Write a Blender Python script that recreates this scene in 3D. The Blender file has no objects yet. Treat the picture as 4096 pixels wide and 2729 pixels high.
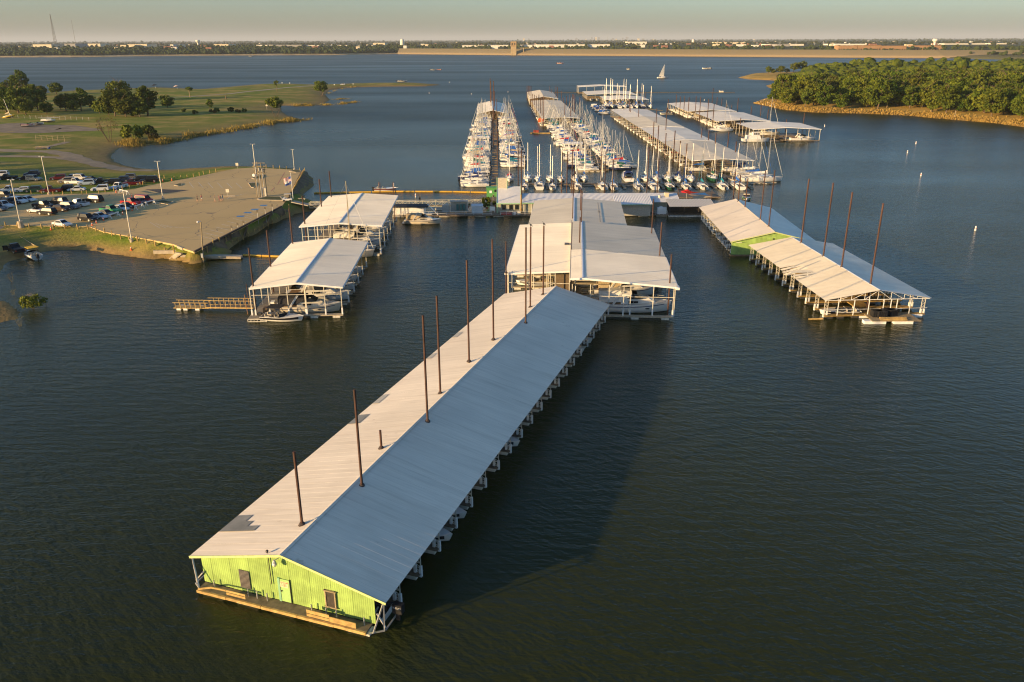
import bpy, math, random
import numpy as np
from mathutils import Matrix, Vector, noise

S = bpy.context.scene
R = math.radians
random.seed(7)
COL = S.collection

# ------------------------------------------------------------------ camera
FPX, CAMH = 3200.0, 42.0                      # focal length in photo pixels, height above the water
PITCH, ROLL = R(20.62), R(0.2)
_fw = np.array([0, math.cos(PITCH), -math.sin(PITCH)])
_u0 = np.array([0, math.sin(PITCH), math.cos(PITCH)])
_r0 = np.array([1.0, 0, 0])
_rt = _r0 * math.cos(ROLL) - _u0 * math.sin(ROLL)
_up = _u0 * math.cos(ROLL) + _r0 * math.sin(ROLL)
_C = np.array([0, 0, CAMH])
cam_d = bpy.data.cameras.new('camera')
cam_d.sensor_width = 36
cam_d.lens = FPX / 4096 * 36
cam_d.clip_start, cam_d.clip_end = 0.5, 150000
cam = bpy.data.objects.new('camera', cam_d)
COL.objects.link(cam)
m3 = Matrix((_rt, _up, -_fw)).transposed()
cam.matrix_world = Matrix.Translation(Vector(_C)) @ m3.to_4x4()
S.camera = cam

# ------------------------------------------------------------------ light
SUN_EL = R(9.3)
SUN_TO = Vector((-0.872 * math.cos(SUN_EL), -0.489 * math.cos(SUN_EL), math.sin(SUN_EL)))   # towards the sun
w = bpy.data.worlds.new('World'); S.world = w; w.use_nodes = True
nt = w.node_tree
sky = nt.nodes.new('ShaderNodeTexSky'); sky.sky_type = 'NISHITA'; sky.sun_disc = False
sky.sun_elevation = SUN_EL
sky.sun_rotation = math.atan2(-0.872, -0.489) % (2 * math.pi)
sky.altitude = 0; sky.air_density = 1.0; sky.dust_density = 1.3; sky.ozone_density = 3.8
nt.links.new(sky.outputs[0], nt.nodes['Background'].inputs[0])
nt.nodes['Background'].inputs[1].default_value = 0.118
sl = bpy.data.lights.new('sun', 'SUN'); sl.energy = 5.0; sl.angle = R(0.5); sl.color = (1.0, 0.68, 0.33)
so = bpy.data.objects.new('sun', sl); COL.objects.link(so)
so.rotation_euler = SUN_TO.to_track_quat('Z', 'Y').to_euler()
S.view_settings.view_transform = 'Standard'; S.view_settings.look = 'None'
S.view_settings.gamma = 1.0; S.view_settings.exposure = 1.0
S.view_settings.use_curve_mapping = False
S.cycles.max_bounces = 5; S.cycles.diffuse_bounces = 2; S.cycles.glossy_bounces = 3
S.cycles.transparent_max_bounces = 6; S.cycles.caustics_reflective = False; S.cycles.caustics_refractive = False
S.cycles.volume_bounces = 0; S.cycles.filter_width = 1.15

# ------------------------------------------------------------------ helpers
def G(u, v, z=0.0):
    """the point of the level plane z that the photo shows at pixel (u, v)"""
    d = _fw + _rt * ((u - 2048) / FPX) - _up * ((v - 1364.5) / FPX)
    t = (z - CAMH) / d[2]
    p = _C + d * t
    return Vector((float(p[0]), float(p[1]), float(z)))
def PR(p):
    q = np.array(p, float) - _C; d = q @ _fw
    return 2048 + FPX * (q @ _rt) / d, 1364.5 - FPX * (q @ _up) / d
def top_of(b, v):
    """height above b of the vertical line through b that reaches pixel row v"""
    lo, hi = 0.0, min(400.0, max(16.0, .75 * math.hypot(b[0], b[1])))
    for _ in range(40):
        m = (lo + hi) / 2
        if PR((b[0], b[1], b[2] + m))[1] > v: lo = m
        else: hi = m
    return (lo + hi) / 2
def ZF(ox, oy, s): return lambda x, y: (ox + x / s, oy + y / s)
zA = ZF(0, 100, 2.299); zB = ZF(1024, 100, 2.299); zC = ZF(2048, 100, 2.299); zD = ZF(3072, 100, 2.299)
zE = ZF(0, 550, 3.363); zF = ZF(600, 550, 3.136); zG = ZF(0, 850, 2.354); zH = ZF(650, 700, 1.9617)
zI = ZF(1800, 300, 3.1367); zJ = ZF(2050, 300, 3.136); zK = ZF(2600, 350, 3.136); zL = ZF(1200, 650, 2.6156)
zM = ZF(1950, 650, 2.354); zN = ZF(1900, 750, 2.6133); zO = ZF(2700, 700, 2.242); zP = ZF(650, 1900, 2.24)
zQ = ZF(1100, 1100, 1.5678); zR = ZF(0, 380, 3.678); zS = ZF(1550, 740, 3.6215); zT = ZF(680, 1150, 2.8707)
zU = ZF(2050, 640, 3.9233); zV = ZF(2600, 620, 3.9233); zW = ZF(3200, 1080, 4.28); zX = ZF(2170, 470, 5.885); zY = ZF(1850, 380, 3.7333)

ORD = ['first', 'second', 'third', 'fourth', 'fifth', 'sixth', 'seventh', 'eighth', 'ninth', 'tenth', 'eleventh', 'twelfth',
       'thirteenth', 'fourteenth', 'fifteenth', 'sixteenth', 'seventeenth', 'eighteenth', 'nineteenth', 'twentieth', 'twenty-first',
       'twenty-second', 'twenty-third', 'twenty-fourth', 'twenty-fifth', 'twenty-sixth', 'twenty-seventh', 'twenty-eighth',
       'twenty-ninth', 'thirtieth', 'thirty-first', 'thirty-second', 'thirty-third', 'thirty-fourth']

_T = [('twentieth', 'twenty'), ('thirtieth', 'thirty'), ('fortieth', 'forty'), ('fiftieth', 'fifty')]
ORD = ORD[:19] + [a if k == 0 else b + '-' + ORD[k - 1] for a, b in _T for k in range(10)]

class MB:
    def __init__(s): s.v = []; s.f = []; s.m = []
    def add(s, vs, fs, mi=0):
        o = len(s.v); s.v += [tuple(p) for p in vs]
        for f in fs: s.f.append(tuple(i + o for i in f)); s.m.append(mi)
        return s
    def box(s, x0, x1, y0, y1, z0, z1, mi=0):
        return s.add([(x0, y0, z0), (x1, y0, z0), (x1, y1, z0), (x0, y1, z0), (x0, y0, z1), (x1, y0, z1), (x1, y1, z1), (x0, y1, z1)],
              [(0, 3, 2, 1), (4, 5, 6, 7), (0, 1, 5, 4), (1, 2, 6, 5), (2, 3, 7, 6), (3, 0, 4, 7)], mi)
    def bar(s, a, b, w=.1, h=None, mi=0):
        a, b = Vector(a), Vector(b); h = h or w
        d = (b - a).normalized(); u = Vector((0, 0, 1)) if abs(d.z) < .95 else Vector((0, 1, 0))
        x = d.cross(u).normalized() * (w / 2); y = x.cross(d).normalized() * (h / 2)
        return s.add([a - x - y, a + x - y, a + x + y, a - x + y, b - x - y, b + x - y, b + x + y, b - x + y],
              [(0, 1, 2, 3), (7, 6, 5, 4), (0, 4, 5, 1), (1, 5, 6, 2), (2, 6, 7, 3), (3, 7, 4, 0)], mi)
    def cyl(s, a, b, r0, r1=None, n=8, mi=0, cap=True):
        a, b = Vector(a), Vector(b); r1 = r0 if r1 is None else r1
        d = (b - a).normalized(); u = Vector((0, 0, 1)) if abs(d.z) < .9 else Vector((1, 0, 0))
        x = d.cross(u).normalized(); y = x.cross(d)
        vs = []
        for c, r in ((a, r0), (b, r1)):
            for i in range(n):
                t = 2 * math.pi * i / n; vs.append(c + (x * math.cos(t) + y * math.sin(t)) * r)
        fs = [(i, (i + 1) % n, n + (i + 1) % n, n + i) for i in range(n)]
        if cap: fs += [tuple(reversed(range(n))), tuple(range(n, 2 * n))]
        return s.add(vs, fs, mi)
    def loft(s, rings, mi=0, closed=True, cap0=False, cap1=False, mis=None):
        n = len(rings[0]); o = len(s.v)
        for r in rings: s.v += [tuple(p) for p in r]
        for k in range(len(rings) - 1):
            for i in range(n if closed else n - 1):
                j = (i + 1) % n
                s.f.append((o + k * n + i, o + k * n + j, o + (k + 1) * n + j, o + (k + 1) * n + i)); s.m.append(mis[i] if mis else mi)
        if cap0: s.f.append(tuple(o + i for i in reversed(range(n)))); s.m.append(mi)
        if cap1: s.f.append(tuple(o + (len(rings) - 1) * n + i for i in range(n))); s.m.append(mi)
        return s
    def ball(s, c, r, nu=8, nv=6, mi=0):
        rx, ry, rz = r if isinstance(r, (tuple, list)) else (r, r, r)
        rings = []
        for k in range(nv + 1):
            t = math.pi * k / nv - math.pi / 2; e = max(1e-3, math.cos(t))
            rings.append([(c[0] + rx * e * math.cos(2 * math.pi * i / nu), c[1] + ry * e * math.sin(2 * math.pi * i / nu), c[2] + rz * math.sin(t)) for i in range(nu)])
        return s.loft(rings, mi)
    def mesh(s, name, mats=(), smooth=False):
        me = bpy.data.meshes.new(name); me.from_pydata(s.v, [], s.f)
        for m in (mats if isinstance(mats, (list, tuple)) else [mats]): me.materials.append(m)
        if any(s.m): me.polygons.foreach_set('material_index', s.m)
        if smooth: me.polygons.foreach_set('use_smooth', [True] * len(s.f))
        me.update(); return me

def O(name, me, parent=None, loc=(0, 0, 0), rot=(0, 0, 0), mat=None, scale=None):
    o = bpy.data.objects.new(name, me); COL.objects.link(o)
    o.parent = parent; o.location = loc; o.rotation_euler = rot if isinstance(rot, tuple) else (0, 0, rot)
    if scale: o.scale = scale if isinstance(scale, tuple) else (scale,) * 3
    if mat is not None:
        o.material_slots[0].link = 'OBJECT'; o.material_slots[0].material = mat
    return o
def tag(o, label, cat, group=None):
    o['label'] = label; o['category'] = cat
    if group: o['group'] = group
    return o
def thing(name, label, cat, loc=(0, 0, 0), rz=0.0, group=None):
    return tag(O(name, None, None, loc, rz), label, cat, group)
def struct(name, me): o = O(name, me); o['kind'] = 'structure'; return o

# ------------------------------------------------------------------ materials
_M = {}
def mat(name, col, rough=.6, metal=0.0, var=.12, scale=3.0, rnd=0.0, spec=.4, detail=3, stretch=None, col2=None, thr=None):
    """principled surface whose colour wanders by a noise, and from object to object by rnd"""
    if name in _M: return _M[name]
    m = bpy.data.materials.new(name); m.use_nodes = True; n = m.node_tree.nodes; L = m.node_tree.links
    b = n['Principled BSDF']; b.inputs['Roughness'].default_value = rough; b.inputs['Metallic'].default_value = metal
    b.inputs['Specular IOR Level'].default_value = spec
    tc = n.new('ShaderNodeTexCoord'); nz = n.new('ShaderNodeTexNoise'); nz.inputs['Scale'].default_value = scale; nz.inputs['Detail'].default_value = detail
    if stretch:
        mp = n.new('ShaderNodeMapping'); mp.inputs['Scale'].default_value = stretch; L.new(tc.outputs['Object'], mp.inputs[0]); L.new(mp.outputs[0], nz.inputs['Vector'])
    else: L.new(tc.outputs['Object'], nz.inputs['Vector'])
    cr = n.new('ShaderNodeValToRGB')
    c2 = col2 or tuple(min(1, c * (1 + var)) for c in col); c1 = tuple(c * (1 - var) for c in col) if not col2 else col
    a, e = thr or (.32, .68)
    cr.color_ramp.elements[0].position = a; cr.color_ramp.elements[1].position = e
    cr.color_ramp.elements[0].color = (*c1, 1); cr.color_ramp.elements[1].color = (*c2, 1)
    L.new(nz.outputs['Fac'], cr.inputs[0]); out = cr.outputs[0]
    if rnd:
        oi = n.new('ShaderNodeObjectInfo'); mr = n.new('ShaderNodeMapRange'); mr.inputs[3].default_value = 1 - rnd; mr.inputs[4].default_value = 1 + rnd
        L.new(oi.outputs['Random'], mr.inputs[0])
        hs = n.new('ShaderNodeHueSaturation'); L.new(out, hs.inputs['Color']); L.new(mr.outputs[0], hs.inputs['Value']); out = hs.outputs[0]
    L.new(out, b.inputs['Base Color'])
    _M[name] = m; return m
def pos_nodes(m):
    n = m.node_tree.nodes; L = m.node_tree.links
    g = n.new('ShaderNodeNewGeometry'); return n, L, g.outputs['Position']
def noise_n(n, L, vec, scale, detail=4, sc3=None, rough=.5):
    if sc3:
        mp = n.new('ShaderNodeMapping'); mp.inputs['Scale'].default_value = sc3; L.new(vec, mp.inputs[0]); vec = mp.outputs[0]
    t = n.new('ShaderNodeTexNoise'); t.inputs['Scale'].default_value = scale; t.inputs['Detail'].default_value = detail; t.inputs['Roughness'].default_value = rough
    L.new(vec, t.inputs['Vector']); return t.outputs['Fac']
def ramp(n, L, fac, stops):
    r = n.new('ShaderNodeValToRGB'); e = r.color_ramp.elements
    while len(e) < len(stops): e.new(.5)
    for i, (p, c) in enumerate(stops): e[i].position = p; e[i].color = (*c, 1) if len(c) == 3 else c
    L.new(fac, r.inputs[0]); return r.outputs[0]
def mixc(n, L, fac, a, b):
    x = n.new('ShaderNodeMix'); x.data_type = 'RGBA'
    if isinstance(fac, float): x.inputs[0].default_value = fac
    else: L.new(fac, x.inputs[0])
    for s, c in ((6, a), (7, b)):
        if isinstance(c, tuple): x.inputs[s].default_value = (*c, 1)
        else: L.new(c, x.inputs[s])
    return x.outputs[2]
def mth(n, L, op, a, b=None, c=None):
    x = n.new('ShaderNodeMath'); x.operation = op
    for i, q in enumerate((a, b, c)):
        if q is None: continue
        if isinstance(q, (int, float)): x.inputs[i].default_value = q
        else: L.new(q, x.inputs[i])
    return x.outputs[0]
def bare(name, rough=.8, spec=.3):
    m = bpy.data.materials.new(name); m.use_nodes = True
    b = m.node_tree.nodes['Principled BSDF']; b.inputs['Roughness'].default_value = rough; b.inputs['Specular IOR Level'].default_value = spec
    return m, b

white = mat('white_paint', (.74, .73, .70), .5, var=.06, scale=1.2, rnd=.05)
gel = mat('white_gelcoat', (.74, .72, .67), .25, var=.06, scale=.8, rnd=.07, spec=.5)
cream = mat('cream_gelcoat', (.62, .55, .42), .3, var=.08, scale=.8, rnd=.06, spec=.5)
steel = mat('galvanised_steel', (.50, .49, .46), .45, .5, var=.18, scale=2)
wpost = mat('painted_steel', (.60, .55, .44), .5, var=.15, scale=2)
rust = mat('rusted_steel', (.075, .034, .021), .8, var=.35, scale=1.6, rnd=.15, stretch=(3, 3, .5))
darkst = mat('dark_steel', (.06, .05, .045), .6, .3, var=.3, scale=2)
wood = mat('weathered_wood', (.30, .23, .13), .85, var=.3, scale=2.5, rnd=.1, stretch=(1, 6, 6))
ywood = mat('yellow_pine', (.44, .29, .10), .8, var=.25, scale=2.5, rnd=.12)
deckm = mat('deck_boards', (.17, .13, .085), .85, var=.3, scale=2, rnd=.1)
floatm = mat('float_block', (.55, .52, .44), .7, var=.25, scale=2)
blackp = mat('black_plastic', (.018, .018, .02), .45, var=.3, scale=4)
blackc = mat('black_canvas', (.02, .02, .024), .8, var=.3, scale=4)
rubber = mat('tyre_rubber', (.02, .02, .02), .8, var=.2)
glass = mat('dark_glass', (.016, .02, .024), .25, var=.2, spec=.12)
alum = mat('aluminium', (.62, .61, .58), .35, .6, var=.08, rnd=.08)
green = mat('lime_paint', (.275, .405, .10), .65, var=.22, scale=.9, detail=6, rnd=.06)
conc = mat('concrete', (.42, .35, .25), .9, var=.14, scale=1.5)
orange = mat('orange_plastic', (.75, .12, .02), .5, var=.1)
skin = mat('skin', (.52, .29, .19), .6, var=.06)
covers = {'royal blue': mat('royal_blue_canvas', (.015, .095, .36), .8, var=.2), 'navy': mat('navy_canvas', (.012, .025, .11), .8, var=.2),
          'teal': mat('teal_canvas', (.01, .17, .24), .8, var=.2), 'red': mat('red_canvas', (.38, .02, .02), .8, var=.2),
          'green': mat('green_canvas', (.012, .10, .05), .8, var=.2), 'tan': mat('tan_canvas', (.42, .33, .20), .8, var=.2),
          'white': mat('white_canvas', (.70, .68, .62), .8, var=.1), 'orange': mat('orange_canvas', (.7, .26, .02), .8, var=.15),
          'gold': mat('gold_canvas', (.72, .42, .03), .8, var=.15), 'black': blackc}
# ------------------------------------------------------------------ water
def water_mat():
    m, b = bare('lake_water', .06, .22); n, L, P = pos_nodes(m)
    b.inputs['IOR'].default_value = 1.333
    b.inputs['Base Color'].default_value = (.025, .030, .008, 1)
    big = noise_n(n, L, P, .012, 3, (1, 1.6, 1))                      # wind patches
    g1 = noise_n(n, L, P, 1.0, 3, (.20, .95, 1))                      # long crests across the view
    mp = n.new('ShaderNodeMapping'); mp.inputs['Rotation'].default_value = (0, 0, R(38)); L.new(P, mp.inputs[0])
    g2 = noise_n(n, L, mp.outputs[0], 1.0, 3, (.5, 1.6, 1))
    g3 = noise_n(n, L, P, 3.4, 3, (.7, 1.3, 1))
    am = n.new('ShaderNodeMapRange'); am.inputs[1].default_value = .36; am.inputs[2].default_value = .64; am.inputs[3].default_value = .85; am.inputs[4].default_value = 2.1; L.new(big, am.inputs[0]); amp = am.outputs[0]
    h = mth(n, L, 'ADD', mth(n, L, 'MULTIPLY', g1, .095), mth(n, L, 'ADD', mth(n, L, 'MULTIPLY', g2, .080), mth(n, L, 'MULTIPLY', g3, .040)))
    h = mth(n, L, 'MULTIPLY', h, amp)
    bp = n.new('ShaderNodeBump'); bp.inputs['Strength'].default_value = 1; bp.inputs['Distance'].default_value = 1.0
    L.new(h, bp.inputs['Height']); L.new(bp.outputs[0], b.inputs['Normal'])
    sp = n.new('ShaderNodeSeparateXYZ'); L.new(P, sp.inputs[0])           # the open lake is choppier than the sheltered marina
    k = n.new('ShaderNodeMapRange'); k.interpolation_type = 'SMOOTHERSTEP'; k.inputs[1].default_value = 100; k.inputs[2].default_value = 560; k.inputs[3].default_value = .12; k.inputs[4].default_value = .36; L.new(sp.outputs[1], k.inputs[0])
    st = noise_n(n, L, P, .006, 4, (.45, 2.2, 1))
    L.new(mth(n, L, 'MULTIPLY', k.outputs[0], mth(n, L, 'MULTIPLY_ADD', st, .9, .55)), b.inputs['Roughness'])
    return m
struct('water', MB().add([(-9000, -400, 0), (9000, -400, 0), (9000, 9000, 0), (-9000, 9000, 0)], [(0, 1, 2, 3)]).mesh('water', water_mat()))

# ------------------------------------------------------------------ land
def pip(px, py, poly):
    ins = np.zeros(px.shape, bool); n = len(poly)
    for i in range(n):
        x0, y0 = poly[i]; x1, y1 = poly[(i + 1) % n]
        c = ((y0 > py) != (y1 > py)) & (px < (x1 - x0) * (py - y0) / (y1 - y0 + 1e-12) + x0)
        ins ^= c
    return ins
def pdist(px, py, poly):
    d = np.full(px.shape, 1e9); n = len(poly)
    for i in range(n):
        x0, y0 = poly[i]; x1, y1 = poly[(i + 1) % n]; dx, dy = x1 - x0, y1 - y0
        t = np.clip(((px - x0) * dx + (py - y0) * dy) / (dx * dx + dy * dy + 1e-9), 0, 1)
        d = np.minimum(d, np.hypot(px - x0 - t * dx, py - y0 - t * dy))
    return d
def sdist(px, py, poly):
    d = pdist(px, py, poly); return np.where(pip(px, py, poly), d, -d)
def P2(pts, z=0.0): return [tuple(G(u, v, z)[:2]) for u, v in pts]
def wob(px, py, s, seed=0.0):
    return (np.sin(px * s + seed) * np.cos(py * s * 1.3 + seed * 2) + .6 * np.sin(px * s * 2.3 + py * s * 1.1 + seed) + .4 * np.sin(px * s * 5.1 - py * s * 4.3 + seed * 3)) / 2
LOTZ = 2.5
shoreA = P2([(163, 1007), (297, 997), (382, 1003), (510, 1024), (629, 1037), (640, 1024), (692, 1041), (743, 1044), (850, 1036), (968, 1029), (975, 1025), (919, 1019), (912, 993),
    (938, 971), (1062, 904), (1174, 856), (1270, 840), (1300, 834), (1330, 825), (1300, 817), (1206, 796), (1208, 776), (1250, 741), (1247, 716), (1234, 697), (1219, 684), (1155, 674), (1014, 666),
    (919, 665), (759, 674), (699, 679), (580, 676), (505, 664), (464, 645), (446, 627), (476, 595), (500, 586), (565, 584), (654, 576), (780, 548), (960, 520), (1110, 492), (1225, 480), (1150, 462), (1128, 444), (1126, 424),
    (1241, 424), (1300, 412), (1322, 400), (1302, 378), (1320, 361), (1385, 351), (1546, 347), (1703, 346), (1770, 340), (1650, 331), (1415, 335), (1285, 340), (1176, 336), (1022, 339), (805, 358), (631, 350),
    (391, 361), (265, 365), (174, 374), (0, 383)])
shoreA += [(-600, 690), (-900, 700), (-900, 60), (-110, 70)]
shoreA += P2([(-60, 1310), (0, 1292), (80, 1275), (85, 1249), (42, 1207), (0, 1200), (-50, 1180), (-30, 1110), (0, 1098), (25, 1054), (60, 1040), (75, 1040), (140, 1020)])
lot = P2([(777, 1008), (1126, 826), (1157, 786), (1206, 689), (1168, 679), (1018, 670), (944, 675), (868, 690), (760, 712), (600, 741), (535, 757), (440, 768), (327, 776), (0, 777), (-260, 780),
    (-260, 896), (0, 901), (357, 907), (416, 928), (606, 960), (692, 977), (737, 995)], LOTZ)
def landA_h(x, y):
    x = np.asarray(x, float); y = np.asarray(y, float)
    d = sdist(x, y, shoreA) + .7 * wob(x, y, .35) * np.clip((y - 100) / 120, .3, 1.1)
    inl = pip(x, y, lot); dl = np.where(inl, 0, pdist(x, y, lot))
    dd = np.maximum(d, 0)
    park = 1.7 * (1 - np.exp(-dd / 14)) + .25 * wob(x, y, .05, 1.0) * np.clip(dd / 10, 0, 1)
    li = (LOTZ - .08) * (dd / (dd + dl + 1e-6)) ** .75
    k = np.exp(-(dl / 22) ** 2)
    h = park * (1 - k) + li * k
    h = np.where(d < 0, np.maximum(d * .3, -2.2), h + .03 * wob(x, y, .9, 3) * (1 - inl) * np.clip(dd, 0, 1))
    return np.where(inl, LOTZ - .08, h)
def HA(x, y): return float(landA_h(np.array([x]), np.array([y]))[0])
def GA(u, v):
    """where the photo's pixel meets the left-hand land"""
    z = 1.5
    for _ in range(8): p = G(u, v, z); z = max(HA(p.x, p.y), 0)
    return Vector((p.x, p.y, z))
def grid(name, xs, ys, hf, m, cut=-1.9):
    X, Y = np.meshgrid(xs, ys); Z = hf(X, Y)
    nx, ny = len(xs), len(ys)
    vs = np.stack([X.ravel(), Y.ravel(), Z.ravel()], 1)
    fs = []; zf = Z
    keep = ~((zf[:-1, :-1] < cut) & (zf[1:, :-1] < cut) & (zf[:-1, 1:] < cut) & (zf[1:, 1:] < cut))
    for j, i in zip(*np.nonzero(keep)): a = j * nx + i; fs.append((a, a + 1, a + nx + 1, a + nx))
    me = bpy.data.meshes.new(name); me.from_pydata(vs.tolist(), [], fs); me.materials.append(m)
    me.polygons.foreach_set('use_smooth', [True] * len(fs)); me.update()
    return struct(name, me)
def ground_mat(name, g1, g2, dry, dirt, mud, dryness=.5, mudz=.55, sc=.035):
    m, b = bare(name, .95, .1); n, L, P = pos_nodes(m)
    a = noise_n(n, L, P, sc, 5, (1, 1.8, 1)); f = noise_n(n, L, P, .8, 5); c = noise_n(n, L, P, .11, 4)
    gr = mixc(n, L, f, g1, g2)
    dr = mixc(n, L, f, dry, dirt)
    k = n.new('ShaderNodeMapRange'); k.inputs[1].default_value = dryness - .09; k.inputs[2].default_value = dryness + .09
    L.new(mth(n, L, 'MULTIPLY_ADD', c, .45, mth(n, L, 'MULTIPLY', a, .55)), k.inputs[0])
    x = mixc(n, L, k.outputs[0], gr, dr)
    sp = n.new('ShaderNodeSeparateXYZ'); L.new(P, sp.inputs[0])
    zz = mth(n, L, 'ADD', sp.outputs[2], mth(n, L, 'MULTIPLY', mth(n, L, 'SUBTRACT', c, .5), 1.2))
    k2 = n.new('ShaderNodeMapRange'); k2.inputs[1].default_value = mudz * .3; k2.inputs[2].default_value = mudz * 1.7; L.new(zz, k2.inputs[0])
    x = mixc(n, L, k2.outputs[0], mixc(n, L, f, mud, dirt), x)
    L.new(x, b.inputs['Base Color'])
    bp = n.new('ShaderNodeBump'); bp.inputs['Strength'].default_value = .6; bp.inputs['Distance'].default_value = .25; L.new(noise_n(n, L, P, 1.6, 6), bp.inputs['Height']); L.new(bp.outputs[0], b.inputs['Normal'])
    return m
gm = ground_mat('park_ground', (.085, .15, .012), (.18, .21, .022), (.38, .27, .06), (.38, .265, .10), (.15, .09, .035), .54, 1.05)
xs = np.concatenate([np.arange(-900, -240, 9.0), np.arange(-240, -20, 1.6)]); ys = np.concatenate([np.arange(90, 300, 1.5), np.arange(300, 560, 3.0), np.arange(560, 960, 6.0)])
grid('ground', xs, ys, landA_h, gm)

def sheet(name, poly, z, m, thick=.1, kind='structure'):
    n = len(poly); b = MB()
    b.v = [(x, y, z) for x, y in poly] + [(x, y, z - thick) for x, y in poly]
    b.f = [tuple(range(n))] + [(i, i + n, (i + 1) % n + n, (i + 1) % n) for i in range(n)]; b.m = [0] * len(b.f)
    me = b.mesh(name, m)
    o = O(name, me); o['kind'] = kind; return o
def area2(p): return sum(p[i][0] * p[(i + 1) % len(p)][1] - p[(i + 1) % len(p)][0] * p[i][1] for i in range(len(p)))
def ccw(p): return p if area2(p) > 0 else p[::-1]
def pave_mat():
    m, b = bare('old_concrete_paving', .9, .2); n, L, P = pos_nodes(m)
    a = noise_n(n, L, P, .05, 5); f = noise_n(n, L, P, 1.2, 6)
    x = mixc(n, L, f, ramp(n, L, a, [(.3, (.49, .345, .15)), (.5, (.55, .39, .175)), (.7, (.59, .43, .20))]), (.53, .375, .165))
    vo = n.new('ShaderNodeTexVoronoi'); vo.feature = 'DISTANCE_TO_EDGE'; vo.inputs['Scale'].default_value = .075
    wv = n.new('ShaderNodeVectorMath'); wv.operation = 'ADD'; nn = n.new('ShaderNodeTexNoise'); nn.inputs['Scale'].default_value = .12; L.new(P, nn.inputs['Vector'])
    sc = n.new('ShaderNodeVectorMath'); sc.operation = 'SCALE'; sc.inputs['Scale'].default_value = 9; L.new(nn.outputs['Color'], sc.inputs[0]); L.new(P, wv.inputs[0]); L.new(sc.outputs[0], wv.inputs[1]); L.new(wv.outputs[0], vo.inputs['Vector'])
    k = n.new('ShaderNodeMapRange'); k.inputs[1].default_value = .003; k.inputs[2].default_value = .008; L.new(vo.outputs['Distance'], k.inputs[0])
    L.new(mixc(n, L, k.outputs[0], (.26, .20, .125), x), b.inputs['Base Color'])
    return m
lot_o = sheet('parking_lot', ccw(lot), LOTZ, pave_mat(), .35)
tar = sheet('asphalt_patch', ccw(P2([zE(1950, 700), zE(2354, 690), zF(130, 650), zF(500, 660), zF(300, 690), zF(0, 705), zE(2150, 745)], LOTZ + .012)), LOTZ + .012, mat('asphalt', (.06, .055, .05), .9, var=.2, scale=.8), .004)

# tracks and gravel on the park
def strip_on(name, pts, wd, m, lift=.05, k=6):
    c = [GA(u, v) for u, v in pts]; b = MB(); q = []
    for i in range(len(c) - 1):
        for j in range(k): q.append(c[i].lerp(c[i + 1], j / k))
    q.append(c[-1]); rings = []
    for i, p in enumerate(q):
        t = (q[min(i + 1, len(q) - 1)] - q[max(i - 1, 0)]).normalized(); s = Vector((t.y, -t.x, 0)) * wd * (1 + .15 * math.sin(i * 1.7)) / 2
        r = []
        for e in (-1, -.5, 0, .5, 1):
            a = p + s * e; r.append((a.x, a.y, HA(a.x, a.y) + lift))
        rings.append(r)
    b.loft(rings, closed=False)
    o = O(name, b.mesh(name, m, True)); o['kind'] = 'structure'; return o
gravel = mat('pale_gravel', (.27, .205, .125), .95, var=.2, scale=.4, detail=6)
strip_on('gravel_track', [zR(-300, 800), zR(300, 830), zR(700, 830), zR(1000, 880), zR(1200, 960), zR(1500, 1040), zR(1900, 1110), zR(2300, 1110)], 7, gravel)
strip_on('gravel_track', [zR(-300, 900), zR(0, 905), zR(500, 910), zR(900, 930), zR(1200, 975)], 5, gravel, .07)
strip_on('gravel_path', [zR(560, 800), zR(800, 740), zR(1000, 690)], 3.2, gravel, .06)
strip_on('gravel_yard', [zR(-300, 470), zR(300, 480), zR(800, 520), zR(1300, 480)], 34, mat('boat_yard_gravel', (.20, .155, .10), .95, var=.25, scale=.25, detail=6), .05, 3)
strip_on('park_road', [zA(1400, 675), zA(1750, 660), zA(2100, 635), zA(2354, 607), zB(300, 575), zB(600, 555)], 5, mat('park_road', (.33, .28, .2), .9, var=.1), .06)
# concrete launch ramp at the left edge
def plank_sheet(name, a, m): 
    n = len(a); b = MB(); b.v = [tuple(p) for p in a]; b.f = [tuple(range(n))]; b.m = [0]
    bot = MB(); o = len(b.v); b.v += [(p[0], p[1], p[2] - .25) for p in a]
    b.f += [(i, i + o, (i + 1) % n + o, (i + 1) % n) for i in range(n)]; b.m += [0] * n
    ob = O(name, b.mesh(name, m)); ob['kind'] = 'structure'; return ob
def P3(zf, x, y, z): p = G(*zf(x, y), z); return (p.x, p.y, z)
plank_sheet('launch_ramp', [P3(zG, 150, 445, -.6), P3(zG, 400, 400, -.5), P3(zG, 330, 310, 1.0), P3(zG, 30, 128, 2.45), P3(zG, -260, 160, 2.45), P3(zG, -100, 300, 1.0)], mat('ramp_concrete', (.36, .28, .19), .9, var=.15, scale=.7))

# bare mud below the quay edge of the car park
def mud_bank(edge, shore, n=24, rows=9):
    def along(pts, t):
        d = [0]
        for a, b in zip(pts, pts[1:]): d.append(d[-1] + math.dist(a, b))
        q = t * d[-1]
        for i in range(len(pts) - 1):
            if q <= d[i + 1] or i == len(pts) - 2:
                f = (q - d[i]) / max(d[i + 1] - d[i], 1e-6); return Vector(pts[i]).lerp(Vector(pts[i + 1]), f)
    E_ = P2(edge, LOTZ); S_ = P2(shore); rg = []
    for j in range(n + 1):
        a, b = along(E_, j / n), along(S_, j / n); r = []
        for k in range(rows + 1):
            q = a.lerp(b, -.02 + 1.1 * k / rows); r.append((q.x, q.y, HA(q.x, q.y) + .07))
        rg.append(r)
    o = struct('mud_bank', MB().loft(rg, closed=False).mesh('mud_bank', mat('bank_mud', (.15, .10, .05), .95, var=.4, scale=.5, detail=6), True))
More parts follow.
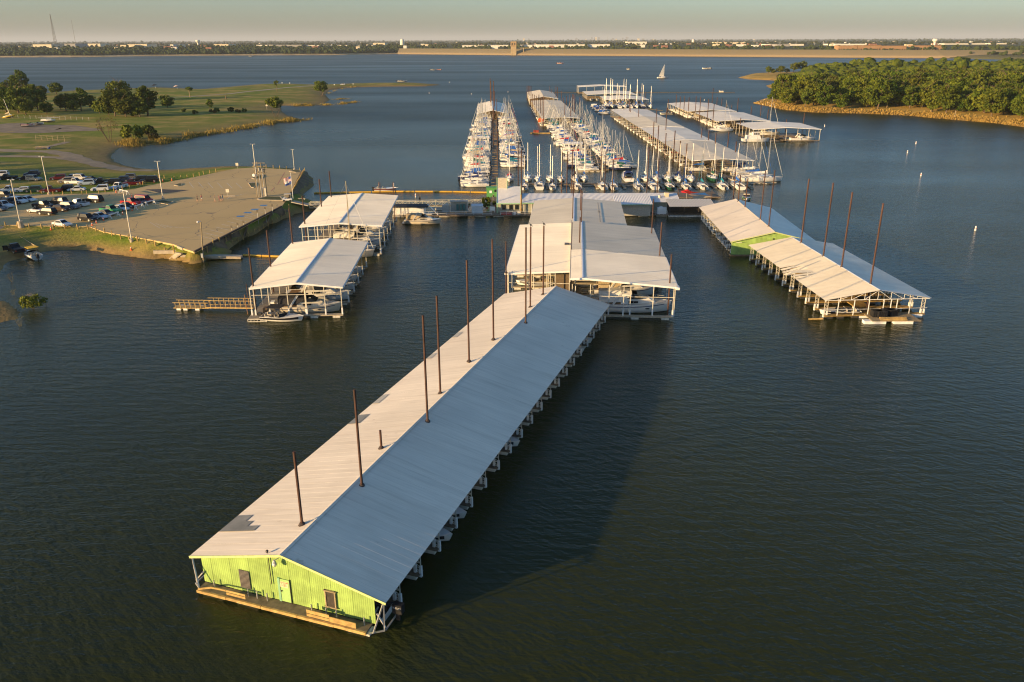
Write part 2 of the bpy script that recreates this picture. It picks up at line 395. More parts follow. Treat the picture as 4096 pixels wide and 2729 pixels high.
mud_bank([(783, 1006), (1126, 827)], [(915, 1008), (925, 978), (1062, 904), (1180, 853)])
mud_bank([(1160, 784), (1207, 690)], [(1207, 786), (1250, 741), (1247, 716), (1225, 688)], 14)
# right-hand wooded peninsula
shoreB = P2([(3014, 414), (3072, 425), (3124, 439), (3246, 450), (3463, 455), (3637, 463), (3724, 472), (3855, 483), (3985, 494), (4096, 509), (4300, 530)]) + [(420, 280), (900, 300), (1100, 700)] + \
    P2([(4250, 285), (4000, 283), (3700, 285), (3400, 289), (3190, 292), (3005, 297), (2950, 311), (2990, 318), (3128, 324), (3140, 331), (3062, 343), (3075, 352), (3150, 362), (3110, 380), (3040, 400)])
def landB_h(x, y):
    x = np.asarray(x, float); y = np.asarray(y, float)
    d = sdist(x, y, shoreB) + .8 * wob(x, y, .12, 2)
    dd = np.maximum(d, 0)
    h = 2.6 * (1 - np.exp(-dd / 9)) + np.clip((dd - 15) * .035, 0, 4) + .3 * wob(x, y, .07, 4)
    return np.where(d < 0, np.maximum(d * .3, -2.2), h * np.clip(dd / 3, 0, 1))
def HB(x, y): return float(landB_h(np.array([x]), np.array([y]))[0])
gm2 = ground_mat('peninsula_ground', (.12, .125, .02), (.20, .16, .03), (.42, .28, .06), (.44, .28, .085), (.22, .13, .04), .42, .7)
grid('ground', np.arange(150, 1000, 4.0), np.concatenate([np.arange(270, 480, 2.5), np.arange(480, 1210, 7.0)]), landB_h, gm2)

# far shore, dam and the plain beyond to the horizon
farS = [(-9000, 2300)] + P2([(-400, 232), (0, 230), (300, 229), (600, 225), (1022, 222), (1300, 221), (1611, 216), (1800, 219), (2048, 221.5), (2500, 224.5), (3072, 228.5), (3400, 231), (3768, 233), (3950, 237), (4096, 241), (4500, 245)]) + [(9000, 1500)]
farm, fb_ = bare('far_plain', .95, .1); n_, L_, P_ = pos_nodes(farm)
f1 = noise_n(n_, L_, P_, .0011, 6, (1, .35, 1)); f2 = noise_n(n_, L_, P_, .012, 4)
L_.new(mixc(n_, L_, f2, ramp(n_, L_, f1, [(.3, (.035, .05, .014)), (.5, (.06, .07, .02)), (.6, (.15, .13, .06)), (.75, (.25, .21, .12))]), (.05, .06, .02)), fb_.inputs['Base Color'])
bk = []
for x, y in farS: bk.append((x, y, -.6)); 
rings = [[(x, y, -.6) for x, y in farS], [(x, y + 12, 2.2) for x, y in farS], [(x, y + 120, 6) for x, y in farS], [(x * 1.15, y + 420, 16) for x, y in farS], [(x * 1.6, y + 1500, 20) for x, y in farS], [(x * 3, 12000, 24) for x, y in farS], [(x * 14, 90000, 30) for x, y in farS]]
struct('far_ground', MB().loft(rings, closed=False).mesh('far_ground', farm, True))

fbm = mat('far_sand', (.40, .29, .14), .95, var=.35, scale=.03, detail=6)
struct('far_beach', MB().loft([[(x, y - 3, -.3) for x, y in farS[:9]], [(x, y + 9, 2.0) for x, y in farS[:9]], [(x, y + 30, 3.6) for x, y in farS[:9]], [(x, y + 60, 3.9) for x, y in farS[:9]]], closed=False).mesh('far_beach', fbm, True))
damm, db = bare('dam_riprap', .95, .1); n_, L_, P_ = pos_nodes(damm)
sp = n_.new('ShaderNodeSeparateXYZ'); L_.new(P_, sp.inputs[0])
dn = noise_n(n_, L_, P_, .25, 4); dz = mth(n_, L_, 'ADD', sp.outputs[2], mth(n_, L_, 'MULTIPLY', dn, 3.0))
dc = ramp(n_, L_, mth(n_, L_, 'MULTIPLY', dz, .05), [(.12, (.30, .21, .11)), (.32, (.42, .31, .17)), (.42, (.27, .22, .12)), (1, (.19, .17, .085))])
L_.new(mixc(n_, L_, noise_n(n_, L_, P_, .9, 3), dc, (.24, .18, .10)), db.inputs['Base Color'])
toe = P2([(1590, 217), (1800, 219), (2048, 221.5), (2500, 224.5), (3072, 228.5), (3400, 231), (3780, 233.5)]) + [(1750, 1700), (2600, 1500)]
rings = []
for dy, z in ((-2, -.8), (5, 4), (46, 17), (54, 17.3), (62, 17), (100, 3)): rings.append([(x, y + dy, z) for x, y in toe])
o = O('earth_dam', MB().loft(rings, closed=False).mesh('earth_dam', damm)); tag(o, 'long straight earth dam of tan riprap across the far side of the lake', 'dam')
# intake tower with its service bridge
p = G(*zC(14, 279), 0)
t = thing('intake_tower', 'square tan concrete intake tower standing in the water at the dam', 'tower', (p.x, p.y - 6, 0))
tm = mat('tan_concrete', (.42, .31, .17), .9, var=.12, scale=.1)
O('shaft', MB().box(-8, 8, -8, 8, -1, 24).mesh('shaft', tm), t)
O('house', MB().box(-8.4, 8.4, -8.4, 8.4, 24, 38).mesh('house', mat('tan_brick', (.36, .24, .12), .9, var=.15, scale=.15)), t)
for x in (-4, 3.5): O('window', MB().box(x - 1.2, x + 1.2, -8.7, -8.3, 28, 34).mesh('window', glass), t)
O('service_bridge', MB().box(7, 60, -2, 2, 19, 20.5).box(28, 30, -1.2, 1.2, -1, 19).mesh('service_bridge', tm), t)
# ------------------------------------------------------------------ trees
def leaf_mat(name, c1, c2, rnd=.22):
    m = bpy.data.materials.new(name); m.use_nodes = True; n = m.node_tree.nodes; L = m.node_tree.links
    b = n['Principled BSDF']; b.inputs['Roughness'].default_value = .75; b.inputs['Specular IOR Level'].default_value = .15
    tc = n.new('ShaderNodeTexCoord'); f = noise_n(n, L, tc.outputs['Object'], .55, 3)
    x = ramp(n, L, f, [(.35, c1), (.65, c2)])
    oi = n.new('ShaderNodeObjectInfo'); hs = n.new('ShaderNodeHueSaturation')
    mr = n.new('ShaderNodeMapRange'); mr.inputs[3].default_value = 1 - rnd; mr.inputs[4].default_value = 1 + rnd; L.new(oi.outputs['Random'], mr.inputs[0]); L.new(mr.outputs[0], hs.inputs['Value'])
    m2 = n.new('ShaderNodeMapRange'); m2.inputs[3].default_value = .48; m2.inputs[4].default_value = .52; L.new(mth(n, L, 'FRACT', mth(n, L, 'MULTIPLY', oi.outputs['Random'], 7.3)), m2.inputs[0]); L.new(m2.outputs[0], hs.inputs['Hue'])
    L.new(x, hs.inputs['Color']); L.new(hs.outputs[0], b.inputs['Base Color'])
    tr = n.new('ShaderNodeBsdfTranslucent'); L.new(hs.outputs[0], tr.inputs[0]); mx = n.new('ShaderNodeMixShader'); mx.inputs[0].default_value = .25
    L.new(b.outputs[0], mx.inputs[1]); L.new(tr.outputs[0], mx.inputs[2]); L.new(mx.outputs[0], n['Material Output'].inputs[0])
    return m
leafD = leaf_mat('oak_leaves', (.05, .08, .010), (.125, .145, .02))
leafL = leaf_mat('bright_leaves', (.075, .115, .012), (.17, .19, .025))
leafS = leaf_mat('dry_reed', (.30, .21, .045), (.46, .33, .08))
leafO = leaf_mat('olive_leaves', (.08, .075, .02), (.15, .12, .03))
bark = mat('bark', (.13, .09, .055), .95, var=.35, scale=3)
deadw = mat('dead_wood', (.34, .26, .16), .9, var=.2, scale=3)
def quads(cs, size, rng, bias=None):
    """leaf faces of random tilt round the points cs"""
    n = len(cs); a = rng.normal(size=(n, 3))
    if bias is not None: a = a + bias * 1.1
    a /= np.linalg.norm(a, axis=1)[:, None]; b = np.cross(a, rng.normal(size=(n, 3))); b /= np.linalg.norm(b, axis=1)[:, None]; c = np.cross(a, b)
    s = size * rng.uniform(.6, 1.3, (n, 1)); b = b * s; c = c * s * .8
    v = np.stack([cs - b - c * .3, cs - c, cs + b * .9 + c * .2, cs + c], 1).reshape(-1, 3)
    return v
def mesh_np(name, v, m, k=4):
    me = bpy.data.meshes.new(name); nf = len(v) // k
    me.vertices.add(len(v)); me.vertices.foreach_set('co', v.astype(np.float32).ravel())
    me.loops.add(len(v)); me.loops.foreach_set('vertex_index', np.arange(len(v), dtype=np.int32))
    me.polygons.add(nf); me.polygons.foreach_set('loop_start', np.arange(0, len(v), k, dtype=np.int32))
    me.materials.append(m); me.update(); me.validate(); return me
def crown(seed, rx, rz, z0, nclump, per, size, m, gap=1.0, flat=.0):
    rng = np.random.default_rng(seed); cs = []; bs = []
    for i in range(nclump):
        d = rng.normal(size=3); d /= np.linalg.norm(d); d[2] = d[2] * .8 + .12
        r = rng.uniform(.45, .95) ** .6
        c = np.array([d[0] * rx * r, d[1] * rx * r, z0 + rz + d[2] * rz * r])
        k = rng.uniform(.22, .38) * rx * gap
        q = rng.normal(size=(per, 3)); q /= np.linalg.norm(q, axis=1)[:, None]
        bs.append(q); cs.append(c + q * k * rng.uniform(.75, 1.05, (per, 1)) * np.array([1, 1, .72]))
    cs = np.concatenate(cs); bs = np.concatenate(bs)
    return mesh_np('crown', quads(cs, size, rng, bs), m)
def trunk(seed, h, r, rx, m=bark, limbs=6, multi=1):
    rn = random.Random(seed); b = MB()
    for q in range(multi):
        a = rn.uniform(0, 6.3); o = .25 * r * multi * (multi > 1); lean = (.05 if multi == 1 else .28)
        p0 = Vector((math.cos(a) * o, math.sin(a) * o, -.4)); p1 = Vector((math.cos(a) * h * lean, math.sin(a) * h * lean, h * .45)); p2 = Vector((p1.x * 1.3, p1.y * 1.3, h * .85))
        rr = r / (1 + .35 * (multi - 1))
        b.cyl(p0, p1, rr * 1.15, rr * .7, 7); b.cyl(p1, p2, rr * .7, rr * .25, 6)
        for i in range(limbs):
            t = rn.uniform(.3, 1); s = p1.lerp(p2, t) if t > .5 else p0.lerp(p1, .5 + t); a2 = rn.uniform(0, 6.3)
            b.cyl(s, s + Vector((math.cos(a2) * rx * .6, math.sin(a2) * rx * .6, h * rn.uniform(.12, .3))), rr * .35, rr * .1, 5)
    return b.mesh('trunk', m)
OAK = [(crown(s, rx, rz, z0, nc, 44, .42, leafD), trunk(s, h, .26, rx)) for s, rx, rz, z0, nc, h in
       ((1, 4.3, 3.6, 1.6, 40, 8), (2, 3.6, 4.4, 1.4, 38, 9), (3, 5.0, 3.8, 2.0, 46, 9), (4, 3.9, 3.2, 1.2, 34, 7), (5, 4.6, 4.6, 1.8, 46, 10))]
OAKP = [(crown(s + 70, rx, rz, z0, nc, 48, .38, leafD), trunk(s, h, .26, rx)) for s, rx, rz, z0, nc, h in ((1, 4.0, 3.9, .1, 46, 8), (2, 3.4, 4.8, .1, 44, 9), (3, 4.7, 4.3, .1, 54, 9), (4, 3.8, 3.4, 0, 40, 7), (5, 4.4, 5.0, .1, 54, 10))]
leafW = leaf_mat('sunny_oak_leaves', (.05, .085, .008), (.145, .165, .016))
OAKW = [(crown(s, rx, rz, z0, nc, 48, .40, leafW), trunk(s, h, .26, rx)) for s, rx, rz, z0, nc, h in ((1, 4.3, 3.9, -.1, 46, 8), (2, 3.6, 4.7, -.1, 44, 9), (3, 5.0, 4.2, -.1, 54, 9), (5, 4.6, 5.0, -.1, 54, 10))]
LIT = [(crown(s, rx, rz, z0, nc, 44, .38, leafL), trunk(s, h, .2, rx)) for s, rx, rz, z0, nc, h in ((11, 3.2, 3.1, .3, 34, 6), (12, 2.6, 3.6, .3, 34, 7))]
def tree(name, label, p, s, proto, rz=None, cat='tree', group=None, sz=1.0):
    t = thing(name, label, cat, p, rz if rz is not None else random.uniform(0, 6.28), group)
    O('crown', proto[0], t, scale=(s, s, s * sz)); O('trunk', proto[1], t, scale=(s, s, s * sz)); return t

# right wood
rn = random.Random(5); pts = []
bx = [p for p in shoreB]; A_ = np.array(bx)
cand = [(rn.uniform(170, 760), rn.uniform(310, 960)) for _ in range(14000)]
cx = np.array(cand); sd = sdist(cx[:, 0], cx[:, 1], shoreB); cz = landB_h(cx[:, 0], cx[:, 1])
for (x, y), d, z in zip(cand, sd, cz):
    u, v = PR((x, y, 2))
    if d < 7 + 6 * max(0, math.sin(x * .055 + 1)) or u > 4230: continue
    if u < 3085 + max(0, 412 - v) * 1.7: continue
    if all((x - a) ** 2 + (y - b) ** 2 > 62 for a, b, _, _ in pts): pts.append((x, y, d, z))
pts.sort(key=lambda q: q[1])
for i, (x, y, d, z) in enumerate(pts[:296]):
    s = rn.uniform(1.15, 1.75) * (1.0 if d > 14 else .85)
    front = d < 20
    pr = rn.choice(OAKW) if rn.random() < .8 else rn.choice(LIT)
    tree('oak_tree', 'dense green tree at the waterside edge of the wood on the right-hand peninsula' if front else 'dense green tree deep in the wood on the right-hand peninsula',
         (x, y, z - .1), s, pr, rn.uniform(0, 6.28), group='trees along the front of the right-hand wood' if front else 'trees inside the right-hand wood', sz=rn.uniform(.85, 1.15))
for i, (u, v, s, k) in enumerate([(*zD(0, 462), .75, 1), (*zD(45, 462), .6, 0), (*zD(108, 462), .9, 0), (*zD(170, 458), .6, 3), (*zD(230, 455), .95, 1), (*zD(300, 452), 1.0, 4)]):
    p = G(u, v + 4, 1.5); p.z = max(HB(p.x, p.y), .2)
    tree('shore_tree', ORD[i] + ' tree from the left on the sandy spit before the right-hand wood', p, s * 1.25, OAK[k], group='trees on the sandy spit')
# bare snags and pale trunks at the edge of that wood
def snag(seed, h):
    r_ = random.Random(seed); b = MB(); b.cyl((0, 0, -.3), (.3, .1, h * .6), .2, .13, 6).cyl((.3, .1, h * .6), (.2, .5, h), .13, .05, 6)
    for i in range(5):
        z = h * r_.uniform(.4, .9); a = r_.uniform(0, 6.3); b.cyl((.25, .1, z), (math.cos(a) * h * .25, math.sin(a) * h * .25, z + h * .15), .08, .03, 5)
    return b.mesh('snag', deadw)
for i, (x, y, h, lab) in enumerate([(218, 680, 5.5, 'short pale dead trunk at the left end of the right-hand wood'), (405, 700, 8, 'bare branching dead tree beside a round shrub at the wood edge'),
        (1090, 775, 7, 'dark leaning bare trunk at the middle of the wood edge'), (1495, 805, 10, 'tall pale dead tree standing in front of the wood by the water'), (715, 770, 3, 'low dead stump on the bank below the wood'), (1715, 840, 4, 'thin dead stem on the grassy bank right of the tall dead tree')]):
    p = G(*zD(x, y), 1.5); p.z = max(HB(p.x, p.y), .1) - .1
    tag(O('dead_tree', snag(i, h), None, p), lab, 'tree')
bush = [(crown(30 + i, 1.6, 1.1, -.2, 14, 40, .26, m), trunk(30 + i, 1.8, .08, 1.2, bark, 3, 3)) for i, m in enumerate((leafL, leafD, leafO))]
for i, (x, y, s) in enumerate([(345, 735, 1.7), (1090, 770, 1.3), (900, 740, 2.0), (2180, 830, 2.4), (30, 680, 1.6), (1900, 790, 1.6)]):
    p = G(*zD(x, y), 1.5); p.z = max(HB(p.x, p.y), .1)
    tree('shrub', ORD[i] + ' of six round green shrubs on the grassy bank under the right-hand wood', p, s, bush[i % 2], cat='shrub', group='shrubs on the right bank')

# park on the left
park = [('tall uneven green tree at the far left behind the boat yard', 190, 620, 2.0, 'O', 1), ('dark low tree group standing left of the tall uneven tree', 30, 640, 1.25, 'O', 0), ('dark spreading tree between the tall tree and the isolated clump', 300, 640, 1.15, 'O', 3),
    ('rounded dark tree isolated at the lake edge on the left', 520, 640, 1.25, 'O', 0), ('big bushy tree behind the stranded sailboat', 170, 810, 1.9, 'O', 2), ('upright olive tree right of the big bushy tree', 350, 790, 1.65, 'O', 1),
    ('rounded tree standing left of the pair behind the yard fence', 610, 790, 1.35, 'O', 0), ('taller tree of the pair behind the yard fence', 750, 790, 1.45, 'O', 1), ('ragged light green tree right of the pair', 850, 780, 1.2, 'L', 1),
    ('large domed dark tree at the middle of the park', 1105, 700, 1.75, 'O', 2), ('small bright tree in front of the large domed tree', 920, 815, 1.2, 'L', 0), ('dark dense tree below the large domed tree', 1060, 840, 1.55, 'O', 4),
    ('dark pointed tree right of the large domed tree', 1360, 835, 1.75, 'O', 1), ('small dark tree right of the dark pointed tree', 1540, 760, 1.15, 'O', 3), ('lone slender tree with a bare trunk on the park lawn', 1750, 665, .95, 'T', 0),
    ('small feathery young tree on the park lawn', 1930, 770, .8, 'L', 1), ('dark shrubby tree left edge beside the yard', 0, 780, 1.5, 'O', 4), ('green bushy tree between the domed tree and the pair', 980, 770, 1.2, 'L', 0), ('shaded tree filling the gap right of the domed tree', 1210, 790, 1.2, 'O', 0)]
TALL = (crown(41, 2.6, 1.9, 4.2, 20, 46, .36, leafL), trunk(41, 7.5, .32, 2.6, mat('pale_bark', (.30, .21, .12), .9, var=.2), 6))
for q_, (x, y, s, k, i) in enumerate([(60, 800, 1.7, 'O', 3), (240, 830, 1.4, 'O', 0), (430, 815, 1.0, 'O', 3), (90, 650, 1.2, 'O', 4), (380, 660, 1.1, 'O', 0), (280, 770, 1.5, 'O', 4), (680, 800, 1.1, 'L', 0), (1290, 845, 1.2, 'O', 0), (1000, 830, 1.1, 'O', 3), (1160, 845, 1.3, 'O', 2), (-60, 720, 1.7, 'O', 1), (560, 780, .9, 'L', 1)]): park.append(('leafy tree crowded within the thick grove behind the boat yard', x, y, s, k, i))
for lab, x, y, s, k, i in park:
    s *= 1.0; p = GA(*zA(x, y)); pr = {'O': OAKP, 'L': LIT, 'T': [TALL]}[k][i]
    tree('park_tree', lab, p, s, pr, group='trees crowded in the park grove' if 'crowded' in lab else None)
for lab, x, y, s, pr in [('leaning lone tree with thin crown near the sand spit', 195, 615, 1.1, (crown(42, 2.0, 2.6, 3.4, 16, 40, .34, leafL), trunk(42, 7.5, .2, 1.8))), ('lone full round tree at the point of the park', 600, 655, 1.35, (crown(43, 3.9, 3.4, 1.8, 44, 46, .36, leafL), trunk(43, 7, .2, 3, bark, 5, 4))),
        ('round bright tree beside the reeds by the pale sign post', 185, 850, 1.3, (crown(44, 3.4, 2.3, 4.0, 36, 46, .34, leafL), trunk(44, 7, .16, 2.6, bark, 5, 2)))]:
    tree('park_tree', lab, GA(*zB(x, y)), s, pr)
for lab, x, y, s, k in [('large round green bush leaning over the cove', 1960, 640, 2.9, 0), ('smaller green bush right of the cove bush', 2190, 590, 2.1, 1), ('yellow green bush among the cove reeds', 2280, 660, 1.7, 2)]:
    tree('waterside_bush', lab, GA(*zR(x, y)), s, bush[k], cat='shrub')
t = thing('bare_tree', 'half bare multi stemmed tree standing beside the cove', 'tree', GA(*zR(1620, 690)))
O('crown', crown(46, 4.6, 4.2, 2.6, 30, 16, .2, leafO), t); O('trunk', trunk(46, 11, .32, 3.6, bark, 7, 5), t)
for i, (x, y, s) in enumerate([(1700, 800, 1.0), (1800, 820, 1.1), (1960, 810, 1.3), (2000, 800, 1.2), (2120, 800, 1.3), (2190, 805, 1.1), (2250, 800, 1.0), (1240, 840, 1.4)]):
    tree('shrub', ORD[i] + ' shrub from the left in the low hedge along the park meadow', GA(*zA(x, y)), s, bush[(i) % 3], cat='shrub', group='low shrubs on the park meadow')
t = thing('flooded_bush', 'green bush standing in the shallow water near the left edge', 'shrub', G(*zG(320, 900), 0))
O('crown', crown(47, 2.0, 1.05, .05, 28, 34, .18, leafL, .8), t); O('stems', trunk(47, 2.6, .06, 2.2, deadw, 5, 8), t)
for i, (x, y, s, lab) in enumerate([(120, 655, 1.0, 'thin dry twig clump in the water below the launched boat'), (195, 1075, .9, 'tiny dry weed clump in the water off the muddy point'), (125, 775, .5, 'smallest dry twig clump standing in water left of the flooded bush'), (440, 880, .9, 'dry twig clump at the right foot of the flooded bush')]):
    t = thing('dry_weed', lab, 'weed', G(*zG(x, y), 0))
    O('stems', trunk(60 + i, 1.9 * s, .03, .9 * s, leafS, 6, 6), t)
# reeds: nobody could count the stalks
rng = np.random.default_rng(3); vs = []
def reeds(pts, n, wd, h0):
    pts = np.array([G(u, v, 0)[:2] for u, v in pts]); k = rng.integers(0, len(pts) - 1, n); t = rng.uniform(size=(n, 1))
    p = pts[k] * (1 - t) + pts[k + 1] * t; p = p + rng.normal(size=(n, 2)) * np.array([wd, wd * 1.3])
    z = np.maximum(landA_h(p[:, 0], p[:, 1]), -.3); hn = np.clip(.75 + .9 * wob(p[:, 0], p[:, 1], .21, 5), .12, 1.5); ok = rng.uniform(size=n) < np.clip(hn, .15, 1); blades(p[ok], z[ok], (h0 * hn * rng.uniform(.5, 1.2, n))[ok], .13, .25)
def blades(p, z, h, q, lean):
    n = len(p); a = rng.uniform(0, 3.14, n); c = np.stack([np.cos(a), np.sin(a), np.zeros(n)], 1) * q; b0 = np.column_stack([p, z]); l = np.column_stack([rng.normal(size=(n, 2)) * lean, h])
    vs.append(np.stack([b0 - c, b0 + c, b0 + c * .5 + l, b0 - c * .5 + l], 1).reshape(-1, 3))
reeds([(500, 580), (565, 580), (654, 572), (780, 546), (960, 518), (1110, 490), (1225, 480)], 5200, 2.2, 1.5)
reeds([(1190, 424), (1241, 423), (1346, 419), (1424, 409)], 2200, 1.8, 1.3); reeds([(1330, 398), (1390, 396)], 500, 1.5, 1.1); reeds([(1310, 376), (1350, 358), (1420, 349)], 500, 1.2, .9)
o = O('reeds', mesh_np('reeds', np.concatenate(vs), leafS)); o['kind'] = 'stuff'; tag(o, 'dry tan reeds fringing the park shore and the cove', 'reeds')
vs = []
sB = [Vector((*q, 0)) for q in shoreB[:11]]
for i in range(10):
    n_b = 380; e = sB[i + 1] - sB[i]; nrm = np.array([-e.y, e.x]) / e.length
    p = np.array(sB[i][:2]) + rng.uniform(size=(n_b, 1)) * np.array(e[:2]) + nrm * np.abs(rng.normal(size=(n_b, 1))) * 5
    z = landB_h(p[:, 0], p[:, 1]); ok = z > -.1; blades(p[ok], z[ok], rng.uniform(.3, 1.0, ok.sum()), .3, .15)
o = O('dry_grass', mesh_np('dry_grass', np.concatenate(vs), leafS)); o['kind'] = 'stuff'; tag(o, 'dry golden grass on the bank below the right-hand wood', 'grass')
# rocks at the peninsula point
rk = MB(); rr = random.Random(4)
for i, (x, y) in enumerate([(1320, 195), (1345, 192), (1375, 205), (1400, 200), (1440, 170), (1420, 215), (1460, 222), (1520, 235), (1480, 215)]):
    p = G(*zK(x, y), .3); s = rr.uniform(.8, 1.6)
    m_ = MB().ball((0, 0, .3 * s), (s, s * .8, s * .6), 7, 5)
    m_.v = [(a + rr.uniform(-.15, .15), b + rr.uniform(-.15, .15), c + rr.uniform(-.1, .1)) for a, b, c in m_.v]
    tag(O('boulder', m_.mesh('boulder', mat('pale_rock', (.40, .29, .15), .95, var=.2)), None, (p.x, p.y, max(HB(p.x, p.y), 0) - .1), rr.uniform(0, 6)), 'pale boulder at the bare point of the right-hand peninsula', 'rock', 'boulders on the point')

# off to the left, trees whose long shadows cross the car park
for i, (x, y, s) in enumerate([(-190, 116, 2.0), (-196, 124, 1.7), (-186, 131, 1.6), (-200, 138, 2.1), (-192, 146, 1.6), (-204, 152, 1.9), (-212, 160, 2.2), (-205, 170, 1.6), (-222, 178, 2.2), (-214, 190, 1.5), (-236, 205, 2.2), (-250, 222, 2.0), (-262, 240, 1.8), (-280, 262, 2.2), (-170, 108, 1.2)]):
    tree('oak_tree', 'oak growing beside the access road beyond the left edge of the picture', (x, y, HA(x, y) - .1), s, OAK[i % 5], group='roadside oaks left of the car park')

# far woods: one mass
def blob_np(rng, n, xy, r, zb, name, m, label):
    ico = []; t = (1 + 5 ** .5) / 2
    V = np.array([(-1, t, 0), (1, t, 0), (-1, -t, 0), (1, -t, 0), (0, -1, t), (0, 1, t), (0, -1, -t), (0, 1, -t), (t, 0, -1), (t, 0, 1), (-t, 0, -1), (-t, 0, 1)]) / 1.902
    Fs = np.array([(0, 11, 5), (0, 5, 1), (0, 1, 7), (0, 7, 10), (0, 10, 11), (1, 5, 9), (5, 11, 4), (11, 10, 2), (10, 7, 6), (7, 1, 8), (3, 9, 4), (3, 4, 2), (3, 2, 6), (3, 6, 8), (3, 8, 9), (4, 9, 5), (2, 4, 11), (6, 2, 10), (8, 6, 7), (9, 8, 1)])
    out = []
    for i in range(n):
        x, y = xy[i]
        for k in range(4):
            s = r[i] * rng.uniform(.45, .75); o = rng.normal(size=3) * r[i] * .42; o[2] = abs(o[2]) * .8
            v = V * s * rng.uniform(.75, 1.25, (12, 1)) * np.array([1, 1, .85]) + np.array([x, y, zb[i] + s * .6]) + o
            out.append(v[Fs].reshape(-1, 3))
    ob = O(name, mesh_np(name, np.concatenate(out), m, 3)); ob['kind'] = 'stuff'; tag(ob, label, 'woodland'); return ob
rng = np.random.default_rng(9)
leafF = leaf_mat('far_leaves', (.028, .045, .010), (.06, .075, .018)); 
nf = leafF.node_tree.nodes
def far_wood(n, u0, u1, dep0, dep1, r0, r1, label, gaps=(), lift=0):
    xy = []; rr_ = []; zz = []
    fx = np.array([q[0] for q in farS]); fy = np.array([q[1] for q in farS])
    while len(xy) < n:
        u = rng.uniform(u0, u1); p = G(u, 222, 0); dp = dep0 + (dep1 - dep0) * rng.uniform() ** 1.5
        if any(a < u < b for a, b in gaps) and dp < 60: continue
        x = p.x * (1 + dp / 2200); y = float(np.interp(x, fx, fy)) + dp
        xy.append((x, y)); rr_.append(rng.uniform(r0, r1)); zz.append(2.5 + min(dp, 450) * lift)
    return blob_np(rng, n, xy, rr_, zz, 'far_woods', leafF, label)
far_wood(2200, -200, 1560, 34, 420, 6.5, 10, 'dark green woods along the far left shore of the lake', [(30, 110), (360, 470), (1030, 1130), (560, 620)], .034)
far_wood(260, 3770, 4400, 15, 160, 5, 9, 'green trees on the far shore at the right end of the dam')
far_wood(900, 1200, 4500, 150, 700, 5, 8, 'belt of trees showing over the crest of the dam', lift=.028)
def plain_wood(n, d0, d1, r0, r1, label):
    xy = []; 
    for i in range(n):
        y = d0 * (d1 / d0) ** rng.uniform(); y = y + 40 * math.sin(i); x = rng.uniform(-.75, .75) * y
        xy.append((x, y))
    return blob_np(rng, n, xy, rng.uniform(r0, r1, n), np.interp([q[1] for q in xy], [2000, 2400, 3500, 12000, 90000], [5, 15, 20, 24, 30]), 'far_woods', leafF, label)
if len(pts) > 296:
    q_ = pts[296:]; blob_np(rng, len(q_), [(a, b) for a, b, _, _ in q_], rng.uniform(6, 9.5, len(q_)), [z + 1 for _, _, _, z in q_], 'wood_interior', leafW, 'dense green canopy at the back of the right-hand wood')
plain_wood(2600, 3200, 9000, 5, 8, 'scattered tree belts on the plain beyond the dam')
plain_wood(1800, 9000, 30000, 9, 15, 'hazy woodland on the horizon')
# ------------------------------------------------------------------ covered docks
def roof_mat(name, col, rough, stain=.3, rnd=.04, rot=0.0):
    """painted sheet metal: broad fading, streaks down the slope and rusty blotches, laid out over the whole roof"""
    m, b = bare(name, rough, .35); _M[name] = m; n, L, P = pos_nodes(m)
    rm_ = n.new('ShaderNodeMapping'); rm_.inputs['Rotation'].default_value = (0, 0, rot); L.new(P, rm_.inputs[0]); P = rm_.outputs[0]
    br = noise_n(n, L, P, .11, 4); st = noise_n(n, L, P, 1.0, 4, (.16, 1.9, .2)); bl = noise_n(n, L, P, .55, 6, None, .65); fi = noise_n(n, L, P, 1.0, 5, (.22, 5.5, .3), .6)
    c = mixc(n, L, ramp(n, L, br, [(.35, (0, 0, 0)), (.65, (1, 1, 1))]), tuple(x * .90 for x in col), tuple(min(1, x * 1.05) for x in col))
    c = mixc(n, L, mth(n, L, 'MULTIPLY', ramp(n, L, st, [(.52, (0, 0, 0)), (.74, (1, 1, 1))]), stain), c, (col[0] * .62, col[1] * .58, col[2] * .52))
    c = mixc(n, L, mth(n, L, 'MULTIPLY', ramp(n, L, bl, [(.66, (0, 0, 0)), (.74, (1, 1, 1))]), stain * 1.3), c, (.34, .24, .15))
    c = mixc(n, L, mth(n, L, 'MULTIPLY', ramp(n, L, fi, [(.45, (0, 0, 0)), (.75, (1, 1, 1))]), stain * 1.1), c, (col[0] * .74, col[1] * .70, col[2] * .64))
    oi = n.new('ShaderNodeObjectInfo'); mr = n.new('ShaderNodeMapRange'); mr.inputs[3].default_value = 1 - rnd; mr.inputs[4].default_value = 1 + rnd; L.new(oi.outputs['Random'], mr.inputs[0])
    hs = n.new('ShaderNodeHueSaturation'); L.new(c, hs.inputs['Color']); L.new(mr.outputs[0], hs.inputs['Value']); L.new(hs.outputs[0], b.inputs['Base Color'])
    return m
roofP = roof_mat('weathered_white_roof', (.80, .70, .55), .6, .4, .03, R(19.3))
roofP2 = roof_mat('weathered_cream_roof', (.78, .68, .53), .6, .3, .03)
roofW = roof_mat('white_metal_roof', (.82, .75, .60), .45, .16, .03)
roofB = roof_mat('beige_coated_roof', (.72, .64, .48), .7, .22, .03)
roofG = mat('grey_translucent_sheet', (.20, .20, .18), .6, var=.2, scale=.8)
tealw = mat('teal_green_paint', (.22, .42, .24), .65, var=.12, scale=.8)

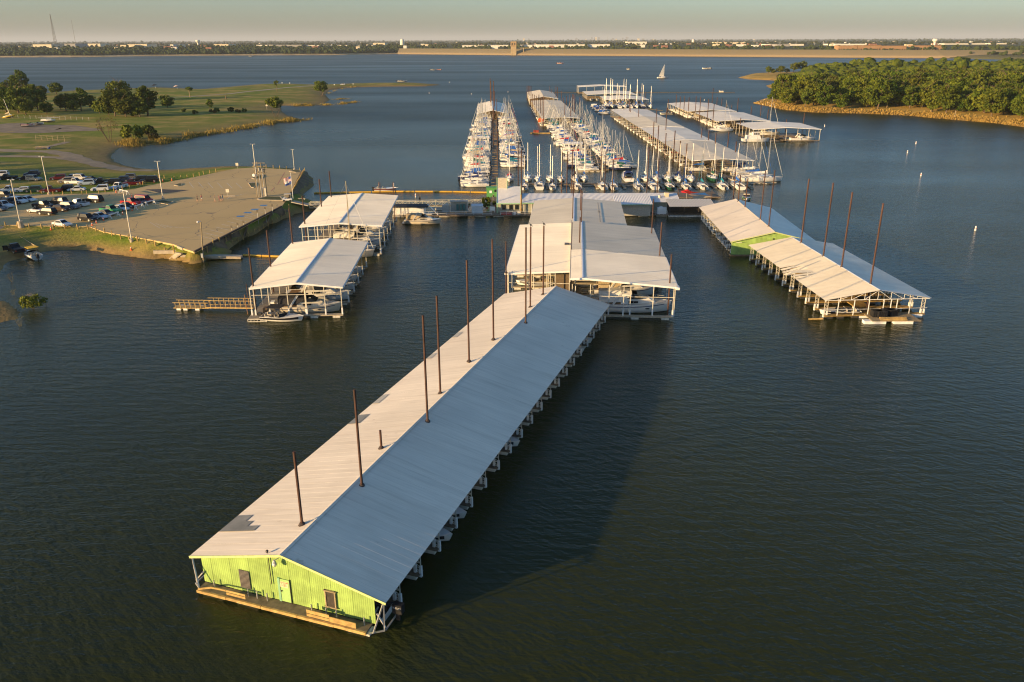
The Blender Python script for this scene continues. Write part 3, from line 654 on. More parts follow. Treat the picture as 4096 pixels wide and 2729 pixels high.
def panel(w, dz, pw, nr, rh, m, bend=None):
    """one roof sheet from ridge (0) to eave (w), its ribs running down the slope"""
    p = pw / nr; pr = [(0, 0), (.93 * pw, 0), (.95 * pw, rh), (.985 * pw, rh)] if nr == 1 else []
    if nr == 1: nr = 0
    for i in range(nr): pr += [(i * p, 0), ((i + .5) * p, 0), ((i + .64) * p, rh), ((i + .86) * p, rh)]
    pr.append((pw, 0))
    st = [0, 1] if bend is None else [0, .55, .78, 1]
    rings = []
    for t in st:
        bz = 0 if bend is None or t < .6 else (bend * (t - .55) / .45)
        rings.append([(w * t, y, dz * t + z + bz) for y, z in pr])
    if w < 0: rings = rings[::-1]
    return MB().loft(rings, closed=False).mesh('roof_panel', m)
def roof(t, xr, zr, xl, zl, xe, ze, y0, y1, pw=.9, nr=3, rh=.035, mL=roofW, mR=None, cap=True, fascia=None, bends={}, rj=random.Random(3), capm=None):
    """gable roof of single sheets between ridge xr and the eaves xl (left) and xe (right)"""
    n = max(1, round((y1 - y0) / pw)); pw = (y1 - y0) / n
    for w_, dz, m in ((xl - xr, zl - zr, mL), (xe - xr, ze - zr, mR or mL)):
        if abs(w_) < .05: continue
        me = panel(w_, dz, pw, nr, rh, m)
        for i in range(n):
            mm = me
            if w_ < 0 and i in bends: mm = panel(w_, dz, pw, nr, rh, m, bends[i])
            O('roof_panel', mm, t, (xr, y0 + i * pw, zr + rj.uniform(0, .004)), (0, 0, rj.uniform(-.0006, .0006)))
    if cap:
        c = MB(); sl, sr = (zl - zr) / (xl - xr) if abs(xl - xr) > .05 else 0, (ze - zr) / (xe - xr) if abs(xe - xr) > .05 else 0
        c.loft([[(xr - .22, y, zr - .22 * sl + .06), (xr, y, zr + .08), (xr + .22, y, zr + .22 * sr + .06)] for y in (y0 - .05, y1 + .05)], closed=False)
        O('ridge_cap', c.mesh('ridge_cap', capm or mL), t)
    if fascia:
        for a, b in (((xl, zl), (xr, zr)), ((xr, zr), (xe, ze))):
            if abs(a[0] - b[0]) < .05: continue
            O('fascia', MB().bar((a[0], y0 - .07, a[1] - .12), (b[0], y0 - .07, b[1] - .12), .1, .3).mesh('fascia', fascia), t)
        for x, z in ((xl, zl), (xe, ze)): O('gutter', MB().box(x - .1, x + .1, y0 - .05, y1, z - .25, z - .03).mesh('gutter', fascia), t)
def lattice(h, w=.55, n=5, m=wpost):
    """ladder-like post of two tubes with zig-zag rungs"""
    b = MB(); b.bar((0, 0, 0), (0, 0, h), .07).bar((w, 0, 0), (w, 0, h), .07)
    for i in range(n): z0, z1 = h * i / n, h * (i + 1) / n; b.bar((0, 0, z0 + .05), (w, 0, z0 + .05), .05).bar((0, 0, z0 + .05), (w, 0, z1), .035)
    return b.mesh('lattice_post', m)
def finger_mesh(L_, wd, m=deckm):
    return MB().box(0, L_, -wd / 2, wd / 2, .38, .5).mesh('finger', m)
float_me = MB().box(-.6, .6, -.42, .42, -.12, .34).mesh('float', floatm)
bfloat_me = MB().box(-.5, .5, -.46, .46, -.15, .37).mesh('float', mat('black_float', (.035, .033, .03), .7, var=.3))
sleeve_me = MB().box(-.11, .11, -.11, .11, 0, 1.05).mesh('sleeve', white)
def post(t, x, y, z0, z1, r=.07, m=wpost, sleeve=False):
    o = O('post', MB().box(x - r, x + r, y - r, y + r, z0, z1).mesh('post', m), t)
    if sleeve: O('sleeve', sleeve_me, o, (x, y, z0))
    return o
def axis(ax, ay): return -math.atan2(ax, ay)
def hit(u, v, o, nrm):
    d = _fw + _rt * ((u - 2048) / FPX) - _up * ((v - 1364.5) / FPX); o = np.array(o, float); nrm = np.array(nrm, float)
    return Vector((_C + d * ((o - _C) @ nrm) / (d @ nrm)).tolist())

def slips(t, half, n, y0, dy, zl, zr, wx=1.3, fm=deckm, fl=float_me, sides=(-1, 1), lat=True, walk=True, fw=.9, pm=wpost, zt=None):
    """centre walkway with finger piers, each with floats, a lattice post and its white sleeve at the end"""
    if walk: O('walkway', MB().box(-wx, wx, y0 - .5, y0 + n * dy + .3, .36, .5).mesh('walkway', fm), t)
    L_ = half - wx - .35
    fme = finger_mesh(L_, fw, fm); lm = {s: lattice((zl if s < 0 else zr) - .55, m=pm) for s in (-1, 1)}
    for i in range(n + 1):
        y = y0 + i * dy
        for s in sides:
            f = O('finger', fme, t, (s * wx, y, 0), math.pi if s < 0 else 0.0)
            for k in (.35, .7, .96): O('float', fl, f, (L_ * k - .6, 0, 0))
            if lat:
                p = O('lattice_post', lm[s], t, (s * (wx + L_), y, .5), math.pi if s > 0 else 0.0)
                O('sleeve', sleeve_me, p, (0, 0, -.35)); O('sleeve', sleeve_me, p, (.5, 0, -.35))

# --- near long dock with the lime green end wall
AX1 = Vector((.3302, .9439)); O1 = (-17.8, 51.5, 0); RZ1 = axis(*AX1)
d1 = thing('covered_dock', 'long near dock with weathered white gable roof and lime green corrugated end wall', 'dock', O1, RZ1)
L1 = 75.4
roof(d1, 0, 5.18, -8.87, 3.02, 8.87, 3.02, 0, L1, .9, 1, .006, roofP, cap=True)
slips(d1, 8.6, 19, 3.4, 3.76, 2.95, 2.95)
def to_local(p, o, rz): q = Vector(p) - Vector(o); c, s = math.cos(-rz), math.sin(-rz); return Vector((q.x * c - q.y * s, q.x * s + q.y * c, q.z))
def wall_panels(t, x0, x1, y, zb, ztop, m, pitch=.19, step=.95, flip=1):
    n = round((x1 - x0) / step); st = (x1 - x0) / n
    for i in range(n):
        a = x0 + i * st; k = round(st / pitch); q = []
        for j in range(k):
            for f, d in ((0, 0), (.35, 0), (.5, -.009), (.85, -.009)): q.append((a + (j + f) * st / k, y + d * flip + (.012 if i % 2 else 0)))
        q.append((a + st, y + (.012 if i % 2 else 0)))
        jz = random.uniform(-.03, .03)
        b = MB().loft([[(x, yy, zb + jz) for x, yy in q], [(x, yy, ztop(x)) for x, yy in q]], closed=False)
        O('wall_panel', b.mesh('wall_panel', m), t)
zt1 = lambda x: 5.10 - abs(x) * (5.18 - 3.02) / 8.87
wall_panels(d1, -8.07, 7.68, .42, .5, zt1, green)
for s in (-1, 1):
    O('barge_board', MB().bar((0, .02, 5.10), (s * 8.87, .02, 2.94), .06, .2).mesh('barge_board', mat('pale_lime_trim', (.52, .56, .24), .6)), d1)
W1N = (AX1.x, AX1.y, 0); W1O = (O1[0] + AX1.x * .38, O1[1] + AX1.y * .38, 0)
def w1(u, v): return to_local(hit(u, v, W1O, W1N), O1, RZ1)
def wrect(bl, tr, y, name, m, th=.03, par=d1):
    a, b = w1(*bl), w1(*tr); x0, x1 = min(a.x, b.x), max(a.x, b.x); z0, z1 = min(a.z, b.z), max(a.z, b.z)
    return O(name, MB().box(x0, x1, y - th, y, z0, z1).mesh(name, m), par), (x0, x1, z0, z1)
zP2 = ZF(780, 2200, 4.904); zP3 = ZF(1200, 2300, 5.35)
g_, _ = wrect(zP2(905, 720), zP2(1055, 425), .37, 'vent_panel', mat('grey_corrugated_sheet', (.16, .14, .12), .7, var=.15), .02)
gx = _
for i in range(9):
    x = gx[0] + (gx[1] - gx[0]) * (i + .5) / 9; O('rib', MB().box(x - .03, x + .03, .325, .349, gx[2], gx[3]).mesh('rib', mat('grey_corrugated_sheet', (.16, .14, .12))), g_)
dr, dq = wrect(zP2(1720, 990), zP2(1845, 600), .36, 'door', mat('door_lime', (.33, .52, .17), .5, var=.06))
O('jamb', MB().box(dq[0] - .22, dq[0] - .02, .30, .44, dq[2] - .05, dq[3] + .05).mesh('jamb', tealw), dr)
O('jamb', MB().box(dq[1] + .01, dq[1] + .05, .33, .44, dq[2] - .05, dq[3] + .05).mesh('jamb', darkst), dr)
O('handle', MB().box(dq[0] + .04, dq[0] + .12, .24, .33, dq[2] + .95, dq[2] + 1.05).mesh('handle', darkst), dr)
sx = (dq[0] + dq[1]) / 2 - .05; sz = dq[3] - .42
sg = O('notice', MB().box(sx - .36, sx + .36, .318, .328, sz - .32, sz + .2).mesh('notice', mat('peach_sign', (.80, .55, .33), .6)), dr)
def text_mesh(s, size, m, extr=.004):
    c = bpy.data.curves.new('lettering', 'FONT'); c.body = s; c.size = size; c.align_x = 'CENTER'; c.align_y = 'CENTER'; c.extrude = extr
    o = bpy.data.objects.new('lettering', c); COL.objects.link(o); bpy.context.view_layer.update()
    me = bpy.data.meshes.new_from_object(o.evaluated_get(bpy.context.evaluated_depsgraph_get())); bpy.data.objects.remove(o); bpy.data.curves.remove(c)
    me.materials.clear(); me.materials.append(m); return me
redp = mat('red_print', (.55, .06, .02), .6)
O('lettering', text_mesh('BOAT OWNERS', .1, redp), sg, (sx, .314, sz + .12), (math.pi / 2, 0, 0))
tl = MB()
for i in range(4):
    for k, w_ in enumerate((.12, .2, .1)): x = sx - .25 + k * .19; tl.box(x, x + w_ * .8, .314, .3165, sz + .01 - i * .075, sz + .04 - i * .075)
o = O('small_print', tl.mesh('small_print', redp), sg); o['kind'] = 'stuff'
wn, wq = wrect(zP3(585, 640), zP3(735, 375), .36, 'window', mat('dark_screen', (.05, .04, .03), .6, var=.3))
for a in ((wq[0] - .1, wq[0], wq[2] - .05, wq[3] + .1), (wq[1], wq[1] + .1, wq[2] - .05, wq[3] + .1)): O('frame', MB().box(a[0], a[1], .28, .42, a[2], a[3]).mesh('frame', wood), wn)
for a in (wq[2] - .14, wq[3]): O('sill', MB().box(wq[0] - .16, wq[1] + .16, .25, .42, a, a + .1).mesh('sill', wood), wn)
# conduit, lamp, black outlet
a, b = w1(*zP2(1440, 100)), w1(*zP2(1525, 665))
O('conduit', MB().cyl((a.x, .3, a.z + .35), (a.x + .02, .3, b.z), .035, n=6).mesh('conduit', darkst), d1)
O('weather_head', MB().ball((a.x, .27, a.z + .42), .13, 6, 4).mesh('weather_head', darkst), d1)
lp = w1(*zP2(1635, 215)); lamp = O('wall_lamp', MB().cyl((lp.x + .25, .38, lp.z + .45), (lp.x, -.1, lp.z + .35), .03, n=6).mesh('wall_lamp', steel), d1)
O('globe', MB().ball((lp.x, -.12, lp.z + .02), (.19, .19, .2), 10, 7).mesh('globe', mat('lamp_globe', (.75, .66, .5), .3)), lamp)
O('lamp_hood', MB().cyl((lp.x, -.12, lp.z + .16), (lp.x, -.12, lp.z + .4), .17, .08, 8).mesh('lamp_hood', steel), lamp)
# deck along the end wall
O('end_deck', MB().box(-8.0, 7.4, -.55, .4, .32, .46).mesh('end_deck', deckm), d1)
for i, (xa, xb) in enumerate(((-8.0, -5.2), (-5.15, -1.9), (-1.85, 1.4), (1.45, 4.6), (4.65, 7.4))):
    O('edge_beam', MB().bar((xa, -.64, .34 + .02 * math.sin(i * 2)), (xb, -.64, .34), .16, .24).mesh('edge_beam', ywood), d1)
for i in range(5): O('float', MB().box(-7.6 + i * 3.3, -5.6 + i * 3.3, -.5, .3, -.15, .31).mesh('float', floatm), d1)
for xa, xb, za, zb in ((-5.2, -3.4, .60, .80), (-5.2, -3.4, .86, 1.04), (2.2, 4.2, .5, .74), (2.2, 4.2, .8, 1.1), (4.22, 6.5, .45, .95)):
    O('bench_board', MB().bar((xa, -.5, (za + zb) / 2), (xb, -.5, (za + zb) / 2), .05, zb - za).mesh('bench_board', ywood), d1)
O('curved_rail', MB().bar((-7.9, -.58, .5), (-6.6, -.52, .92), .08, .14).bar((-6.6, -.52, .92), (-5.2, -.52, .98), .08, .14).mesh('curved_rail', ywood), d1)
for x in (-6.8, -3.55, -2.7, -1.75, 2.3, 3.6, 4.5, 6.9): O('cleat_post', MB().cyl((x, .05, .46), (x, .05, 1.12), .055, n=7).cyl((x, .05, 1.12), (x, .05, 1.16), .065, n=7).mesh('cleat_post', steel), d1)
# corner frames at both ends of the wall
for s, x in ((-1, -8.75), (1, 8.6)):
    f = MB()
    for a, b in (((x, .2, 3.0), (x + .1 * -s, .2, .35)), ((x, .2, 2.9), (s * 7.9, -.45, .35)), ((x, .2, .6), (s * 7.9, .3, 1.6)), ((x, .1, .38), (s * 7.6, -.6, .38)), ((x, .2, .36), (x, 3.2, .36))): f.bar(a, b, .1)
    O('corner_brace', f.mesh('corner_brace', steel), d1)
# grey sheets let into the sunny slope, tilted to it and a little proud
sl1 = math.atan2(5.18 - 3.02, 8.87)
for y0, ln, x0, x1 in ((3.6, 1.6, -8.8, -6.4), (3.6, .8, -6.4, -5.2), (5.2, 1.0, -8.8, -7.2), (25.0, 2.4, -8.8, -7.4), (30.5, 2.6, -8.8, -8.0), (45, 2.0, -8.8, -8.1), (53.5, 2.2, -8.8, -8.0)):
    zf = lambda x: 5.18 + x * (5.18 - 3.02) / 8.87 + .052
    O('roof_patch', MB().add([(x0, y0, zf(x0)), (x1, y0, zf(x1)), (x1, y0 + ln, zf(x1)), (x0, y0 + ln, zf(x0))], [(0, 1, 2, 3)]).mesh('roof_patch', roofG if y0 < 28 else mat('pale_grey_sheet', (.42, .40, .34), .6)), d1)

# --- right-hand docks
d6 = thing('covered_dock', 'open sided near right dock with a buckled left eave and empty timber slips', 'dock', (58.3, 121.2, 0), axis(-.055, 1))
roof(d6, 0, 4.75, -8.75, 3.25, 8.75, 3.25, 0, 36.6, .92, 4, .022, roofB, roofW, bends={13: .10, 14: .32, 15: .62, 16: .5, 17: -.35, 18: -.6, 19: -.45, 20: -.2}, capm=white)  # right slope sheets whiter: skylight on its shade is put into the colour
slips(d6, 8.6, 10, .9, 3.52, 3.2, 3.2, fm=mat('golden_planks', (.33, .21, .06), .85, var=.25, scale=2), fl=bfloat_me, fw=1.0, pm=wpost)
gt = MB()
def gable(t, y, half, ze, zr, m=white):
    zc = ze - .12
    O('bottom_chord', MB().bar((-half, y, zc), (half, y, zc), .09).mesh('bottom_chord', m), t)
    n = 8
    for i in range(n):
        x0, x1 = -half + 2 * half * i / n, -half + 2 * half * (i + 1) / n
        zf = lambda x: zr - abs(x) * (zr - ze) / half - .1
        a, b = ((x0, y, zc), (x1, y, zf(x1))) if i < n / 2 else ((x0, y, zf(x0)), (x1, y, zc))
        O('truss_web', MB().bar(a, b, .06).mesh('truss_web', m), t)
        if i: O('truss_web', MB().bar((x0, y, zc), (x0, y, zf(x0)), .06).mesh('truss_web', m), t)
gable(d6, .35, 8.6, 3.25, 4.75)
for x in (-6.2, -3.6, -1.2, 1.2, 2.4, 3.4, 5.6): post(d6, x, .5, .5, 3.1, .05, white)
O('tie_rail', MB().bar((-8.5, .5, 1.5), (8.5, .5, 1.5), .05).mesh('tie_rail', white), d6)
for k in range(1, 4):
    for x in (-5, -2.5, 2.5, 5): post(d6, x, .5 + k * 7, .5, 3.7, .05, white)
for i in range(1, 5): O('rafter', MB().bar((-8.6, i * 7.2, 3.1), (8.6, i * 7.2, 3.1), .09).mesh('rafter', white), d6)
O('mooring_pole', MB().cyl((-10.9, .2, .1), (-8.6, .1, .15), .13, n=8).mesh('mooring_pole', ywood), d6)

d5 = thing('covered_dock', 'far right dock with white gable roof and lime green end wall half in shade', 'dock', (53.8, 160.6, 0), axis(.04, 1))
roof(d5, 0, 5.15, -8.85, 3.05, 8.85, 3.05, 0, 36.2, .95, 1, .008, roofP2, roofW)  # whiter right slope carries the sky's brightness on the shaded side in its colour
slips(d5, 8.6, 9, 1.5, 3.7, 3.0, 3.0, sides=(-1,))
zt5 = lambda x: 5.06 - abs(x) * (5.15 - 3.05) / 8.85
wall_panels(d5, -8.5, 8.5, .35, .25, zt5, green, .25, 1.0)
for s in (-1, 1): O('barge_board', MB().bar((0, -.02, 5.08), (s * 8.85, -.02, 2.97), .06, .2).mesh('barge_board', mat('pale_lime_trim', (.52, .56, .24))), d5)
O('base_float', MB().box(-8.6, 8.6, .1, 1.4, -.2, .3).mesh('base_float', deckm), d5)
O('vent', MB().box(-.2, .12, .27, .34, 3.45, 3.75).mesh('vent', darkst), d5)
O('wall_lamp', MB().bar((-7.6, .3, 2.9), (-6.6, -.2, 2.95), .08).mesh('wall_lamp', steel), d5)

# --- left-hand docks
d3 = thing('covered_dock', 'near left dock with bright white gable roof beside the wooden gangway', 'dock', (-34.3, 122.4, 0), axis(-.035, 1))
roof(d3, 0, 6.0, -7.45, 5.2, 7.3, 5.2, 0, 30.5, .85, 3, .03, roofW, fascia=white, capm=mat('bluish_grey_flashing', (.60, .61, .63), .4))  # ridge cap flashing is bluish grey metal
O('walkway', MB().box(-7.9, -4.9, -1.4, 31, .38, .55).mesh('walkway', mat('grey_deck', (.26, .22, .16), .85, var=.2)), d3)
def edge_post_row(t, xs, y, z1, z0=.4, sleeve=True, m=wpost, r=.06):
    for x in xs: post(t, x, y, z0, z1 - .12, r, m, sleeve)
def fingers_R(t, x0, x1, ys, m=deckm, z1=5.0):
    for y in ys:
        f = O('finger', MB().box(x0, x1, y - .45, y + .45, .34, .5).mesh('finger', mat('pale_finger', (.38, .32, .22), .85, var=.2)), t)
        for k in (.3, .65, .95): O('float', float_me, f, (x0 + (x1 - x0) * k - .5, y, 0))
        for x in (x0 + .3, (x0 + x1) / 2, x1 - .15): post(t, x, y, .5, z1, .055, wpost, x > x0 + 1)
fingers_R(d3, -4.9, 7.0, (.4, 7, 13, 18.5, 24, 29.5))
edge_post_row(d3, (-7.6, -7.0, -4.7, -1.7, 1.2, 4.2), .3, 5.3)
for y in (6, 12, 18, 24, 30): post(d3, -7.4, y, .5, 5.1, .06)
for z, y in ((3.9, .3), (3.9, 7), (3.9, 13)): O('tie_beam', MB().bar((-7.4, y, z), (7.0, y, z), .08).mesh('tie_beam', wpost), d3)
O('dock_box', MB().box(-6.1, -5.2, 1.2, 2.4, .55, 1.35).mesh('dock_box', mat('brown_box', (.16, .10, .05), .7)), d3)
O('locker', MB().box(-5.6, -5.0, 4.2, 5.2, .55, 1.5).mesh('locker', white), d3)
tr_ = MB()
for i in range(7): tr_.bar((-7.9 + i * .5, -1.45, -.1), (-7.9 + i * .5, -1.45, .4), .08)
O('end_frame', tr_.bar((-7.9, -1.45, .05), (-4.9, -1.45, .05), .1).bar((-7.9, -1.45, .4), (-4.9, -1.45, .4), .12).mesh('end_frame', floatm), d3)
O('davit', MB().bar((-8.6, 1.2, .4), (-8.9, 1.6, 3.6), .08).bar((-8.9, 1.6, 3.6), (-7.7, 2.4, 2.6), .06).mesh('davit', mat('rusty_pipe', (.25, .12, .05), .8)), d3)

d4 = thing('covered_dock', 'rear left dock with wide white gable roof and a mast rising beside it', 'dock', (-35.3, 162.0, 0), axis(-.035, 1))
roof(d4, 0, 7.05, -8.2, 6.4, 8.7, 6.4, 0, 34, .9, 3, .03, roofW, fascia=white, capm=_M['bluish_grey_flashing'])
O('walkway', MB().box(-7.6, -5.0, -1, 35, .38, .55).mesh('walkway', _M['grey_deck']), d4)
fingers_R(d4, -5, 8.3, (.4, 6.5, 12.5, 18.5, 25, 32), z1=6.2)
edge_post_row(d4, (-7.8, -6.6, -4.6, -2, .6, 3.4, 5.4, 8.0), .3, 6.4)
for y in (6, 13, 20, 27, 33): post(d4, -7.9, y, .5, 6.2, .06)
for y in (.3, 6.5): O('tie_beam', MB().bar((-7.8, y, 4.2), (8.2, y, 4.2), .08).mesh('tie_beam', wpost), d4)
for x0, y0 in ((-9.6, .6), (-8.4, 1.9)): O('screen_panel', MB().box(x0, x0 + 2.2, y0, y0 + .08, .5, 2.7).mesh('screen_panel', mat('pale_lattice', (.52, .50, .42), .7)), d4)

# --- centre dock: two roof levels and a rear bay
d2 = thing('covered_dock', 'broad central dock of joined white and beige roofs over large cruisers', 'dock', (11.35, 122.4, 0), axis(.077, 1))
roof(d2, 0, 6.62, -2.0, 6.5, 15.0, 5.35, 0, 18.6, .93, 3, .03, roofW, fascia=white, capm=_M['bluish_grey_flashing'])
roof(d2, 0, 6.66, -1.9, 6.55, 14.9, 5.38, 18.62, 42.5, .93, 2, .012, roofB, capm=_M['bluish_grey_flashing'])
roof(d2, -2.1, 5.95, -13.0, 5.35, -2.1, 5.95, 6.4, 44.0, .93, 3, .03, roofW, fascia=white, cap=False)
O('step_flashing', MB().box(-2.16, -2.02, 0, 44, 5.9, 6.5).mesh('step_flashing', mat('beige_wall', (.48, .42, .32), .7)), d2)
O('roof_vent', MB().box(-3.3, -2.4, 24.2, 25.6, 5.95, 6.1).mesh('roof_vent', mat('dark_vent', (.12, .11, .10), .6)), d2)
roof(d2, -1.6, 6.05, -11.3, 5.2, 9.6, 5.2, 44.02, 72.0, .95, 2, .012, roofB, capm=_M['bluish_grey_flashing'])
for y in (46, 56): O('roof_seam', MB().box(3.9, 4.1, y, y + 12, 5.72, 5.74).mesh('roof_seam', mat('seam_grey', (.36, .34, .30), .7)), d2)
O('walkway', MB().box(-4.5, -1.6, -.4, 74, .36, .52).mesh('walkway', deckm), d2)
fingers_R(d2, -1.5, 14.5, (-.1, 9, 18, 27, 36, 42.5), z1=5.3)
for y in (7, 15, 23, 31, 39, 43.5):
    f = O('finger', MB().box(-12.6, -4.5, y - .4, y + .4, .34, .5).mesh('finger', _M['pale_finger']), d2)
    for k in (.1, .5): O('float', float_me, f, (-12.3 + k * 8, y, 0))
    for x in (-12.5, -9, -6): post(d2, x, y, .5, 5.3, .06)
edge_post_row(d2, (14.6, 11.2, 7.6, 4.2, 1.2, -1.7), .25, 5.6)
for z, y, a, b in ((3.55, .25, -1.7, 14.6), (3.6, 6.8, -12.6, -2.0), (3.55, 9, -1.7, 14.6)): O('tie_beam', MB().bar((a, y, z), (b, y, z), .09).mesh('tie_beam', wpost), d2)
for x in (-12.6, -11.8, -9.4, -8.2, -5.4, -4.6, -2.2): post(d2, x, 6.7, .4, 5.7, .06, wpost, True)
O('corner_plate', MB().box(14.6, 15.2, -.4, 1.0, 5.0, 5.35).mesh('corner_plate', white), d2)
O('store_wall', MB().box(-4.6, -1.8, 9, 9.2, .5, 5.8).mesh('store_wall', mat('brown_board', (.14, .10, .06), .8)), d2)

# --- far docks
def far_dock(label, x, y0, y1, half, ze, zr, segs, posts=4.6, axx=0.0, tall=0, xl=None):
    t = thing('covered_dock', label, 'dock', (x, y0, 0), axis(axx, 1)); L_ = y1 - y0
    for a, b, m in segs:
        n = max(2, round((b - a) / 1.0)); dz = random.uniform(-.06, .1)
        for s in (-1, 1):
            O('roof_slope', panel(s * half, ze - zr, b - a - .15, n, .03, m), t, (0, a, zr + dz))
        O('fascia', MB().bar((-half, a, ze - .1 + dz), (0, a, zr - .1 + dz), .1, .22).bar((0, a, zr - .1 + dz), (half, a, ze - .1 + dz), .1, .22).mesh('fascia', white), t)
    O('walkway', MB().box(-1.2, 1.2, 0, L_, .36, .5).mesh('walkway', deckm), t)
    pm = MB().box(-.08, .08, -.08, .08, .3, ze - .05).mesh('post', wpost); fm = MB().box(0, half - 1.4, -.4, .4, .2, .48).mesh('finger', deckm)
    n = int(L_ / posts)
    for i in range(n + 1):
        for s in (-1, 1):
            O('finger', fm, t, (s * 1.2, .3 + i * posts * (L_ - .6) / (n * posts), 0), math.pi if s < 0 else 0.0)
            O('post', pm, t, (s * (half - .4), .3 + i * (L_ - .6) / n, 0))
    for i in range(7): O('post', pm, t, (-half + .4 + i * (2 * half - .8) / 6, .25, 0))
    return t
e1 = far_dock('far left dock roof at the end of the western sailboat pontoon', -10.3, 462, 536, 9.0, 3.6, 5.6, [(0, 74, roofW)], axx=-.03)
e2a = far_dock('rearmost small white roof of the second sailboat pontoon', 22.3, 572, 648, 10.0, 4.2, 5.8, [(0, 76, roofB)])
e2b = far_dock('long beige roof in the middle of the second sailboat pontoon', 25.6, 425, 552, 10.0, 4.3, 4.95, [(0, 127, roofB)], axx=-.02)
e3 = far_dock('long row of white and beige roofs with rust stained edges behind the sailboats', 70.6, 271, 481, 10.6, 4.1, 4.75, [(0, 54, roofB), (54.3, 106, roofW), (109, 158, roofB), (158.3, 210, roofW)], axx=-.012)
e4a = far_dock('tallest thin roof at the back of the far cluster near the open lake', 75.5, 692, 712, 20, 5.6, 6.5, [(0, 20, roofW)], posts=6)
e4b = far_dock('middle white roof of the far cluster near the open lake', 74.3, 618, 657, 18.5, 4.0, 4.8, [(0, 39, roofW)], posts=5)
e4c = far_dock('front white roof of the far cluster behind tall masts', 78.6, 566, 600, 15.0, 3.9, 4.7, [(0, 34, roofW)], posts=5)
e5a = far_dock('rear white roof of the eastern dock group nearest the wood', 113.0, 467, 529, 14, 4.0, 4.8, [(0, 62, roofW)], posts=5)
e5b = far_dock('middle white roof of the eastern dock group', 115.0, 409, 459, 13.6, 4.0, 4.75, [(0, 50, roofW)], posts=5)
e5c = far_dock('front white roof of the eastern dock group with boats below', 120.0, 358, 386, 15.0, 5.2, 6.0, [(0, 28, roofW)], posts=5)
# ------------------------------------------------------------------ boats
def hull_mb(L_, B, fb, dr, stern=.82, sheer=.35, rake=.35, n=10, flare=.06):
    """hull shell with bow at +Y; returns sheer rings too"""
    b = MB(); rings = []; sh = []
    for k in range(n + 1):
        t = k / n; y = -L_ / 2 + L_ * t
        w_ = B / 2 * (stern + (1 - stern) * min(1, t / .42)) * (1 - max(0, (t - .42) / .58) ** 2.3)
        w_ = max(w_, .03); z = fb + sheer * fb * max(0, t - .3) ** 1.6
        d = dr * (1 - max(0, (t - .55) / .45) ** 2); yb = y - rake * fb * (t - .5) * (1 if t > .5 else .25)
        rings.append([(-w_, y, z), (-w_ * .97, (y + yb) / 2, z * .5), (-w_ * (.88 - flare), yb, .06), (-w_ * .5, yb, -d * .7), (0, yb, -d), (w_ * .5, yb, -d * .7), (w_ * (.88 - flare), yb, .06), (w_ * .97, (y + yb) / 2, z * .5), (w_, y, z)])
        sh.append((w_, y, z))
    b.loft(rings, closed=False, mis=[0, 0, 1, 1, 1, 1, 0, 0])
    r = rings[0]; o = len(b.v); b.v += r; b.f.append(tuple(o + i for i in range(9))); b.m.append(0)
    return b, sh
def deck_mb(sh, a=0, e=None, drop=.02, inset=.96):
    b = MB(); e = len(sh) if e is None else e
    b.loft([[(-w_ * inset, y, z - drop), (0, y, z - drop + .05), (w_ * inset, y, z - drop)] for w_, y, z in sh[a:e]], closed=False); return b
def frustum(b, y0, y1, z0, z1, w0, w1, f=.5, r=.25, mi=0):
    """cabin block: base half widths w0 (aft) w1 (fwd), raked ends"""
    h = z1 - z0
    return b.loft([[(-w0, y0, z0), (w0, y0, z0), (w1, y1, z0), (-w1, y1, z0)], [(-w0 * .88, y0 + h * r, z1), (w0 * .88, y0 + h * r, z1), (w1 * .8, y1 - h * f, z1), (-w1 * .8, y1 - h * f, z1)]], mi, True, False, True)
boot = mat('bottom_paint', (.02, .03, .06), .6); bootd = mat('dark_bottom', (.03, .028, .025), .7)
nsk = mat('nonskid_deck', (.62, .57, .47), .7, var=.08, scale=1); teak = mat('teak', (.24, .14, .06), .7, var=.2, scale=3)
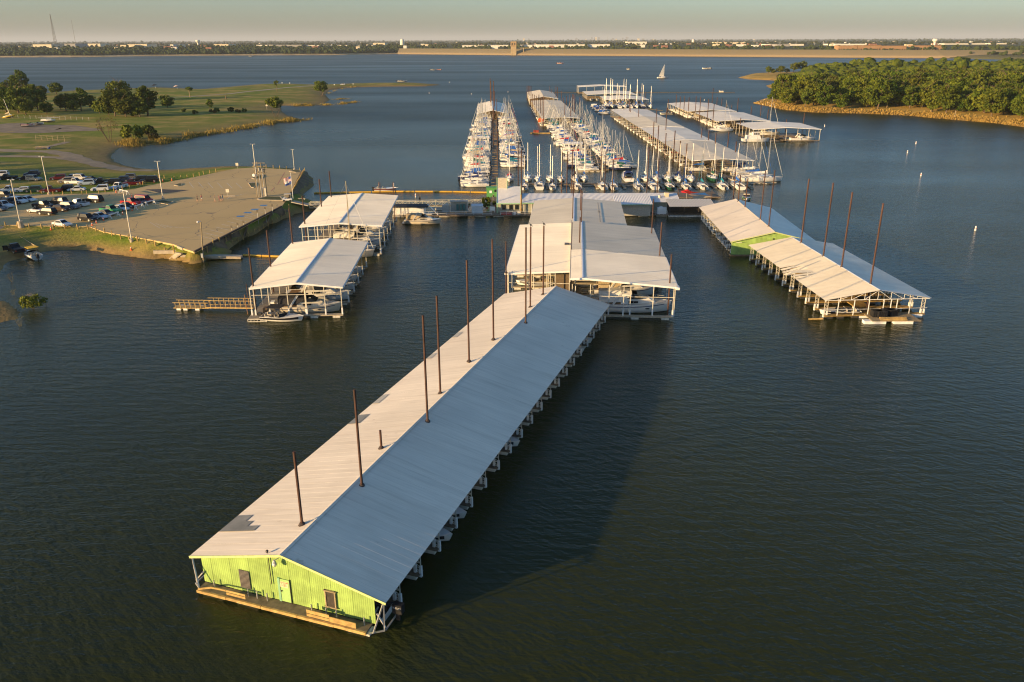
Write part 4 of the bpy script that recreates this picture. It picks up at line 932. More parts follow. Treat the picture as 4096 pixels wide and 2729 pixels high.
def sail_proto(L_, B, hm=1.28, boom=.38, tent=0):
    fb = .095 * L_; b, sh = hull_mb(L_, B, fb, .4, .74, .3, .8)
    P = [('hull', b.mesh('hull', [gel, boot], True), None, 'hull'), ('deck', deck_mb(sh).mesh('deck', nsk), None, None)]
    c = MB(); frustum(c, -.10 * L_, .24 * L_, fb - .02, fb + .45, B * .30, B * .2, .9, .1)
    P.append(('cabin', c.mesh('cabin', gel), None, None))
    for s in (-1, 1): P.append(('window', MB().bar((s * B * .285, -.05 * L_, fb + .26), (s * B * .23, .15 * L_, fb + .28), .03, .14).mesh('window', glass), 2, None))
    P.append(('cockpit', MB().box(-B * .26, B * .26, -.40 * L_, -.12 * L_, fb - .02, fb + .06).mesh('cockpit', mat('cockpit_shade', (.16, .13, .09), .8)), None, None))
    for s in (-1, 1): P.append(('coaming', MB().box(s * B * .3 - B * .03, s * B * .3 + B * .03, -.42 * L_, -.1 * L_, fb, fb + .24).mesh('coaming', gel), None, None))
    H_ = hm * L_; ym = .12 * L_
    m = MB().cyl((0, ym, fb + .3), (0, ym, H_), .10, .07, 6)
    m.bar((-B * .3, ym, H_ * .55), (B * .3, ym, H_ * .55), .04)
    P.append(('mast', m.mesh('mast', alum), None, 'mast'))
    bz = fb + 1.25
    P.append(('boom', MB().cyl((0, ym, bz), (0, ym - boom * L_, bz + .05), .06, n=6).mesh('boom', alum), None, None))
    sc = MB(); rg = []
    for k in range(6):
        t = k / 5; y = ym + .1 - (boom * L_ + .1) * t; h = (.85 if k == 0 else .5) * (1 - t) ** .6 + .16; w_ = .2 * (1 - .5 * t)
        rg.append([(-w_, y, bz - .08), (w_, y, bz - .08), (w_ * .5, y, bz + h * .6), (0, y, bz + h), (-w_ * .5, y, bz + h * .6)])
    sc.loft(rg, 0, True, True, True); P.append(('sail_cover', sc.mesh('sail_cover', covers['royal blue']), None, 'cover'))
    st = MB()
    for a, e in (((0, L_ / 2, fb * 1.25), (0, ym, H_ * .97)), ((0, -L_ / 2, fb), (0, ym, H_ * .98)), ((-B / 2, ym, fb), (0, ym, H_ * .9)), ((B / 2, ym, fb), (0, ym, H_ * .9))): st.bar(a, e, .022)
    P.append(('rigging', st.mesh('rigging', mat('wire', (.30, .28, .25), .5, .3)), None, 'wire'))
    P.append(('jib', MB().cyl((0, L_ * .485, fb * 1.25 + .3), (0, ym + .06 * L_, H_ * .84), .055, .04, 5).mesh('jib', covers['white']), None, 'jib'))
    r = MB()
    for s in (-1, 1):
        for i in range(6):
            q, q2 = sh[i + 1], sh[i + 2]; r.bar((s * q[0] * .95, q[1], q[2]), (s * q[0] * .95, q[1], q[2] + .6), .03).bar((s * q[0] * .95, q[1], q[2] + .6), (s * q2[0] * .95, q2[1], q2[2] + .6), .025)
    P.append(('guard_rail', r.bar((-B * .36, -L_ * .49, fb + .65), (B * .36, -L_ * .49, fb + .65), .035).mesh('guard_rail', alum), None, None))
    dg = MB(); rg = []
    for k in range(5):
        a = math.pi * k / 4; rg.append((-math.cos(a) * B * .3, math.sin(a) * .75))
    dg.loft([[(x, -.12 * L_, fb + .3 + z) for x, z in rg], [(x * .9, .02 * L_, fb + .35 + z * .6) for x, z in rg]], closed=False)
    P.append(('dodger', dg.mesh('dodger', covers['royal blue']), None, 'dodger'))
    P.append(('outboard', MB().box(-.15, .15, -L_ / 2 - .42, -L_ / 2 - .05, .1, .95).mesh('outboard', blackp), None, None))
    return P
SAIL = [sail_proto(7.6, 2.6), sail_proto(8.8, 2.9), sail_proto(10.2, 3.3, 1.2), sail_proto(12.5, 3.8, 1.22)]
def inst(P, name, label, cat, loc, rz=0.0, group=None, mats={}, skip=(), scale=1.0):
    t = thing(name, label, cat, loc, rz, group)
    if scale != 1.0: t.scale = (scale,) * 3
    made = []
    for nm, me, par, key in P:
        if nm in skip: made.append(None); continue
        o = O(nm, me, t if par is None else made[par])
        if key and key in mats: o.material_slots[0].link = 'OBJECT'; o.material_slots[0].material = mats[key]
        made.append(o)
    return t
hulls = [gel, gel, gel, gel, cream, mat('navy_hull', (.02, .03, .08), .3), gel]
cw = ['royal blue'] * 9 + ['navy'] * 3 + ['teal'] * 3 + ['white'] * 5 + ['tan'] * 2 + ['red', 'green', 'green', 'black']
rs = random.Random(21)
def sailboat(p, rz, label, group=None, kind=None, cov=None, hullm=None, sc=1.0, dodge=None, mastm=None, skip=()):
    kind = rs.choice((0, 1, 1, 2)) if kind is None else kind; cov = cov or rs.choice(cw); dodge = rs.random() < .45 if dodge is None else dodge
    hm = hullm or rs.choice(hulls); jc = rs.choice([covers['white'], covers['white'], covers[cov]])
    return inst(SAIL[kind], 'sailboat', label.replace('COVER', cov), 'sailboat', (p[0], p[1], 0), rz + rs.uniform(-.03, .03), group,
        {'cover': covers[cov], 'dodger': covers[cov], 'hull': hm, 'jib': jc, 'mast': mastm or alum}, tuple(skip) + (() if dodge else ('dodger',)) + (('outboard',) if kind > 1 else ()), sc * rs.uniform(.95, 1.05))

def cruiser_proto(L_=11.0, B=3.7, canvas=True):
    fb = .115 * L_; b, sh = hull_mb(L_, B, fb, .35, .92, .42, .9, flare=.1)
    P = [('hull', b.mesh('hull', [gel, boot], True), None, 'hull'), ('deck', deck_mb(sh).mesh('deck', gel), None, None)]
    c = MB(); frustum(c, -.16 * L_, .30 * L_, fb + .05, fb + .75, B * .40, B * .2, 1.6, .1)
    P.append(('cabin', c.mesh('cabin', gel), None, 'hull'))
    w_ = MB().loft([[(-B * .36, -.02 * L_, fb + .76), (B * .36, -.02 * L_, fb + .76), (B * .27, .13 * L_, fb + .76), (-B * .27, .13 * L_, fb + .76)], [(-B * .34, -.05 * L_, fb + 1.35), (B * .34, -.05 * L_, fb + 1.35), (B * .27, .05 * L_, fb + 1.35), (-B * .27, .05 * L_, fb + 1.35)]])
    P.append(('windshield', w_.mesh('windshield', glass), None, None))
    P.append(('cockpit', MB().box(-B * .36, B * .36, -.44 * L_, -.14 * L_, fb - .0, fb + .07).mesh('cockpit', teak), None, None))
    for s in (-1, 1):
        P.append(('porthole', MB().ball((s * B * .445, .18 * L_, fb * .62), (.06, .32, .11), 8, 5).mesh('porthole', glass), 0, None))
        P.append(('side_window', MB().bar((s * B * .405, -.06 * L_, fb + .36), (s * B * .37, .06 * L_, fb + .38), .05, .3).mesh('side_window', glass), 2, None))
    a = MB()
    for s in (-1, 1): a.bar((s * B * .43, -.26 * L_, fb), (s * B * .36, -.15 * L_, fb + 1.75), .12, .3)
    a.bar((-B * .36, -.15 * L_, fb + 1.75), (B * .36, -.15 * L_, fb + 1.75), .35, .14)
    P.append(('radar_arch', a.mesh('radar_arch', gel), None, None))
    cv = MB(); rg = [(-B * .40, fb + .35), (-B * .36, fb + 1.5), (-B * .2, fb + 1.85), (B * .2, fb + 1.85), (B * .36, fb + 1.5), (B * .40, fb + .35)]
    cv.loft([[(x, -.44 * L_, z - .15) for x, z in rg], [(x, -.16 * L_, z) for x, z in rg], [(x * .92, -.02 * L_, max(z - .1, fb + 1.3)) for x, z in rg]], closed=False)
    P.append(('canvas_top', cv.mesh('canvas_top', blackc), None, 'canvas'))
    r = MB()
    for s in (-1, 1):
        for i in range(5, 9):
            q, q2 = sh[i], sh[i + 1]; r.bar((s * q[0] * .93, q[1], q[2]), (s * q[0] * .93, q[1], q[2] + .55), .035).bar((s * q[0] * .93, q[1], q[2] + .55), (s * q2[0] * .93, q2[1], q2[2] + .55), .03)
    P.append(('bow_rail', r.mesh('bow_rail', alum), None, None))
    P.append(('stripe', MB().loft([[(s_ * (w_ + .012), y, z - .25) for s_ in (1,)] + [((w_ + .012), y, z - .36)] for w_, y, z in sh[:-1]], closed=False).loft([[(-(w_ + .012), y, z - .25), (-(w_ + .012), y, z - .36)] for w_, y, z in sh[:-1]], closed=False).mesh('stripe', mat('blue_stripe', (.03, .05, .12), .4)), 0, None))
    P.append(('swim_platform', MB().box(-B * .38, B * .38, -L_ / 2 - .7, -L_ / 2, .25, .35).mesh('swim_platform', gel), None, None))
    return P
CRU = cruiser_proto()
def runabout_proto(L_=6.2, B=2.35):
    fb = .7; b, sh = hull_mb(L_, B, fb, .3, .9, .25, .9, flare=.12)
    P = [('hull', b.mesh('hull', [gel, bootd], True), None, 'hull'), ('deck', deck_mb(sh, 5).mesh('deck', gel), None, None)]
    g_ = MB()
    g_.loft([[(-w_ * .97, y, z), (-w_ * .8, y, z - .02)] for w_, y, z in sh[:6]], closed=False).loft([[(w_ * .8, y, z - .02), (w_ * .97, y, z)] for w_, y, z in sh[:6]], closed=False)
    P.append(('gunwale', g_.mesh('gunwale', gel), None, None))
    P.append(('floor', MB().box(-B * .4, B * .4, -L_ * .45, .02 * L_, .28, .34).mesh('floor', mat('boat_carpet', (.20, .17, .13), .9)), None, None))
    for x, y in ((-.5, -.6), (.5, -.6), (-.5, -2.0), (.5, -2.0)): P.append(('seat', MB().box(x - .3, x + .3, y - .3, y + .3, .34, .72).box(x - .3, x + .3, y - .38, y - .28, .5, 1.05).mesh('seat', mat('boat_seat', (.5, .44, .34), .7)), None, None))
    w_ = MB().loft([[(-B * .42, -.1, fb), (-B * .25, .5, fb + .05), (B * .25, .5, fb + .05), (B * .42, -.1, fb)], [(-B * .38, -.25, fb + .42), (-B * .2, .2, fb + .48), (B * .2, .2, fb + .48), (B * .38, -.25, fb + .42)]], closed=False)
    P.append(('windshield', w_.mesh('windshield', glass), None, None))
    tw = MB()
    for s in (-1, 1): tw.bar((s * B * .46, -.2, fb), (s * B * .4, -.7, fb + 1.25), .07).bar((s * B * .46, -.9, fb), (s * B * .4, -.7, fb + 1.25), .07)
    P.append(('tower', tw.bar((-B * .4, -.7, fb + 1.25), (B * .4, -.7, fb + 1.25), .08).mesh('tower', darkst), None, None))
    P.append(('bimini', MB().box(-B * .42, B * .42, -2.0, .1, fb + 1.3, fb + 1.36).mesh('bimini', blackc), None, 'canvas'))
    P.append(('outboard', MB().box(-.2, .2, -L_ / 2 - .55, -L_ / 2, .2, 1.0).box(-.06, .06, -L_ / 2 - .35, -L_ / 2 - .15, -.5, .2).mesh('outboard', blackp), None, None))
    P.append(('stripe', MB().loft([[(w_ + .012, y, z - .06), (w_ * .965 + .014, y, z * .5)] for w_, y, z in sh[:-1]], closed=False).loft([[(-(w_ + .012), y, z - .06), (-(w_ * .965 + .014), y, z * .5)] for w_, y, z in sh[:-1]], closed=False).mesh('stripe', mat('black_stripe', (.015, .015, .02), .3)), 0, 'stripe'))
    P.append(('cover', MB().loft([[(-w_ * .98, y, z + .02), (0, y, z + .32), (w_ * .98, y, z + .02)] for w_, y, z in sh[:8]], closed=False).mesh('cover', covers['tan']), None, 'cover'))
    return P
RUN = runabout_proto()
def runabout(p, rz, label, group=None, canvas=None, stripe=None, sc=1.0, cover=None, skip=(), cat='motorboat'):
    sk = list(skip)
    if canvas is None: sk += ['bimini', 'tower']
    if cover is None: sk += ['cover']
    return inst(RUN, 'motorboat', label, cat, (p[0], p[1], 0), rz, group, {'canvas': covers.get(canvas, blackc), 'stripe': stripe or _M['black_stripe'], 'cover': covers.get(cover, blackc)}, sk, sc)
def cruiser(p, rz, label, group=None, canvas='black', sc=1.0, hullm=None, skip=()):
    sk = list(skip) + ([] if canvas else ['canvas_top'])
    return inst(CRU, 'cabin_cruiser', label, 'cabin cruiser', (p[0], p[1], 0), rz, group, {'canvas': covers.get(canvas, blackc), 'hull': hullm or gel}, sk, sc)
def loc(t, x, y):
    a = t.rotation_euler[2]; o = t.location; return Vector((o.x + x * math.cos(a) - y * math.sin(a), o.y + x * math.sin(a) + y * math.cos(a), 0))
EAST = -math.pi / 2; WEST = math.pi / 2

# boats in the near covered docks
cruiser(loc(d2, 8.3, 4.3), EAST + d2.rotation_euler[2], 'large white cruiser with swept arch in the front slip of the central dock', canvas='white', sc=1.16)
cruiser(loc(d2, 7.5, 13), EAST, 'second white cruiser behind the large one in the central dock', canvas='tan', sc=1.0)
cruiser(loc(d2, 7.5, 22.5), EAST, 'third white cruiser deep inside the central dock', canvas='navy', sc=.95)
runabout(loc(d2, -8.6, 10), WEST, 'white motorboat on a lift under the left bay of the central dock', sc=1.15)
runabout(loc(d2, -8.6, 18), WEST, 'second motorboat under the left bay of the central dock', cover='tan', sc=1.1)
cruiser(loc(d2, -8.4, 27), WEST, 'cruiser under the rear of the left bay of the central dock', canvas='black', sc=.75)
cruiser(loc(d3, .9, 3.6), EAST + d3.rotation_euler[2], 'cream cruiser with black cockpit canvas in the front slip of the near left dock', sc=.98, hullm=cream)
cruiser(loc(d3, 1.2, 10), EAST, 'tall white cruiser in the second slip of the near left dock', canvas=None, sc=1.02)
for i, (y, s) in enumerate(((15.8, .85), (21.2, .8), (26.8, .82))): cruiser(loc(d3, 2.0, y), EAST, ORD[2 + i] + ' boat from the front showing only its bow under the near left dock', 'bows along the near left dock', canvas='navy', sc=s)
b_ = runabout(G(*zT(1300, 375), 0), EAST - .12, 'black and white bowrider with black bimini at the near left dock end', canvas='black', sc=1.12)
for i, (y, s, c) in enumerate(((3.4, .95, 'tan'), (9.4, 1.0, 'white'), (15.5, .9, None), (21.5, .9, 'black'), (28, .9, 'navy'))): cruiser(loc(d4, 1.5 + .3 * i, y), EAST, ORD[i] + ' cruiser from the front under the rear left dock', 'cruisers under the rear left dock', canvas=c, sc=s)
cruiser(G(*zL(1290, 640), 0), EAST - .05, 'cream express cruiser with tan canvas and anchor pulpit moored beside the rear left dock', canvas='tan', sc=.82, hullm=cream)
# tall masted sloop between the two left docks
pb = G(*zH(1635, 605), .9); pm_ = G(*zH(1452, 600), 0)
sailboat((pb.x - 5.6, pb.y - .2), EAST, 'large sloop with tall mast squeezed between the two left docks', kind=3, cov='white', hullm=cream, sc=1.03, mastm=mat('gold_mast', (.55, .44, .25), .4, .4), dodge=False, skip=('sail_cover',))
# right dock and near dock boats
runabout(loc(d6, -4.9, 2.6), WEST, 'open white runabout in the first slip of the near right dock', sc=1.05, skip=())
mt = MB().box(-.26, .26, -.75, .05, .75, 1.55).box(-.1, .1, -.45, -.15, -.3, .8); mt2 = mt
motor_me = mt.mesh('cowling', blackp)
p = loc(d1, 5.0, 1.9); t = runabout(p, axis(*AX1) - math.pi / 2 + math.pi, 'dark covered boat in the slip behind the lime green end wall', cover='black', stripe=None, skip=('outboard',), sc=.95)
p = loc(d1, 8.5, 1.9); t = thing('outboard_motor', 'black outboard motor tilted up beside the lime green end wall', 'motor', (p.x, p.y, 0), RZ1 + math.pi / 2)
O('cowling', motor_me, t); O('lettering', text_mesh('SUZUKI', .2, mat('white_print', (.7, .7, .7), .5)), t, (-.275, -.35, 1.3), (math.pi / 2, 0, -math.pi / 2))
for i, (k, c, s) in enumerate(((2.5, 'tan', 1.0), (3.5, 'red', .95), (7.5, 'white', 1.0), (15.4, 'orange', .9), (16.5, 'navy', .95))):
    runabout(loc(d1, 5.6, 3.4 + k * 3.76), RZ1 - math.pi / 2, ORD[i] + ' covered boat bow showing past the right eave of the long near dock', 'boats under the long near dock', cover=c, sc=s)
for i, (k, c) in enumerate(((1, 'tan'), (2, 'black'), (3, 'white'), (5, 'navy'), (6, 'teal'), (7, 'tan'), (8, 'black'))):
    runabout(loc(d5, -5.6, 1.5 + (k + .5) * 3.7), WEST, ORD[i] + ' boat from the green wall under the left eave of the far right dock', 'boats under the far right dock', cover=c if i % 2 else None, canvas=None if i % 3 else 'black', sc=.95)

# western sailboat pontoon
wa = G(*zY(482, 1360), .5); wb = G(*zY(485, 320), .5)
pon = thing('pontoon_walkway', 'long narrow timber walkway between the two ranks of the western sailboats', 'walkway', (wa.x, wa.y, 0), axis(wb.x - wa.x, wb.y - wa.y)); LW = (wb - wa).length
def walk_parts(t, L_, w_, seg=6.0, m=deckm, rails=True):
    n = int(L_ / seg); me = MB().box(-w_ / 2, w_ / 2, .05, seg - .05, .3, .5).mesh('deck_section', m); fm = MB().box(-w_ * .45, w_ * .45, .6, seg - .6, -.2, .29).mesh('float', floatm)
    bm = MB().bar((-w_ / 2 - .05, 0, .54), (w_ / 2 + .05, 0, .54), .14, .12).mesh('cross_rail', ywood)
    for i in range(n):
        o = O('deck_section', me, t, (0, i * seg, 0)); O('float', fm, o)
        if rails: O('cross_rail', bm, t, (0, i * seg, 0))
walk_parts(pon, LW, 2.1)
gL, gR = 'sailboats on the left rank of the western pontoon', 'sailboats on the right rank of the western pontoon'
def rank(t, side, ys, gap, label, group, far=1.0, offs=0, jk=None):
    fme = MB().box(0, 8.2, -.3, .3, .25, .45).mesh('finger_pier', wood)
    for i, y in enumerate(ys):
        k = rs.choice((0, 1, 1, 2)); Lk = (7.6, 8.8, 10.2)[k]
        bow_in = rs.random() < .5; sgn = side
        x = side * (gap + Lk / 2 + rs.uniform(0, .5)); p = loc(t, x, y)
        rz = (EAST if (bow_in == (side < 0)) else WEST) + t.rotation_euler[2]
        sailboat(p, rz, label.replace('NTH', ORD[i]), group, k)
        if i % 2 == 0: q = loc(t, side * 1.3, y + 1.9); tag(O('finger_pier', fme, None, (q.x, q.y, 0), t.rotation_euler[2] + (math.pi if side < 0 else 0)), ORD[i // 2] + ' timber finger from the near end,' + label.split('cover,')[-1], 'finger pier', 'fingers of ' + group)
ysL = [2 + i * 3.55 + (1.0 if i % 2 else 0) for i in range(8)] + [34 + i * 4.5 + rs.uniform(-.4, .4) for i in range(46)]
ysR = [42 + i * 4.5 + rs.uniform(-.4, .4) for i in range(46)]
ysL = [y for y in ysL if y < LW - 6]; ysR = [y for y in ysR if y < LW - 6]
rank(pon, -1, ysL[:56], 1.6, 'NTH sailboat from the shop, COVER cover, left rank of the western pontoon', gL)
rank(pon, 1, ysR[:56], 1.6, 'NTH sailboat from the shop, COVER cover, right rank of the western pontoon', gR)
# roofed houseboats among the sailboats
def houseboat(p, rz, label, L_=9.5, B=3.6):
    t = thing('houseboat', label, 'houseboat', (p[0], p[1], 0), rz)
    b, sh = hull_mb(L_, B, .8, .3, .95, .1, .4); O('hull', b.mesh('hull', [gel, boot]), t)
    O('cabin', MB().box(-B * .42, B * .42, -L_ * .42, L_ * .32, .8, 2.6).mesh('cabin', white), t)
    r = MB(); r.loft([[(-B * .5, -L_ * .45, 2.55), (-B * .25, -L_ * .45, 3.05), (B * .25, -L_ * .45, 3.05), (B * .5, -L_ * .45, 2.55)], [(-B * .5, L_ * .38, 2.55), (-B * .25, L_ * .38, 3.05), (B * .25, L_ * .38, 3.05), (B * .5, L_ * .38, 2.55)]], closed=False)
    O('roof', r.mesh('roof', white), t)
    for i in range(4): O('window', MB().box(-B * .425 - .01, -B * .42 + .02, -3.2 + i * 1.7, -2.2 + i * 1.7, 1.5, 2.2).mesh('window', glass), t)
houseboat(loc(pon, -6.6, 112), WEST, 'pale roofed houseboat in the left rank of the western pontoon')

# second sailboat pontoon
va = G(*zX(1480, 1235), .5); vb = G(*zX(440, 60), .5)
pon2 = thing('pontoon_walkway', 'timber walkway down the middle of the second sailboat pontoon', 'walkway', (va.x, va.y, 0), axis(vb.x - va.x, vb.y - va.y)); L2 = (vb - va).length
walk_parts(pon2, L2, 2.4)
ys2 = [1.5 + i * 4.6 + rs.uniform(-.4, .4) for i in range(40)]; ys2 = [y for y in ys2 if y < L2 - 3]
ysl = [y for y in ys2 if not 52 < y < 64]
rank(pon2, -1, ysl, 1.4, 'NTH sailboat from the camera, COVER cover, left rank of the second pontoon', 'sailboats on the left rank of the second pontoon')
rank(pon2, 1, [y + 2 for y in ys2], 1.4, 'NTH sailboat from the camera, COVER cover, right rank of the second pontoon', 'sailboats on the right rank of the second pontoon')
houseboat(loc(pon2, -5.8, 58), WEST, 'pale roofed houseboat in the left rank of the second pontoon')
t = thing('end_pier', 'short cross pier at the near end of the second pontoon', 'pier', loc(pon2, -9.5, -1.2), pon2.rotation_euler[2])
O('deck', MB().box(0, 9.5, -.5, .5, .3, .48).mesh('deck', ywood), t)
for i in range(5): O('float', float_me, t, (1 + i * 1.9, 0, 0))

# front row along the cross walkway
fa, fb2 = G(2090, 734, .5), G(2995, 736, .5)
cw_ = thing('pontoon_walkway', 'timber cross walkway behind the long shop roof with sailboats on both sides', 'walkway', (fa.x, fa.y, 0), axis(fb2.x - fa.x, fb2.y - fa.y))
walk_parts(cw_, (fb2 - fa).length, 2.2, rails=False)
near_row = [(2098, 'royal blue', 0, 1), (2159.6, 'royal blue', 2, 1), (2212, 'navy', 0, 0), (2312.5, 'royal blue', 1, 0), (2415.8, 'black', 1, 0), (2459, 'royal blue', 1, 0), (2559.8, 'royal blue', 1, 0), (2621, 'navy', 2, 0), (2686.7, 'green', 1, 0), (2753, 'royal blue', 1, 1), (2819, 'teal', 1, 0), (2900.8, 'teal', 1, 0), (2964.5, 'royal blue', 2, 1)]
for i, (u, c, k, dg_) in enumerate(near_row):
    p = G(u, 761, 0); Lk = (7.6, 8.8, 10.2)[k]
    sailboat((p.x, p.y + Lk / 2), 0.0, ORD[i] + ' sailboat from the left, COVER cover, stern-on behind the shop roof', 'sailboats stern-on behind the shop', k, c, hullm=mat('green_hull', (.02, .09, .05), .3) if c == 'green' else gel, dodge=bool(dg_))
back_row = [(2038, 'red', 1), (2112, 'royal blue', 1), (2152, 'navy', 1), (2203, 'tan', 1), (2247, 'teal', 0), (2305, 'black', 1), (2340, 'royal blue', 1), (2588, 'white', 1), (2634, 'royal blue', 1), (2679, 'tan', 1), (2722, 'navy', 1), (2773, 'navy', 1), (2862, 'green', 1)]
for i, (u, c, k) in enumerate(back_row):
    p = G(u, 729, 0); Lk = (7.6, 8.8)[k]
    sailboat((p.x, p.y + Lk / 2), math.pi, ORD[i] + ' sailboat from the left, COVER cover, bow-on beyond the cross walkway', 'sailboats bow-on beyond the cross walkway', k, c, hullm=_M['green_hull'] if c == 'green' else gel)
p = G(2516, 729, 0); cruiser((p.x, p.y + 5), 0.0, 'white motor cruiser with dark bimini stern-on beyond the cross walkway', canvas='navy', sc=.95)
for i, u in enumerate((2190, 2288, 2390, 2500, 2655, 2722, 2790, 2862, 2935, 3010)):
    p = G(u, 757, 0); t = thing('finger_pier', ORD[i] + ' timber finger from the left between the stern-on sailboats', 'finger pier', (p.x, p.y, 0), 0.0, 'fingers behind the shop')
    O('deck', MB().box(-.45, .45, 0, 8.5, .3, .46).mesh('deck', wood), t); O('float', MB().box(-.4, .4, .1, 1.2, -.15, .3).mesh('float', floatm), t)
# boats at the near end of the long roof row
for i, (x0, x1, y, c, k, lab) in enumerate([(640, 925, 246, 'royal blue', 1, 'white sailboat with blue cover lying across the end of the long roof row'), (1200, 1650, 262, 'navy', 3, 'large white sailboat with purple cover right of the long roof row'),
        (1320, 1800, 330, 'white', 3, 'big cream sailboat second from the corner of the eastern cross pier'), (1420, 1840, 372, 'royal blue', 3, 'long white yacht with a long boom beside the corner cross pier'), (1500, 2000, 412, 'white', 3, 'outermost white yacht at the corner of the cross walkway')]):
    p = G(*zV((x0 + x1) / 2, y), 0); sailboat(p, EAST, lab, kind=k, cov=c, hullm=gel if i != 2 else cream, dodge=i == 1)
t = thing('end_pier', 'pale cross pier at the right end of the sailboat moorings', 'pier', G(*zV(1540, 455), 0), 0.0)
O('deck', MB().box(0, 8.6, -.6, .6, .3, .5).mesh('deck', mat('pale_finger', (.38, .32, .22), .85)), t)
for i in range(4): O('float', float_me, t, (.9 + i * 2.1, 0, 0))
t = thing('pontoon_walkway', 'short walkway slanting from the corner pier to the long roof row', 'walkway', G(*zV(1390, 420), 0), axis(-9, 38)); walk_parts(t, 36, 2, rails=False)
wk = inst(RUN, 'wake_boat', 'green and white wake boat with tower floating beyond the far right dock', 'motorboat', (*G(*zV(1515, 695), 0)[:2], 0), 2.9, None, {'canvas': blackc, 'stripe': mat('lime_stripe', (.15, .4, .05), .4)}, ('cover',), 1.05)
# far clusters
for i in range(15):
    x = 62 + (i % 8) * 4.2 + rs.uniform(-.8, .8); y = 548 + (i // 8) * 9
    sailboat((x, y), math.pi * (i % 2), ORD[i] + ' of the sailboats before the far roof cluster, COVER cover', 'sailboats before the far cluster', rs.choice((2, 3)), sc=1.15)
for i, (x, y, c) in enumerate([(1060, 410, 'white'), (1090, 430, 'royal blue'), (1120, 455, 'navy'), (1165, 490, 'royal blue')]):
    p = G(*zJ(x, y), 0); cruiser(p, EAST, ORD[i] + ' cruiser from the back beside the head of the long roof row', 'boats at the head of the long roof row', canvas=c, sc=.8)
for i in range(20):
    p = loc(e3, -7.2, 6 + i * 9.7); runabout(p, WEST, ORD[i] + ' motorboat from the camera under the left eave of the long roof row', 'motorboats under the long roof row', canvas=[None, 'black', None, 'navy'][i % 4], cover=[None, 'tan', 'white', None, 'red'][i % 5], sc=1.25)
for i in range(9):
    p = loc(e5a, -10, 4 + i * 6.2); cruiser(p, WEST, ORD[i] + ' boat from the front under the left eave of the rear eastern roof', 'boats under the rear eastern roof', canvas=['tan', 'white', None][i % 3], sc=.7)
for i in range(6):
    p = loc(e5b, -9.5, 3 + i * 7.2); cruiser(p, WEST, ORD[i] + ' boat from the front under the left eave of the middle eastern roof', 'boats under the middle eastern roof', canvas=['tan', 'navy', None][i % 3], sc=.75)
for i in range(12):
    p = loc(e2b, -7, 5 + i * 10); runabout(p, WEST, ORD[i] + ' motorboat from the camera under the left eave of the long beige roof', 'motorboats under the long beige roof', canvas='black' if i % 2 else None, cover=None if i % 2 else 'tan', sc=1.2)
for i in range(7):
    p = loc(e4b, -15 + i * 4.6, 1.5); runabout(p, 0.0, ORD[i] + ' motorboat from the left under the middle roof of the far cluster', 'motorboats under the far cluster', cover=['tan', 'teal', 'white'][i % 3], sc=1.2)
p = G(*zK(890, 552), 0); sailboat(p, EAST, 'white sailboat with angled mast in front of the middle eastern roof', kind=3, cov='white', dodge=False)
p = G(*zK(1560, 668), 0); cruiser(loc(e5c, 8.5, 3.5), EAST, 'white sport cruiser under the right half of the front eastern roof', canvas=None, sc=1.0)
sailboat(loc(e5c, -2, 24), EAST, 'sloop whose mast rises behind the front eastern roof', kind=3, cov='white', sc=1.1)
p = G(*zK(1340, 690), 0); t = thing('trawler', 'white trawler yacht with wheelhouse windows under the front eastern roof', 'trawler', (p.x, p.y + 2, 0), EAST)
b, sh = hull_mb(12, 4, 1.4, .5, .85, .45, .7); O('hull', b.mesh('hull', [gel, boot], True), t); O('deck', deck_mb(sh).mesh('deck', nsk), t)
c = MB(); frustum(c, -4.5, 2.0, 1.4, 2.9, 1.5, 1.2, .4, .1); O('cabin', c.mesh('cabin', gel), t)
c = MB(); frustum(c, -1.8, 1.2, 2.9, 4.1, 1.2, 1.0, .3, .1); wh = O('wheelhouse', c.mesh('wheelhouse', gel), t)
for s in (-1, 1):
    for i in range(3): O('window', MB().box(s * 1.16 - .03, s * 1.16 + .03, -1.4 + i * .85, -.8 + i * .85, 3.2, 3.8).mesh('window', glass), wh)
p = G(*zK(205, 340), 0); runabout(p, WEST, 'dark runabout moored off the left of the rear eastern roof', canvas=None, sc=1.3)
# ------------------------------------------------------------------ pilings
_pl = {}
collar_me = MB().cyl((0, 0, -.12), (0, 0, .16), .33, .2, 8).mesh('roof_collar', mat('tar_collar', (.05, .035, .03), .8))
def piling(p, ztop, label, group=None, r=.15, m=rust, zb=-2.5):
    h = round(ztop - zb, 1); k = (h, r, m.name)
    if k not in _pl: _pl[k] = MB().cyl((0, 0, 0), (0, 0, h), r, r * .95, 9).mesh('piling', m)
    return tag(O('mooring_piling', _pl[k], None, (p[0], p[1], zb)), label, 'piling', group)
def pile_px(zf, x0, y0, x1, y1, z, label, group=None, r=.15, m=rust):
    """x1,y1: where it meets roof or water (height z); y0: its top"""
    b = G(*zf(x1, y1), z); h = top_of(b, zf(x0, y0)[1]); o = piling(b, z + h, label, group, r, m)
    if z > 4.5: O('roof_collar', collar_me, o, (0, 0, z + 2.5), (random.uniform(-.08, .08), .2, random.uniform(0, 3)))
    return o
def pile_row(zf, lst, z, label, group, r=.15):
    for i, (x0, y0, x1, y1) in enumerate(lst): pile_px(zf, x0, y0, x1, y1, z, label.replace('NTH', ORD[i]), group, r)
g1 = 'steel pilings through the long near roof'
pile_row(zQ, [(123, 1107, 170, 1563), (494, 720, 545, 1320), (662, 972, 667, 1085), (917, 253, 957, 917), (1038, 130, 1037, 742)], 5.0, 'NTH rusty piling from the green wall through the ridge of the long near roof', g1, .12)
